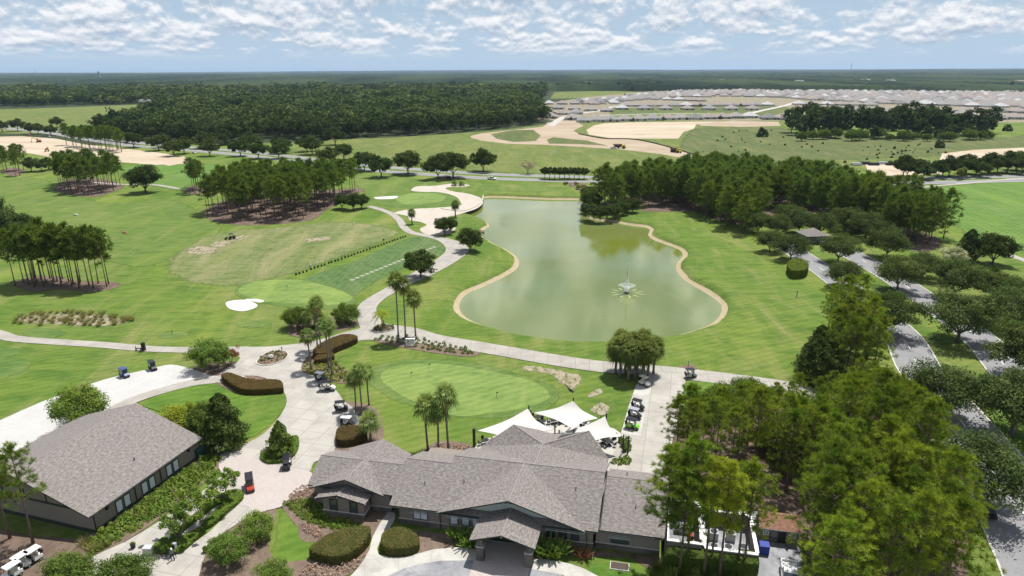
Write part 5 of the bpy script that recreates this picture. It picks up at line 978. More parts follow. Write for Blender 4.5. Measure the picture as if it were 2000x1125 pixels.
# housing estate
HR = [shingle('house_roof_%d' % i, *c) for i, c in enumerate((((.24, .235, .23), (.27, .265, .26), (.32, .315, .31)), ((.28, .255, .24), (.31, .285, .265), (.36, .335, .32)), ((.42, .42, .42), (.46, .46, .46), (.52, .52, .52)), ((.17, .165, .165), (.20, .195, .195), (.25, .245, .24)), ((.28, .235, .215), (.31, .265, .24), (.36, .32, .295))))]
HN = ('mid-grey', 'tan', 'pale grey', 'dark grey', 'pinkish brown')
HW_ = plain('house_wall', (.52, .51, .48), .8)
HW2 = plain('house_wall_grey', (.32, .32, .33), .8)
def house_meshes():
    out = {}
    for v, (w, d) in enumerate(((18, 20), (20, 18), (17, 22))):
        b = MB(); b.box((0, 0, 1.45), (w-1, d-1, 2.9)); b.box((w*.22, -d*.5, 1.4), (w*.45, 3, 2.8)); wall = b
        W2, D2 = w/2, d/2; rd = min(W2, D2); pk = 2.8+rd*.52
        if w >= d: r0, r1 = (-(W2-rd)-.5, 0, pk), (W2-rd+.5, 0, pk)
        else: r0, r1 = (0, -(D2-rd)-.5, pk), (0, D2-rd+.5, pk)
        q = [(-W2, -D2, 2.8), (W2, -D2, 2.8), (W2, D2, 2.8), (-W2, D2, 2.8)]
        if w >= d: fs = [[q[0], q[1], r1, r0], [q[1], q[2], r1], [q[2], q[3], r0, r1], [q[3], q[0], r0]]
        else: fs = [[q[0], q[1], r0], [q[1], q[2], r1, r0], [q[2], q[3], r1], [q[3], q[0], r0, r1]]
        x0, x1, y0, yb, pz = w*.22-w*.25, w*.22+w*.25, -D2-1.8, -D2+4.5, 2.8+w*.25*.42
        fs += [[(x0, y0, 2.83), (x1, y0, 2.83), (w*.22, y0+w*.2, pz)], [(x0, y0, 2.83), (w*.22, y0+w*.2, pz), (w*.22, yb, pz), (x0, yb-w*.1, 2.83)], [(x1, y0, 2.83), (w*.22, y0+w*.2, pz), (w*.22, yb, pz), (x1, yb-w*.1, 2.83)]]
        out[v] = (w, d, wall, fs)
    return out
HM = house_meshes(); HCACHE = {}
HWIN = MB(); HWIN.box((0, 0, 0), (3.2, .2, 2.0)); HWIN = HWIN.me('house_opening', M_GLASS)
HWIN2 = MB(); HWIN2.box((0, 0, 0), (1.4, .2, 1.4)); HWIN2 = HWIN2.me('house_window', M_GLASS)
def house(p, rz, c, v, row, near):
    key = (v, c)
    if key not in HCACHE:
        w, d, wall, fs = HM[v]; e = bpy.data.objects.new('tmp', None); o = roof('house_roof', fs, None, [HR[c], M_WHITE], .25); HCACHE[key] = (o.data, wall.me('house_wall', HW_ if (v+c) % 3 else HW2)); bpy.data.objects.remove(o); bpy.data.objects.remove(e)
    w, d, _, _ = HM[v]
    t = thing('house', 'single-storey house with %s hip roof in %s' % (HN[c], row), 'house', p, rz, 'houses of the estate'); ob('roof', HCACHE[key][0], t); ob('wall', HCACHE[key][1], t)
    if near:
        for x in (-w*.28, w*.22): ob('patio_opening', HWIN, t, (x, d/2-.5, 1.25))
        ob('window', HWIN2, t, (-w*.28, -d/2+.5, 1.5)); ob('garage_door', HWIN, t, (w*.22, -d/2-1.5, 1.2))
def estate():
    rows = [((1140, 238), (1465, 230), 13, 'the row facing the graded lot', 1), ((1075, 231), (1118, 234), 2, 'the corner behind the haul road', 1), ((1100, 224), (1118, 228), 1, 'the corner behind the haul road', 1), ((1075, 222), (1125, 223), 2, 'the bend beside the wood', 1), ((1090, 213), (1185, 218), 4, 'the bend beside the wood', 1),
            ((1215, 214), (1470, 215), 13, 'the row behind the grassy strip', 1), ((1225, 208), (1500, 207), 13, 'the second row behind the grassy strip', 0), ((1072, 204), (1200, 203), 6, 'the streets beside the far wood', 0), ((1130, 198), (1230, 195), 6, 'the streets beside the far wood', 0), ((1190, 192), (1370, 198), 9, 'the middle streets', 0), ((1230, 187), (1380, 190), 9, 'the middle streets', 0),
            ((1280, 183), (1560, 189), 15, 'the back streets', 0), ((1330, 179.5), (1640, 183), 19, 'the back streets', 0), ((1500, 178.5), (1860, 178), 22, 'the farthest street', 0), ((1390, 188), (1700, 194), 14, 'the back streets', 0), ((1500, 233), (1532, 234), 2, 'the pair by the curving street', 1), ((1580, 214), (1780, 222), 8, 'the row behind the hammock', 0), ((1560, 205), (1700, 207), 6, 'the row behind the hammock', 0),
            ((1700, 202), (2010, 212), 12, 'the eastern streets', 0), ((1790, 194), (2010, 200), 10, 'the eastern streets', 0), ((1680, 187), (2020, 190), 17, 'the eastern back streets', 0), ((1730, 182), (2020, 184), 17, 'the eastern back streets', 0), ((1770, 226), (1880, 225), 4, 'the row behind the hammock', 0), ((1900, 233), (2020, 232), 4, 'the white-walled row beside the meadow', 1), ((1880, 219), (2020, 221), 5, 'the eastern streets', 0), ((1920, 174), (2020, 174), 7, 'the farthest street', 0)]
    rr = random.Random(3); placed = []; rest = []
    def put(p, nm, near, dm=17.5):
        if any((p.x-q[0])**2+(p.y-q[1])**2 < dm**2 for q in placed): return
        placed.append((p.x, p.y)); args = ((p.x, p.y, .1), rr.choice((0, math.pi))+rr.uniform(-.12, .12), rr.choice((0, 1, 1, 2, 3, 4, 4, 0)), rr.randrange(3))
        if len(placed) <= 300: house(*args, nm, near)
        else: rest.append(args)
    for a, b, n, nm, near in rows:
        for i in range(n): f = i/max(1, n-1); p = P(a[0]+(b[0]-a[0])*f, a[1]+(b[1]-a[1])*f); p.y += rr.uniform(-3, 3); put(p, nm, near)
    poly = [(1120, 200), (1200, 194), (1260, 185), (1340, 179), (1480, 176.5), (1700, 175.5), (2060, 174), (2080, 214), (1780, 203), (1600, 197), (1500, 190), (1400, 186), (1330, 190), (1240, 198), (1160, 206)]
    y = 1000.0
    while y < 2500:
        x = 0.0
        while x < 2100:
            xx, yy = x+rr.uniform(-3, 3), y+rr.uniform(-5, 5)+25*math.sin(x/90)
            if inside(poly, *Q(xx, yy)): put(Vector((xx, yy, 0)), 'the wide spread of far streets', 0)
            x += 21
        y += 34 if int(y/34) % 3 else 44
    R0 = MB(); W0 = MB()
    for p, rz, c, v in rest:
        w, d, wall, fs = HM[v]; M_ = Matrix.Translation(p) @ Matrix.Rotation(rz, 4, 'Z')
        R0.mi = c
        for f in fs[:4]: R0.add([M_ @ Vector(q) for q in f], [tuple(range(len(f)))])
        W0.add([M_ @ Vector(q) for q in wall.V[:8]], wall.F[:6])
    if rest:
        o = tag(ob('estate_houses', None), 'hundreds of far grey and tan roofs of the estate', 'houses', kind='stuff'); me = R0.me('estate_roofs', HR); me.uv_layers.new(name='UV'); c = ob('roofs', me, o); c['kind'] = 'stuff'; c = W0.ob('walls', HW_, o); c['kind'] = 'stuff'
    sb = blob('estate_tree', 1.6, 4.0, 120, .5, L_FOREST)
    for k in range(240):
        q = rr.choice(placed); tag(ob('estate_tree', sb, None, (q[0]+rr.uniform(-14, 14), q[1]-rr.uniform(9, 13), 0), rr.random()*6, rr.uniform(.6, 1.5)), 'small dark garden tree between the estate houses', 'tree', 'garden trees of the estate')
estate()
# ------------------------------------------------------------------ palms
for x, y, yt, i in [(608, 722, 655, 0), (620, 680, 598, 1), (628, 688, 590, 2), (642, 720, 632, 3), (648, 735, 636, 4)]:
    b = P(x, y); h = top_height(b, yt); KIND['_p'] = [make_fan_palm(h, 22, 1.4, 6, .15)]; tree('fan_palm', '_p', b, 'tall slim fan palm in the planted bed beside the brown hedge', 'palm tree', 'fan palms beside the brown hedge')
for x, y, yt in [(695, 806, 738), (708, 810, 722), (721, 792, 724)]:
    b = P(x, y); KIND['_p'] = [make_fan_palm(top_height(b, yt), 22, 1.35, 8, .14)]; tree('fan_palm', '_p', b, 'tall fan palm in the mulch beside the parked carts', 'palm tree', 'fan palms beside the parked carts')
for x, y, yt, lean in [(836, 880, 790, 0), (856, 876, 800, 0), (876, 880, 768, 0)]:
    b = P(x, y); KIND['_p'] = [make_fan_palm(top_height(b, yt), 24, 1.6, 8, .17)]; tree('fan_palm', '_p', b, 'tall fan palm in the flower bed behind the clubhouse roof', 'palm tree', 'fan palms behind the clubhouse')
for x, y, yt in [(778, 662, 546), (792, 662, 556), (812, 657, 582)]:
    b = P(x, y); KIND['_p'] = [make_fan_palm(top_height(b, yt), 24, 1.65, 10, .17, L_SABAL)]; tree('fan_palm', '_p', b, 'very tall fan palm in the shrub bed above the pond', 'palm tree', 'fan palms above the pond')
b = P(724, 862); KIND['_p'] = [make_fan_palm(top_height(b, 822), 26, 1.5, 4, .22)]; tree('fan_palm', '_p', b, 'short stout fan palm beside the brown clipped shrub', 'palm tree')
KIND['_p'] = [make_feather_palm(4.2, 22, 2.3)]; tree('feather_palm', '_p', P(747, 642), 'drooping feather palm on the little kerbed roundabout', 'palm tree')
KIND['_p'] = [make_fan_palm(4.6, 40, 1.2, 6, .2, L_SABAL, -1.0)]; tree('sabal_palm', '_p', P(805, 438), 'round-headed cabbage palm beside the waste bunker tip', 'palm tree', None, 1.1)
tree('sabal_palm', '_p', P(890, 424), 'round-headed cabbage palm behind the pond bulkhead', 'palm tree', None, 1.25)
sab = [make_fan_palm(random.uniform(5.4, 7.0), 50, 1.45, 6, .2, L_SABAL, -1.2, .7) for _ in range(4)]; KIND['sabal'] = sab
for p in scatter([(1195, 728), (1218, 718), (1262, 720), (1282, 732), (1264, 744), (1218, 747)], 18, 1.5): tree('sabal_palm', 'sabal', p, 'cabbage palm in the tight clump beside the service drive', 'palm tree', 'cabbage palms of the clump', 1.12)
for x, y in [(1770, 366), (1782, 364), (1795, 367), (1872, 352), (1880, 350), (1985, 338)]: tree('sabal_palm', 'sabal', P(x, y), 'small palm in the sandy bed beside the far fairway', 'palm tree', 'palms beside the far fairway', .9)
for x, y in [(602, 648), (618, 640), (625, 652)]: tree('sabal_palm', 'sabal', P(x, y), 'leafy young palm between the two dense green trees', 'palm tree', 'young palms by the junction', .75)
# ------------------------------------------------------------------ hedges, shrubs, beds
def hedge(name, poly, h, leaf, label, cat='hedge', size=.075, dens=110, group=None):
    pts = smooth([P(*p) for p in poly], True, 4); c = sum(pts, Vector())/len(pts)
    W_ = [(p.x, p.y) for p in pts]; x0, x1 = min(p[0] for p in W_), max(p[0] for p in W_); y0, y1 = min(p[1] for p in W_), max(p[1] for p in W_)
    n = int((x1-x0)*(y1-y0)*dens); C = []; N = []
    for _ in range(n):
        x, y = random.uniform(x0, x1), random.uniform(y0, y1)
        if inside(W_, x, y):
            dd = min((x-a)**2+(y-b_)**2 for a, b_ in W_)**.5; C.append((x, y, h-.30*max(0, 1-dd/.45)**2+random.uniform(-.03, .03))); N.append((0, 0, 1))
    for i in range(len(W_)):
        a, b_ = Vector(W_[i-1]), Vector(W_[i]); d = b_-a
        for _ in range(int(d.length*h*dens)): q = a+d*random.random(); C.append((q.x, q.y, random.uniform(0, h-.12))); nn = Vector((d.y, -d.x)).normalized(); N.append((nn.x, nn.y, 0))
    C = np.array(C)-np.array([c.x, c.y, 0]); N = np.array(N)+.55*unit(len(N)); N /= np.linalg.norm(N, axis=1, keepdims=True)
    V = quads(C, N, size*1.5); tn = [0.5+.5*mnoise.noise(Vector((q[0]*.9, q[1]*.9, 0))) for q in C]
    t = tag(ob(name, None, None, (c.x, c.y, 0)), label, cat, group)
    ob('foliage', arrays(name+'_foliage', V, 4, np.clip(np.array(tn)+.25*rng.normal(size=len(tn)), 0, 1).repeat(4), [leaf]), t)
    m_ = MB(); m_.prism([((p.x-c.x)*.985, (p.y-c.y)*.985) for p in pts], 0, h-.42); m_.prism([((p.x-c.x)*.93, (p.y-c.y)*.93) for p in pts], h-.42, h-.1); me = m_.me(name+'_core', leaf)
    me.attributes.new('tint', 'FLOAT', 'POINT'); ob('core', me, t); return t
hedge('clipped_hedge', [(606, 1088), (640, 1062), (680, 1048), (722, 1045), (718, 1070), (690, 1095), (655, 1105), (620, 1098)], 1.5, L_OHEDGE, 'large brown-topped oval hedge on the curved lawn')
hedge('clipped_hedge', [(747, 1060), (760, 1048), (790, 1045), (816, 1060), (816, 1080), (780, 1088), (748, 1082)], 1.4, L_OHEDGE, 'rounded olive hedge between walkway and clubhouse')
hedge('clipped_hedge', [(433, 742), (450, 738), (470, 745), (500, 752), (545, 752), (554, 764), (545, 770), (480, 772), (450, 758)], 1.3, L_HEDGE, 'brown kidney-shaped hedge at the drive bend')
hedge('clipped_hedge', [(612, 700), (625, 682), (665, 664), (693, 664), (696, 672), (655, 690), (640, 700)], 1.4, L_HEDGE, 'long brown hedge behind the tall palm group')
hedge('clipped_hedge', [(616, 706), (632, 698), (650, 697), (652, 705), (635, 710), (618, 712)], 1.2, L_HEDGE, 'short brown hedge in front of the long brown hedge')
hedge('clipped_shrub', [(660, 850), (680, 843), (712, 846), (716, 862), (690, 872), (660, 872)], 1.4, L_HEDGE, 'square brown clipped shrub mass at the pad end', 'shrub')
hedge('clipped_shrub', [(1536, 530), (1548, 520), (1568, 522), (1577, 534), (1570, 543), (1545, 544)], 2.6, L_SHRUB, 'clipped double-ball green shrub beside the boulevard', 'shrub', .14, 40)
hedge('yard_hedge', [(1300, 1098), (1320, 1090), (1400, 1098), (1470, 1100), (1478, 1112), (1470, 1128), (1380, 1118), (1300, 1110)], 2.0, L_SHRUB, 'long dark green hedge in front of the service yard')
hedge('island_hedge', [(300, 1082), (306, 1066), (340, 1042), (395, 1000), (425, 975), (455, 962), (474, 965), (473, 980), (440, 1008), (410, 1032), (395, 1030), (430, 995), (440, 985), (420, 992), (360, 1040), (345, 1060), (395, 1035), (400, 1040), (365, 1075), (340, 1085)], .7, L_GCOV, 'low bright hedge ringing the drive island')
hedge('island_hedge', [(509, 898), (515, 885), (545, 875), (575, 855), (584, 862), (580, 885), (560, 903), (525, 908)], .6, L_GCOV, 'low green hedge in the kerbed magnolia island')
BED = [blob('bed_shrub', .42, .5, 60, .13, L_SHRUB) for _ in range(2)]; BEDY = [blob('bed_shrub', .40, .42, 60, .13, L_YEL), BED[0]]; LIL = [blob('lilac_plant', .34, .36, 45, .11, L_LILAC) for _ in range(2)]; GC = [blob('cover_plant', .5, .42, 60, .14, L_GCOV) for _ in range(2)]
GRS = [blades('grass_clump', .8, 1.15, 130, L_REED, .05) for _ in range(2)]; FOUN = [blades('fountain_grass', .8, 1.2, 150, L_REED, .04)]; GREENG = [blades('green_grass_clump', .7, 1.0, 130, L_SHRUB, .06)]
BIGL = [blades('broadleaf_plant', .9, 1.6, 60, L_LIGHT, .3)]; REDP = [blades('cordyline', .6, 1.3, 40, L_RED, .16)]
def plants(name, meshes, pts, label, cat, group, s0=.8, s1=1.2, z=.05):
    for p in pts: tag(ob(name, meshes[random.randrange(len(meshes))], None, (p[0], p[1], z), random.random()*6, random.uniform(s0, s1)), label, cat, group)
plants('bed_shrub', BED, scatter([(728, 663), (748, 656), (800, 657), (855, 669), (918, 681), (932, 690), (912, 694), (850, 687), (790, 677)], 62, .95), 'small dark shrub planted in rows above the putting green', 'shrub', 'shrubs above the putting green', .9, 1.3)
plants('bed_shrub', BEDY, scatter([(592, 722), (596, 708), (650, 706), (668, 718), (688, 736), (682, 746), (655, 746), (622, 733)], 90, .72), 'small rounded shrub in the bed at the palm feet', 'shrub', 'shrubs at the palm feet', .8, 1.1)
plants('grass_clump', GRS, scatter([(18, 628), (50, 615), (110, 610), (190, 611), (250, 620), (258, 627), (230, 635), (180, 639), (110, 637), (40, 636)], 60, 1.3), 'tan grass clump in the oval bed on the course', 'grass clump', 'grass clumps in the oval bed', .65, 1.1)
plants('lilac_plant', LIL, scatter([(590, 1022), (612, 1030), (640, 1050), (625, 1052), (596, 1040)], 40, .5)+scatter([(560, 972), (590, 950), (620, 955), (612, 975), (580, 985)], 40, .5)+scatter([(600, 1100), (660, 1108), (712, 1085), (700, 1110), (640, 1130), (590, 1125)], 60, .55), 'small lilac-leaved plant in the clubhouse beds', 'plant', 'lilac plants in the clubhouse beds')
plants('lilac_plant', LIL, scatter([(838, 880), (862, 866), (912, 872), (920, 884), (880, 888)], 46, .55)+scatter([(450, 745), (490, 738), (510, 748), (470, 752)], 24, .6), 'small lilac-leaved plant in the beds beyond the roof', 'plant', 'lilac plants beyond the roof')
plants('cover_plant', GC, scatter([(556, 985), (600, 975), (630, 990), (640, 1010), (700, 1022), (705, 1030), (660, 1034), (600, 1022), (575, 1000)], 110, .55), 'low green cover plant along the clubhouse bay', 'plant', 'cover plants along the clubhouse bay')
plants('cover_plant', GC, scatter([(172, 1058), (240, 1008), (330, 945), (415, 885), (430, 895), (400, 935), (300, 1012), (240, 1050), (180, 1085)], 130, .75), 'low green shrub in the bed along the cart barn wall', 'shrub', 'shrubs along the cart barn', 1.1, 1.9)
plants('cover_plant', GC, scatter([(1195, 900), (1215, 890), (1232, 895), (1228, 905), (1200, 910)], 12, .8)+scatter([(1212, 862), (1226, 858), (1231, 885), (1222, 888)], 10, .7), 'low green shrub at the patio edge', 'shrub', 'shrubs at the patio edge', 1, 1.5)
plants('grass_clump', FOUN, [P(*p)[:2] for p in ((165, 1066), (183, 1078), (207, 1066))], 'pale fountain grass tuft at the barn bed corner', 'grass clump', 'fountain grasses at the barn bed')
plants('grass_clump', GREENG, scatter([(1255, 1112), (1300, 1105), (1470, 1122), (1470, 1150), (1260, 1150)], 22, 1.0), 'grey-green grass clump under the yard pines', 'grass clump', 'grass clumps under the yard pines', .9, 1.3)
plants('broadleaf_plant', BIGL, [P(*p)[:2] for p in ((1065, 1088), (1080, 1090), (1092, 1082), (1072, 1080), (895, 1055), (922, 1068), (912, 1066))], 'large-leaved tropical plant beside the clubhouse porch', 'plant', 'tropical plants beside the porch', .8, 1.3)
plants('cordyline', REDP, [P(*p)[:2] for p in ((1140, 1092), (1133, 1085))], 'burgundy spiky plant by the clubhouse window', 'plant', 'burgundy plants by the window')
plants('bed_shrub', BED, scatter([(572, 640), (640, 630), (690, 630), (690, 636), (640, 650), (580, 652)], 26, .8), 'dark shrub under the trees by the junction', 'shrub', 'shrubs under the junction trees', 1.2, 2.2)
plants('bed_shrub', BED, scatter([(1083, 358), (1130, 358), (1158, 372), (1150, 384), (1130, 368)], 26, 1.0), 'dark shrub in the bed beside the highway', 'shrub', 'shrubs beside the highway', 1.2, 2.6)
# kerbed islands in the drive
def island(px, label, plants_=True):
    pts = smooth([P(*p) for p in px], True, 5); t = thing('kerbed_island', label, 'planter', (0, 0, 0)); b = MB(); b.prism([(p.x, p.y) for p in pts], 0.0, .24); b.ob('soil', M_MULCH, t)
    c = sum(pts, Vector())/len(pts); V = []; F = []; n = len(pts)
    for k, z in ((1.0, .0), (1.0, .32), (1.06, .32), (1.07, 0)):
        V += [(c.x+(p.x-c.x)*k*1.001, c.y+(p.y-c.y)*k*1.001, z) for p in pts]
    for r in range(3): F += [(r*n+i, r*n+(i+1) % n, (r+1)*n+(i+1) % n, (r+1)*n+i) for i in range(n)]
    ob('kerb', mesh('island_kerb', V, F, [M_KERB]), t)
ISL = [(502, 710), (512, 697), (530, 688), (555, 688), (562, 694), (555, 704), (535, 712), (515, 715)]
island(ISL, 'teardrop kerbed island of small plants in the drive plaza'); plants('cover_plant', [BED[0], LIL[0]], scatter(ISL, 60, .5), 'tiny plant on the teardrop island', 'plant', 'plants on the teardrop island', .6, .9, .2)
ISL2 = [(728, 647), (735, 638), (748, 634), (765, 638), (771, 644), (760, 648), (742, 650)]
island(ISL2, 'small round kerbed island under the feather palm'); plants('bed_shrub', BED, scatter(ISL2, 18, .6), 'small shrub on the round island', 'shrub', 'shrubs on the round island', .7, 1.0, .2)
def boulder():
    me = bpy.data.meshes.new('boulder'); b = bmesh.new(); bmesh.ops.create_icosphere(b, subdivisions=3, radius=1)
    for v in b.verts: v.co *= 1+.25*mnoise.noise(v.co*1.3); v.co.z *= .7
    b.to_mesh(me); b.free(); me.materials.append(earth('boulder_rock', (.38, .35, .31), (.48, .45, .41), None, 1)); return me
p = P(530, 701); tag(ob('boulder', boulder(), None, (p.x, p.y, .6), .4, .7), 'pale rock standing on the teardrop island', 'rock')

# ------------------------------------------------------------------ shade sails and patio furniture
def sail(c, label, i):
    c = [Vector(q) for q in c]; n = 12; V = []; F = []
    cen = sum(c, Vector())/4
    for a in range(n+1):
        for b in range(n+1):
            u, v = a/n, b/n; p = c[0]*(1-u)*(1-v)+c[1]*u*(1-v)+c[2]*u*v+c[3]*(1-u)*v
            e = max(abs(2*u-1), abs(2*v-1)); s = 1 if e == 0 else e; sag = .16*(1-min(1, (1-min(abs(2*u-1), abs(2*v-1)))*1.0))*0
            k = 1-.17*(math.sin(math.pi*u)*abs(2*v-1)**3+math.sin(math.pi*v)*abs(2*u-1)**3); V.append(cen+(p-cen)*k-Vector((0, 0, sag)))
    for a in range(n):
        for b in range(n): q = a*(n+1)+b; F.append((q, q+1, q+n+2, q+n+1))
    m = len(V); V2 = V+[v-Vector((0, 0, .02)) for v in V]; F2 = F+[tuple(reversed([x+m for x in f])) for f in F]
    t = thing('shade_sail', label, 'shade sail', (0, 0, 0), 0, 'shade sails over the patio'); ob('cloth', mesh('sail_cloth', V2, F2, [M_SAIL], True), t)
    for q in c:
        if q.z > 0: d = (q-cen); d.z = 0; d = d.normalized()*.5; b = MB(); b.tube([(q.x+d.x, q.y+d.y, 0), (q.x+d.x, q.y+d.y, q.z+.35)], .11, 8); b.tube([(q.x+d.x, q.y+d.y, q.z+.05), q], .02, 4); b.ob('post', M_BLACK, t)
sail([P(1031, 798, 5.0), P(1078, 838, 3.2), P(1000, 866, 4.6), P(933, 841, 3.1)], 'white four-point shade sail beside the terrace roof peak', 0)
sail([P(1119, 783, 5.2), P(1168, 817, 3.3), P(1120, 838, 4.6), P(1042, 806, 3.2)], 'white four-point shade sail standing farthest onto the lawn', 1)
sail([P(1182, 813, 5.0), P(1212, 853, 3.1), P(1158, 862, 4.2), P(1098, 844, 3.2)], 'white four-point shade sail nearest the service drive', 2)
for i, (x, y) in enumerate(((925, 872), (1226, 887))):
    p = P(x, y); t = thing('patio_post', ('tall black post at the lawn corner of the patio', 'tall black post in the shrubs at the drive side of the patio')[i], 'post', p); b = MB(); b.tube([(0, 0, 0), (0, 0, 3.2)], .13, 8); b.ob('shaft', M_BLACK, t); b = MB(); b.box((0, 0, 3.25), (.3, .3, .1)); b.ob('cap', M_BLACK, t)
def table_set(p, rz):
    t = thing('patio_table', 'round black patio table under the shade sails', 'table', p, rz, 'patio tables'); b = MB(); b.tube([(0, 0, .7), (0, 0, .75)], .6, 14); b.ob('tabletop', M_BLACK, t); b = MB(); b.tube([(0, 0, 0), (0, 0, .7)], .06, 6); b.tube([(0, 0, .0), (0, 0, .04)], .3, 10); b.ob('pedestal', M_BLACK, t)
    for k in range(4):
        a = rz+k*math.pi/2+.4; c = thing('patio_chair', 'black patio chair pulled up to a round table', 'chair', (p[0]+math.cos(a)*1.0, p[1]+math.sin(a)*1.0, p[2]), a, 'patio chairs')
        b = MB(); b.box((0, 0, .44), (.5, .5, .06)); b.ob('seat', M_BLACK, c); b = MB(); b.box((.24, 0, .7), (.05, .5, .5)); b.ob('backrest', M_BLACK, c)
        for x in (-.2, .2):
            for y in (-.2, .2): b = MB(); b.box((x, y, .21), (.04, .04, .42)); b.ob('leg', M_BLACK, c)
for x, y in ((1060, 830), (1082, 828), (1102, 826), (1118, 830), (1140, 832), (1178, 866), (1190, 870), (948, 868), (1050, 822)):
    p = P(x, y); table_set((p.x, p.y, .13), random.random()*3)
for i, (x, y) in enumerate(((1187, 862), (1201, 857), (1211, 864), (1216, 873), (1220, 882))):
    p = P(x, y); t = thing('planter_pot', 'black planter pot with green plant on the patio edge', 'planter', (p.x, p.y, .12), 0, 'patio planter pots'); b = MB(); b.tube([(0, 0, 0), (0, 0, .7)], [.28, .38], 10); b.ob('pot', M_BLACK, t); ob('plant', GC[0], t, (0, 0, .65))
for i, (x, y) in enumerate(((261, 1072), (402, 1080))):
    p = P(x, y); t = thing('planter_pot', ('black planter pot left of the drive island tip', 'black planter pot at the kerb of the right entry drive')[i], 'planter', (p.x, p.y, .2)); b = MB(); b.tube([(0, 0, 0), (0, 0, .65)], [.27, .36], 10); b.ob('pot', M_BLACK, t); ob('plant', GC[1], t, (0, 0, .6), 0, .7)
# ------------------------------------------------------------------ vehicles
def paint(n, c): return plain('paint_'+n, c, .3, .5, .03)
PC = {'white': paint('white', (.72, .72, .70)), 'black': paint('black', (.015, .015, .018)), 'red': paint('red', (.45, .05, .02)), 'blue': paint('blue', (.04, .07, .20)), 'green': paint('green', (.18, .55, .03)), 'beige': paint('beige', (.66, .60, .48)), 'yellow': paint('yellow', (.75, .55, .03)), 'grey': paint('grey', (.30, .31, .33)), 'silver': paint('silver', (.45, .46, .47)), 'orange': paint('orange', (.5, .2, .05))}
def cart(p, rz, body, top, label, seats=1, has_roof=True, group=None, bed=False, bag=True):
    t = thing('golf_cart', label, 'golf cart', p, rz, group); L_ = 2.3+(.8 if seats > 1 else 0); x0 = -L_/2
    b = MB(); b.box((0, 0, .34), (L_*.94, 1.12, .14)); b.ob('chassis', M_BLACK, t)
    b = MB(); f = L_/2     # front cowl and rear body, sloped
    b.add([(f-.75, -.52, .38), (f-.75, .52, .38), (f-.75, .46, 1.0), (f-.75, -.46, 1.0), (f, -.48, .38), (f, .48, .38), (f-.02, .44, .62), (f-.02, -.44, .62), (f-.38, .45, .92), (f-.38, -.45, .92)], [(0, 1, 2, 3)[::-1], (3, 2, 8, 9), (9, 8, 6, 7), (7, 6, 5, 4), (0, 3, 9, 7, 4), (1, 5, 6, 8, 2)])
    b.box((x0+.55, 0, .60), (1.1, 1.14, .40), 0, .94); b.ob('body', PC[body], t)
    for k in range(seats):
        sx = x0+.85+k*.85; b = MB(); b.box((sx, 0, .84), (.5, 1.06, .13)); b.box((sx-.27, 0, 1.1), (.1, 1.04, .42)); b.ob('seat', M_SEAT if body != 'black' else M_WHITE, t)
    for x in (x0+.42, f-.42):
        for y in (-.5, .5):
            b = MB(); b.wheel((x, y, .23), .23, .2); w = b.ob('wheel', M_RUBBER, t); b = MB(); b.wheel((x, y+(.06 if y > 0 else -.06), .23), .12, .12); b.ob('rim', M_STEEL, w)
    b = MB(); b.tube([(f-.72, .28, 1.0), (f-.92, .28, 1.18)], .03, 6); b.wheel((f-.95, .28, 1.2), .17, .03, 'X', 10); b.ob('steering_wheel', M_BLACK, t)
    if has_roof:
        for x, xt in ((f-.62, f-.78), (x0+.28, x0+.2)):
            for y in (-.48, .48): b = MB(); b.tube([(x, y, .8), (xt, y*.96, 1.82)], .03, 5); b.ob('roof_post', M_BLACK, t)
        b = MB(); b.box(((f-.65+x0+.1)/2, 0, 1.86), (L_*.80, 1.16, .09), 0, .93); b.ob('roof', PC[top], t)
        b = MB(); b.add([(f-.60, -.45, 1.0), (f-.60, .45, 1.0), (f-.75, .45, 1.8), (f-.75, -.45, 1.8)], [(0, 1, 2, 3)]); b.ob('windshield', M_GLASS, t) if body != 'white' else None
    if bag:
        for y in (-.25, .25): b = MB(); b.tube([(x0+.05, y, .55), (x0-.1, y, 1.25)], [.14, .15], 8); b.ob('golf_bag', M_BLACK, t)
def hd(a, b): p, q = P(*a), P(*b); return math.atan2(q.y-p.y, q.x-p.x)
PZ = .22
def cartpx(x, y, to, *a, **k): p = P(x, y); cart((p.x, p.y, k.pop('z', PZ)), hd((x, y), (x+to[0], y+to[1])), *a, **k)
cartpx(244, 737, (20, 8), 'blue', 'blue', 'blue golf cart on the edge of the shell lot', z=.13)
cartpx(299, 723, (10, 8), 'black', 'black', 'all-black golf cart near the tip of the shell lot', z=.13)
cartpx(628, 746, (20, 4), 'black', 'white', 'black golf cart with white roof at the palm bed')
cartpx(640, 764, (20, 0), 'white', 'black', 'white four-seat golf cart with dark roof beside the palm bed', seats=2)
cartpx(668, 804, (20, -2), 'black', 'black', 'black golf cart with pale seats parked by the trio of palms')
cartpx(680, 835, (20, 2), 'black', 'white', 'white-roofed golf cart parked beside the short palm')
cartpx(561, 915, (-6, 20), 'black', 'black', 'black golf cart with yellow bag by the magnolia island')
cartpx(489, 955, (2, 20), 'red', 'black', 'red golf cart with black roof on the paver court', seats=2)
cartpx(1259, 754, (14, 6), 'white', 'beige', 'white golf cart with beige roof beside the cabbage palms', z=.15)
cartpx(1349, 738, (20, -2), 'silver', 'black', 'silver golf cart with dark top crossing the drive junction', z=.15)
cartpx(1246, 801, (16, 4), 'black', 'black', 'black golf cart farthest up the parked line by the patio lawn', z=.15)
cartpx(1240, 818, (16, 4), 'black', 'grey', 'dark golf cart with grey top in the middle of the parked line', z=.15)
cartpx(1235, 838, (16, 4), 'green', 'black', 'lime green golf cart with black roof at the patio end of the line', z=.15)
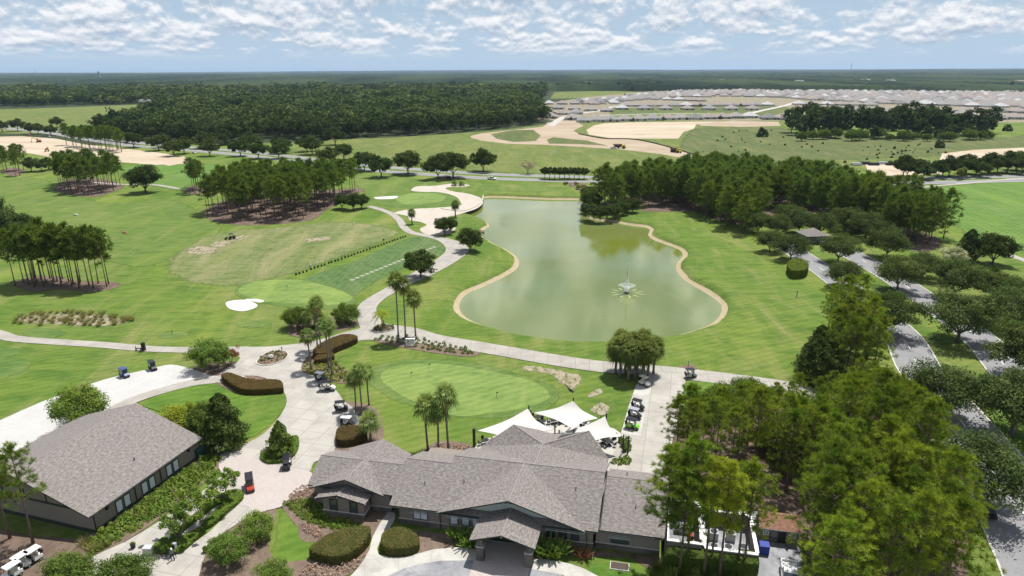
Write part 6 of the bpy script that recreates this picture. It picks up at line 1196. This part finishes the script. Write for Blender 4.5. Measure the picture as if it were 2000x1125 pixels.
for x, y in ((64, 1100), (40, 1112), (24, 1130)): cartpx(x, y, (-16, 10), 'white', 'white', 'white golf cart with white roof parked under the trees by the barn', group='white carts parked by the barn', z=.06)
def range_tractor():
    p = P(453, 467); t = thing('range_tractor', 'black utility tractor with ball picker on the driving range', 'tractor', (p.x, p.y, .03), R(10)); b = MB(); b.box((.2, 0, .75), (2.2, 1.2, .5), 0, .9); b.box((1.0, 0, 1.1), (.7, 1.0, .4), 0, .85); b.ob('body', PC['black'], t)
    for x in (-.6, .4):
        for y in (-.5, .5): b = MB(); b.tube([(x, y, 1.0), (x, y, 2.0)], .04, 5); b.ob('cage_post', M_BLACK, t)
    b = MB(); b.box((-.1, 0, 2.03), (1.3, 1.2, .08)); b.ob('roof', M_BLACK, t)
    for x, r in ((-.6, .42), (.9, .36)):
        for y in (-.65, .65): b = MB(); b.wheel((x, y, r), r, .28); b.ob('wheel', M_RUBBER, t)
    b = MB(); b.box((-2.0, 0, .4), (.6, 2.6, .5)); b.box((-1.4, 0, .45), (.9, .1, .1)); b.ob('ball_picker', M_BLACK, t)
range_tractor()
def car(p, rz, col, label, kind='sedan', name=None, group=None):
    t = thing(name or {'pickup': 'pickup_truck', 'suv': 'parked_car'}.get(kind, 'car'), label, 'truck' if kind == 'pickup' else 'car', p, rz, group)
    if kind == 'pickup': prof = [(-2.8, .4), (-2.85, .95), (-1.0, 1.0), (.9, 1.02), (2.4, .95), (2.75, .8), (2.75, .4)]; cab = [(-.95, 1.0), (-.8, 1.75), (.35, 1.78), (1.05, 1.02)]
    elif kind == 'suv': prof = [(-2.3, .4), (-2.35, .95), (.9, 1.0), (2.2, .9), (2.35, .7), (2.35, .4)]; cab = [(-2.2, .96), (-1.95, 1.65), (.2, 1.68), (1.0, 1.0)]
    else: prof = [(-2.2, .35), (-2.25, .85), (.9, .88), (2.1, .78), (2.25, .6), (2.25, .35)]; cab = [(-1.7, .85), (-1.0, 1.4), (.2, 1.42), (1.05, .88)]
    w = .95 if kind == 'pickup' else .9
    def ext(pr, y0, y1):
        n = len(pr); V = [(x, -y0 if i in (0, n-1) else -y1, z) for i, (x, z) in enumerate(pr)]+[(x, y0 if i in (0, n-1) else y1, z) for i, (x, z) in enumerate(pr)]
        return V, [tuple(range(n)), tuple(range(2*n-1, n-1, -1))]+[(i, n+i, n+(i+1) % n, (i+1) % n) for i in range(n)]
    b = MB(); b.add(*ext(prof, w, w)); 
    if kind == 'pickup': b.box((-1.9, .86, 1.12), (1.75, .12, .26)); b.box((-1.9, -.86, 1.12), (1.75, .12, .26)); b.box((-2.77, 0, 1.12), (.1, 1.6, .26))
    b.ob('body', PC[col], t)
    b = MB(); b.add(*ext(cab, w-.03, w-.2)); c = b.ob('cabin_glass', M_GLASS, t); b = MB(); x0, x1 = cab[1][0], cab[2][0]; b.box(((x0+x1)/2, 0, cab[1][1]+.03), (x1-x0+.1, 2*(w-.18), .07)); b.ob('roof', PC[col], t)
    for x in (-1.45 if kind != 'pickup' else -1.8, 1.45 if kind != 'pickup' else 1.8):
        for y in (-w+.1, w-.1): b = MB(); b.wheel((x, y, .36), .36, .24); wh = b.ob('wheel', M_RUBBER, t); b = MB(); b.wheel((x, y*1.09, .36), .2, .1); b.ob('rim', M_STEEL, wh)
    for y in (-.65, .65): b = MB(); b.box((prof[-1][0]+.0, y, .68), (.08, .35, .16)); b.ob('headlight', M_WHITE, t); b = MB(); b.box((prof[0][0]-.02, y*1.1, .75), (.06, .22, .2)); b.ob('tail_light', PC['red'], t)
def carpx(x, y, to, *a, **k): p = P(x, y); car((p.x, p.y, k.pop('z', .1)), hd((x, y), (x+to[0], y+to[1])), *a, **k)
carpx(1541, 1140, (3, 30), 'white', 'white pickup truck parked on the yard drive', kind='pickup', z=.12)
carpx(1924, 1000, (-12, -30), 'black', 'black car parked under the oak on the boulevard', z=.08)
carpx(961, 351, (20, 2), 'white', 'white pickup truck on the highway below the oaks', kind='pickup')
carpx(703, 332, (20, 5), 'white', 'white pickup truck on the highway beside the big pine stand', kind='pickup')
carpx(798, 342, (20, 5), 'grey', 'dark car on the highway under a round oak')
carpx(878, 349, (20, 3), 'black', 'black car on the highway beside the twin oaks')
carpx(57, 264, (20, 5), 'red', 'red-brown truck on the highway above the sand lot', kind='pickup')
carpx(97, 268, (20, 5), 'silver', 'silver car on the highway above the sand lot')
carpx(380, 300, (20, 5), 'white', 'white car on the highway among the oaks')
carpx(1594, 472, (10, 8), 'black', 'black car waiting at the gatehouse', kind='suv', z=.08)
carpx(1199, 291, (20, 1), 'white', 'white pickup truck parked on the haul road', kind='pickup', z=.16)
def dumper(p, rz, lab):
    t = thing('dump_truck', lab, 'truck', p, rz, None, 1.15); b = MB(); b.box((2.6, 0, 1.9), (1.9, 2.4, 1.6), 0, .85); b.box((4.0, 0, 1.4), (1.2, 2.2, .9), 0, .85); b.ob('cab', PC['yellow'], t); b = MB(); b.box((2.6, 0, 2.3), (1.95, 2.2, .7), 0, .9); b.ob('cab_glass', M_GLASS, t)
    b = MB(); b.add([(-4.6, -1.4, 2.6), (-4.6, 1.4, 2.6), (-3.2, 1.3, 1.3), (-3.2, -1.3, 1.3), (1.3, -1.4, 2.9), (1.3, 1.4, 2.9), (1.2, 1.3, 1.3), (1.2, -1.3, 1.3)], [(0, 1, 2, 3), (3, 2, 6, 7), (7, 6, 5, 4), (0, 3, 7, 4), (1, 5, 6, 2)]); b.box((-1.4, 0, 2.4), (4.6, 2.3, .5)); b.ob('dump_body', plain('brown_steel', (.10, .07, .05)), t)
    b = MB(); b.box((-.2, 0, 1.05), (7.5, 1.0, .4)); b.ob('chassis', M_BLACK, t)
    for x in (3.2, -1.2, -3.0):
        for y in (-1.15, 1.15): b = MB(); b.wheel((x, y, .85), .85, .6); b.ob('wheel', M_RUBBER, t)
for x, y, to, lab in ((1210, 290, (20, 1), 'dark articulated dump truck beside the white pickup on the haul road'), (1320, 298, (20, 3), 'dark articulated dump truck beside the silt fence')): p = P(x, y); dumper((p.x, p.y, .13), hd((x, y), (x+to[0], y+to[1])), lab)
for x, y, lab in ((76, 278, 'rusty red excavator alone on the sand lot'), (92, 296, 'orange digger beside the heap on the sand lot')):
    p = P(x, y); t = thing('excavator', lab, 'excavator', (p.x, p.y, .08), random.random()*6); b = MB()
    for y_ in (-1.1, 1.1): b.box((0, y_, .5), (3.8, .6, .95), 0, .85)
    b.ob('track', M_BLACK, t); b = MB(); b.box((-.4, 0, 1.7), (3.0, 2.6, 1.3), 0, .9); b.box((.6, .7, 2.6), (1.4, 1.1, 1.5), 0, .9); b.ob('cab', PC['orange'], t); b = MB(); b.tube([(1.2, -.3, 1.9), (3.6, -.3, 4.4), (5.6, -.3, 2.8), (5.9, -.3, .8)], [.3, .28, .22, .18], 6); b.box((5.7, -.3, .6), (.9, 1.0, .8), 0, .7); b.ob('arm', PC['orange'], t)
# pipes and liners laid out beside the highway
for i in range(7):
    x = 1672+i*17; p = P(x, 323-(i % 2)*2); t = thing('pipe_stack', 'stack of long %s drainage pipes laid beside the graded strip' % ('dark' if i % 3 else 'pale'), 'pipe stack', (p.x, p.y, .12), R(-4), 'drainage pipe stacks')
    for r in range(2):
        for k in range(4-r): b = MB(); b.tube([(-3, 0, 0), (3, 0, 0)], .42, 10); b.ob('pipe', M_STEEL if i % 3 == 0 else PC['black'], t, loc=(0, (k+r*.5-1.5)*.86, .44+r*.74))
for i, x in enumerate((1787, 1806)):
    p = P(x, 320); b = MB(); tr = [(-5, -4, 0), (5, -4, 0), (5, 4, 0), (-5, 4, 0), (-3.6, -2.6, 1.3), (3.6, -2.6, 1.1), (3.4, 2.6, 1.3), (-3.5, 2.7, 1.2)]; b.add(tr, [(0, 1, 5, 4), (1, 2, 6, 5), (2, 3, 7, 6), (3, 0, 4, 7), (4, 5, 6, 7)]); tag(b.ob('tarpaulin_heap', plain('mint_tarp', (.30, .55, .46), .4), loc=(p.x, p.y, .1), sc=(1, .8, 1) if i else None), ('large mint tarpaulin heap beside the pipe stacks', 'smaller mint tarpaulin heap beyond the large one')[i], 'tarpaulin')
def strip(name, px, h, th, mat_, label, cat, z0=0, child=None):
    pts = smooth([P(a, b, z0) for a, b in px], False, 5); V = []; F = []
    for i, p in enumerate(pts):
        a, b = pts[max(0, i-1)], pts[min(len(pts)-1, i+1)]; d = (b-a); d.z = 0; d.normalize(); n = Vector((-d.y, d.x, 0))*th/2
        V += [p-n, p-n+Vector((0, 0, h)), p+n+Vector((0, 0, h)), p+n]
    for i in range(len(pts)-1):
        for k in range(3): F.append((4*i+k, 4*i+k+1, 4*i+k+5, 4*i+k+4))
    k = 4*(len(pts)-1); F += [(0, 3, 2, 1), (k, k+1, k+2, k+3)]; return pts, mesh(name, V, F, [mat_])
pts, me = strip('silt_fence', [(1130, 262), (1180, 271), (1240, 273), (1300, 286), (1372, 308)], .9, .25, M_BLACK, '', '', .1); tag(ob('silt_fence', me), 'low black silt fence along the orange haul road', 'fence')
pts, me = strip('bulkhead', [(862, 415), (880, 418), (902, 420), (916, 416.5), (932, 408), (941, 400), (943.5, 393), (944, 388)], 1.85, .3, plain('bulkhead_timber', (.13, .115, .10), .9), '', '', -1.7)
t = thing('bulkhead', 'curved grey timber bulkhead holding the bunker above the pond', 'retaining wall'); ob('wall', me, t)
pts, me = strip('cap', [(862, 415), (880, 418), (902, 420), (916, 416.5), (932, 408), (941, 400), (943.5, 393), (944, 388)], .14, .45, M_KERB, '', '', -1.7); c = ob('cap', me, t, (0, 0, 1.86))
for k in range(3):
    pts, me = strip('board', [(862, 415), (880, 418), (902, 420), (916, 416.5), (932, 408), (941, 400), (943.5, 393), (944, 388)], .09, .40, plain('bulkhead_waler', (.22, .20, .18), .9), '', '', -1.7); ob('waler', me, t, (0, 0, .45+k*.5))
# ------------------------------------------------------------------ fountain
def fountain():
    c = P(1224, 572, WZ); t = thing('fountain', 'white water jet fountain with side sprays on the pond', 'fountain', (c.x, c.y, WZ)); mw = NT('fountain_water')
    d = mw.n('ShaderNodeBsdfDiffuse'); d.inputs[0].default_value = (.85, .88, .9, 1); tl = mw.n('ShaderNodeBsdfTranslucent'); tl.inputs[0].default_value = (.85, .88, .9, 1); tp = mw.n('ShaderNodeBsdfTransparent'); m1 = mw.n('ShaderNodeMixShader'); m2 = mw.n('ShaderNodeMixShader'); m2.inputs[0].default_value = .8
    mw.L(d.outputs[0], m1.inputs[1]); mw.L(tl.outputs[0], m1.inputs[2]); mw.L(tp.outputs[0], m2.inputs[1]); mw.L(m1.outputs[0], m2.inputs[2]); mw.L(m2.outputs[0], mw.out.inputs[0])
    b = MB(); b.tube([(0, 0, -.2), (0, 0, .18)], [.9, .75], 14); b.tube([(0, 0, .15), (0, 0, .45)], .18, 8); b.ob('float', M_BLACK, t)
    n = 2600; z = 8.6*rng.random(n)**.85; r = (.06+.55*np.exp(-(z/3.4)**2)+.16*(1-z/8.6))*np.sqrt(rng.random(n)); a = rng.random(n)*6.283
    V = needles(np.stack([np.cos(a)*r, np.sin(a)*r, z], 1), np.tile([0, 0, 1.], (n, 1)), 1, .42, .035, .10); ob('jet', arrays('jet', V, 4, rng.random(len(V)), [mw.m]), t)
    C = []; D = []
    for k in range(22):
        an = k*6.283/22
        for i in range(90):
            s_ = (i+random.random())/90; rr = 2.3*s_; C.append((math.cos(an)*rr+random.gauss(0, .16), math.sin(an)*rr+random.gauss(0, .16), .3+3.4*(s_-.62*s_*s_)*1.5)); D.append((math.cos(an)*.4, math.sin(an)*.4, 1-1.2*s_))
    V = needles(np.array(C), np.array(D), 1, .28, .03, .25); ob('spray', arrays('spray', V, 4, rng.random(len(V)), [mw.m]), t)
    fm = plain('foam', (.25, .30, .13), .6)
    for k in range(11):
        an = k*6.283/11+.2; b = MB(); L_ = random.uniform(1.1, 1.8); q = [(math.cos(x)*L_, math.sin(x)*.30, 0) for x in [j*6.283/14 for j in range(14)]]; b.add(q, [tuple(range(14))]); b.ob('foam_patch', fm, t, loc=(math.cos(an)*3.6, math.sin(an)*3.6, .03+k*.002), rz=an)
fountain()
# ------------------------------------------------------------------ people
def person(p, rz, shirt, trousers, label, pose='stand', cap=True, group=None):
    t = thing('person', label, 'person', p, rz, group); a = {'stand': .12, 'walk': .3, 'swing': .15}[pose]
    S = {'pel': (0, 0, .95, .15), 'sp': (.02, 0, 1.15, .14), 'ch': (.03, 0, 1.38, .17), 'nk': (.04, 0, 1.52, .065), 'hd': (.06, 0, 1.63, .095), 'ht': (.06, 0, 1.74, .085)}
    Ed = [('pel', 'sp'), ('sp', 'ch'), ('ch', 'nk'), ('nk', 'hd'), ('hd', 'ht')]
    for s_, n in ((1, 'l'), (-1, 'r')):
        st = a*s_; S['hp'+n] = (0, .1*s_, .9, .11); S['kn'+n] = (st*.5+.04, .12*s_, .5, .075); S['an'+n] = (st, .13*s_, .09, .05); S['to'+n] = (st+.18, .14*s_, .04, .04)
        S['sh'+n] = (.03, .2*s_, 1.42, .075)
        if pose == 'swing': S['el'+n] = (.22, .16*s_, 1.18, .05); S['ha'+n] = (.42, .03*s_, .98, .04)
        else: S['el'+n] = (-st*.4, .27*s_, 1.14, .05); S['ha'+n] = (.1-st*.7, .28*s_, .88, .04)
        Ed += [('pel', 'hp'+n), ('hp'+n, 'kn'+n), ('kn'+n, 'an'+n), ('an'+n, 'to'+n), ('ch', 'sh'+n), ('sh'+n, 'el'+n), ('el'+n, 'ha'+n)]
    K = list(S); me = bpy.data.meshes.new('person_body'); me.from_pydata([S[k][:3] for k in K], [(K.index(x), K.index(y)) for x, y in Ed], []); o = ob('body', me, t)
    o.modifiers.new('skin', 'SKIN'); sv = me.skin_vertices[0].data if me.skin_vertices else None
    if sv is None: bm = bmesh.new(); bm.from_mesh(me); bm.verts.layers.skin.verify(); bm.to_mesh(me); bm.free(); sv = me.skin_vertices[0].data
    for i, k in enumerate(K): sv[i].radius = (S[k][3], S[k][3]); sv[i].use_root = (k == 'pel')
    o.modifiers.new('sub', 'SUBSURF').levels = 1; o.modifiers['sub'].render_levels = 2
    key = 'cloth_%s_%s' % (shirt, trousers)
    if key not in MATS:
        n = NT(key); tc = n.n('ShaderNodeTexCoord'); sp = n.n('ShaderNodeSeparateXYZ'); n.L(tc.outputs['Object'], sp.inputs[0]); cr = n.n('ShaderNodeValToRGB'); cr.color_ramp.interpolation = 'CONSTANT'; n.L(n.math('DIVIDE', sp.outputs[2], 2.0), cr.inputs[0]); e = cr.color_ramp.elements
        e[0].position = 0; e[0].color = (.05, .05, .05, 1); e[1].position = .05; e[1].color = trousers+(1,)
        for ps, cl in ((.49, shirt), (.755, (.45, .28, .2))): x = e.new(ps); x.color = cl+(1,)
        n.bsdf(cr.outputs[0], .8, .2); MATS[key] = n.m
    me.materials.append(MATS[key])
    b = MB(); b.tube([(.06, 0, 1.72), (.06, 0, 1.80), (.05, 0, 1.84)], [.115, .105, .05], 10); b.box((.17, 0, 1.735), (.14, .17, .02)); b.ob('cap', M_WHITE if cap else plain('dark_hair', (.04, .025, .02)), t)
    if pose == 'swing': b = MB(); b.tube([(.42, 0, 1.0), (.85, .25, .06)], .012, 5); b.box((.88, .27, .05), (.1, .05, .05)); b.ob('golf_club', M_STEEL, t)
WHT, NAV, KHA, PNK, GRY = (.7, .7, .7), (.03, .04, .08), (.35, .28, .2), (.45, .15, .17), (.2, .2, .22)
for x, y, sh, tr, lab, pose in ((426, 890, WHT, NAV, 'person in white shirt walking beside the barn bed', 'walk'), (400, 884, PNK, GRY, 'person in pink shirt beside the green bin', 'stand'), (606, 524, WHT, GRY, 'person in white swinging a club near the green end of the range line', 'swing'), (668, 502, WHT, KHA, 'person in white shirt and khaki swinging a club on the range line', 'swing'), (722, 489, GRY, NAV, 'person in grey standing behind the bags on the range line', 'stand'), (750, 474, NAV, GRY, 'person in dark shirt swinging a club near the path end of the range line', 'swing'), (690, 443, WHT, WHT, 'person in white standing out on the bank of the range', 'stand'), (338, 1096, GRY, NAV, 'person in dark clothes at the rack by the island tip', 'stand')):
    p = P(x, y); person((p.x, p.y, .05 if y < 700 else .19), random.uniform(0, 6), sh, tr, lab, pose)
# ------------------------------------------------------------------ range furniture and small things
a, b_ = P(578, 538), P(792, 463)
for i in range(36):
    f = i/35; p = a.lerp(b_, f)+Vector((0, random.uniform(-.4, .4), .05)); t = thing('bag_stand', 'black golf bag stand in the practice tee line', 'bag stand', p, random.random(), 'bag stands on the practice tee'); b = MB(); b.box((0, 0, .45), (.5, .12, .12)); b.tube([(-.22, 0, 0), (-.22, 0, .9)], .05, 5); b.tube([(.22, 0, 0), (.22, 0, .9)], .05, 5); b.ob('frame', M_BLACK, t)
    b = MB(); b.box((0, .15, .28), (.5, .4, .5), 0, .85); b.ob('basket', M_BLACK, t)
a, b_ = P(688, 547), P(848, 483); me = MB(); me.box((0, 0, .02), (1.5, 1.5, .03)); me = me.me('tee_mat', plain('mat_turf', (.26, .27, .19), .9))
for i in range(20): p = a.lerp(b_, i/19); tag(ob('tee_mat', me, None, (p.x, p.y, .06), R(62)), 'worn square hitting mat on the practice tee', 'mat', 'hitting mats on the practice tee')
for x, y, lab in ((803, 736, 'hole flag nearest the lawn end of the putting green'), (970, 776, 'hole flag at the drive side of the putting green'), (838, 720, 'hole flag near the shrub bed side of the putting green'), (825, 388, 'hole flag on the green beside the waste bunker'), (560, 565, 'hole flag on the practice green'), (336, 655, 'hole flag on the small oval tee green')):
    p = P(x, y); t = thing('hole_flag', lab, 'flag', (p.x, p.y, .05), .3); b = MB(); b.tube([(0, 0, 0), (0, 0, 1.1)], .035, 5); b.ob('pole', M_BLACK, t); b = MB(); b.box((.16, 0, .95), (.32, .015, .22)); b.ob('flag', M_BLACK, t)
for x, y, m_, lab in ((148, 420, M_WHITE, 'white round target disc on the range'), (244, 455, plain('pink_target', (.65, .25, .2)), 'pink round target disc on the range')):
    p = P(x, y); t = thing('range_target', lab, 'target', (p.x, p.y, .05)); b = MB(); b.tube([(0, 0, 0), (0, .15, .35)], [1.0, .95], 18); b.ob('disc', m_, t); b = MB(); b.tube([(0, .05, 0), (0, .05, .2)], .2, 8); b.ob('foot', M_BLACK, t)
def post_set(x, y, lab, name, cat, h=1.0, r=.09, z=.2):
    p = P(x, y); t = thing(name, lab, cat, (p.x, p.y, z)); b = MB(); b.tube([(0, 0, 0), (0, 0, h)], r, 8); b.ob('shaft', M_BLACK, t); b = MB(); b.tube([(0, 0, h), (0, 0, h+.18)], [r*1.5, r*.9], 8); b.ob('cap', M_BLACK, t)
post_set(551, 689, 'black bollard light on the teardrop island', 'bollard_light', 'bollard'); post_set(733, 645, 'black bollard light left of the feather palm', 'bollard_light', 'bollard', .8, .09, .3); post_set(750, 638, 'black bollard light behind the feather palm', 'bollard_light', 'bollard', 1.2, .1, .3); post_set(768, 642, 'black bollard light right of the feather palm', 'bollard_light', 'bollard', .8, .09, .3); post_set(1344, 717, 'thin black sign post in the round mulch bed by the drive', 'sign_post', 'post', 1.0, .06); post_set(1556, 580, 'short grey post on the sloping lawn', 'marker_post', 'post', 1.5, .1, .02); post_set(1450, 775, 'dark pole beside the white flag', 'pole', 'pole', 1.6, .08)
def water_station():
    p = P(277, 685); t = thing('water_station', 'black water cooler stand with bench beside the cart path', 'water station', (p.x, p.y, .06)); b = MB(); b.box((.5, 0, .9), (.7, .7, 1.8), 0, .92); b.ob('cooler_cabinet', M_BLACK, t); b = MB(); b.tube([(.5, 0, 1.66), (.5, 0, 1.9)], .42, 12); b.ob('lid', M_BLACK, t)
    b = MB(); b.box((-.7, 0, .5), (1.3, .4, .08)); b.ob('bench_seat', M_BLACK, t)
    for x in (-1.25, -.2): b = MB(); b.box((x, 0, .24), (.1, .4, .46)); b.ob('bench_leg', M_BLACK, t)
    b = MB(); b.tube([(-1.4, .2, 0), (-1.4, .2, 1.0)], .07, 6); b.ob('ball_washer', M_BLACK, t)
water_station()
def lattice():
    for i, x in enumerate((797, 806)):
        p = P(x, 677); t = thing('white_rack', 'tall white slatted rack beside the shrub bed', 'rack', (p.x, p.y, .06), R(-10), 'white racks by the shrub bed')
        for s_ in (-.45, .45): b = MB(); b.box((s_, 0, .9), (.1, .1, 1.8)); b.box((s_, .35, .8), (.1, .1, 1.6)); b.ob('upright', M_WHITE, t)
        for k in range(5): b = MB(); b.box((0, -.02, .3+k*.35), (.95, .06, .12)); b.ob('slat', M_WHITE, t)
        b = MB(); b.box((0, .18, 1.82), (1.05, .5, .06)); b.ob('top', M_WHITE, t)
lattice()
def bin_(x, y, m_, lab, s_=1.0, rz=0): p = P(x, y); t = thing('waste_bin', lab, 'bin', (p.x, p.y, .1), rz, None, s_); b = MB(); b.box((0, 0, .6), (1.3, 1.0, 1.2), 0, 1.05); b.ob('body', m_, t); b = MB(); b.box((0, 0, 1.25), (1.42, 1.1, .1)); b.ob('lid', m_, t)
bin_(390, 893, plain('green_steel', (.02, .07, .05)), 'dark green metal bin at the barn corner', 1.3, R(73)); bin_(291, 1082, PC['silver'], 'round-cornered grey bin beside the bag rack', .8)
def rack():
    p, q = P(298, 1088), P(345, 1092); d = (q-p); t = thing('bag_rack', 'low black bag rack in front of the island tip', 'rack', (p.x, p.y, .2), math.atan2(d.y, d.x)); L_ = d.length
    for z in (.45, .8): b = MB(); b.tube([(0, 0, z), (L_, 0, z)], .03, 5); b.ob('rail', M_BLACK, t)
    for k in range(6): b = MB(); b.tube([(L_*k/5, 0, 0), (L_*k/5, 0, .85)], .03, 5); b.tube([(L_*k/5, 0, .45), (L_*k/5, -.7, 0)], .025, 5); b.ob('stay', M_BLACK, t)
    p = P(343, 1078); t = thing('notice_board', 'grey standing box with sign beside the island hedge', 'sign', (p.x, p.y, .2), R(-20)); b = MB(); b.box((0, 0, .6), (.5, .4, 1.2)); b.ob('cabinet', PC['silver'], t); b = MB(); b.box((0, -.21, .8), (.4, .02, .5)); b.ob('face', M_BLACK, t)
    p = P(331, 1062); t = thing('small_sign', 'small white sign in the island hedge', 'sign', (p.x, p.y, .2), R(-15)); b = MB(); b.box((0, 0, .45), (.06, .06, .9)); b.ob('post', M_WHITE, t); b = MB(); b.box((0, -.04, 1.1), (.7, .04, .5)); b.ob('panel', M_WHITE, t)
rack()
p = P(1343, 775); t = thing('lawn_flag', 'white feather flag leaning beside the little lawn', 'flag', (p.x, p.y, .1), .2); b = MB(); b.tube([(0, 0, 0), (.15, 0, 2.4)], .03, 5); b.ob('pole', M_BLACK, t); b = MB(); b.add([(.15, 0, 2.3), (.02, 0, .7), (-.35, .02, .6), (-.1, .02, 1.8)], [(0, 1, 2, 3)]); b.add([(.15, .02, 2.3), (.02, .02, .7), (-.35, .04, .6), (-.1, .04, 1.8)], [(3, 2, 1, 0)]); b.ob('cloth', M_WHITE, t)
p = P(1210, 1108); b = MB(); b.box((0, 0, .1), (2.4, 1.4, .2)); t = thing('utility_hatch', 'brown metal utility hatch set in the small lawn', 'hatch', (p.x, p.y, 0), R(-12)); b.ob('frame', M_KERB, t); b = MB(); b.box((0, 0, .22), (2.2, 1.2, .05)); b.ob('lid', M_BROWN, t)
for i, (x, y) in enumerate(((866, 366), (878, 365))):   # small grass mounds islands in the waste bunker
    p = P(901 if i else 888, 363); tag(ob('bunker_tuft', BED[i], None, (p.x, p.y, .05), i, 4.5), 'dark grass tuft at the tip of the waste bunker', 'grass tuft', 'tufts in the waste bunker')
for x, Y, h in ((72, 9000, 95), (194, 5200, 60), (1660, 7000, 110)):
    q = P(x, 150); s_ = Y/q.y; t = thing('radio_mast', 'thin distant mast rising over the %s woodland' % {72: 'hay field side', 194: 'left-hand middle', 1660: 'estate side'}[x] if x != 194 else 'short dark tower block rising over the far woodland', 'mast', (q.x*s_, Y, 0))
    b = MB(); w_ = 14 if x == 194 else 5
    for k in range(4): sx, sy = (-1, 1)[k % 2]*w_/2, (-1, 1)[k//2]*w_/2; b.tube([(sx, sy, 0), (sx*.3, sy*.3, h)], w_*.14, 4)
    for k in range(8): f = k/8; b.box((0, 0, h*f), (w_*(1-.7*f), w_*(1-.7*f), 1.5))
    b.ob('lattice', PC['grey'], t)
# far white houses among the distant trees
wb = MB(); wb.box((0, 0, 3), (34, 14, 6)); wb = wb.me('far_building_wall', M_WHITE); wr = MB(); wr.add([(-18, -8, 6), (18, -8, 6), (18, 8, 6), (-18, 8, 6), (-14, 0, 10), (14, 0, 10)], [(0, 1, 5, 4), (1, 2, 5), (2, 3, 4, 5), (3, 0, 4)]); wr = wr.me('far_building_roof', HR[1])
for x, y in ((284, 202), (1128, 171), (1140, 170), (1162, 171), (1205, 170), (1225, 172), (1410, 164), (1690, 163), (1738, 165), (1747, 162), (1560, 166), (1990, 167)):
    p = P(x, y); t = thing('far_building', 'white low building almost lost among the far trees', 'building', (p.x, p.y, 2 if y > 195 else 8), 0, 'far white buildings'); ob('wall', wb, t, None, 0, 1 if y < 195 else .6); ob('roof', wr, t, None, 0, 1 if y < 195 else .6)
# ------------------------------------------------------------------ haze
def haze():
    b = MB(); b.box((0, 13500, 58.5), (64000, 29500, 123)); me = b.me('haze', None); me.materials.clear(); m_ = bpy.data.materials.new('haze_air'); m_.use_nodes = True; nt = m_.node_tree; nt.nodes.clear(); o = nt.nodes.new('ShaderNodeOutputMaterial'); v = nt.nodes.new('ShaderNodeVolumePrincipled')
    v.inputs['Color'].default_value = (.55, .74, 1.0, 1); v.inputs['Density'].default_value = 3.4e-5; v.inputs['Anisotropy'].default_value = .2; nt.links.new(v.outputs[0], o.inputs['Volume']); me.materials.append(m_); h = ob('haze', me); h['kind'] = 'stuff'; h['label'] = 'pale blue haze over the far land'; h['category'] = 'haze'
haze()
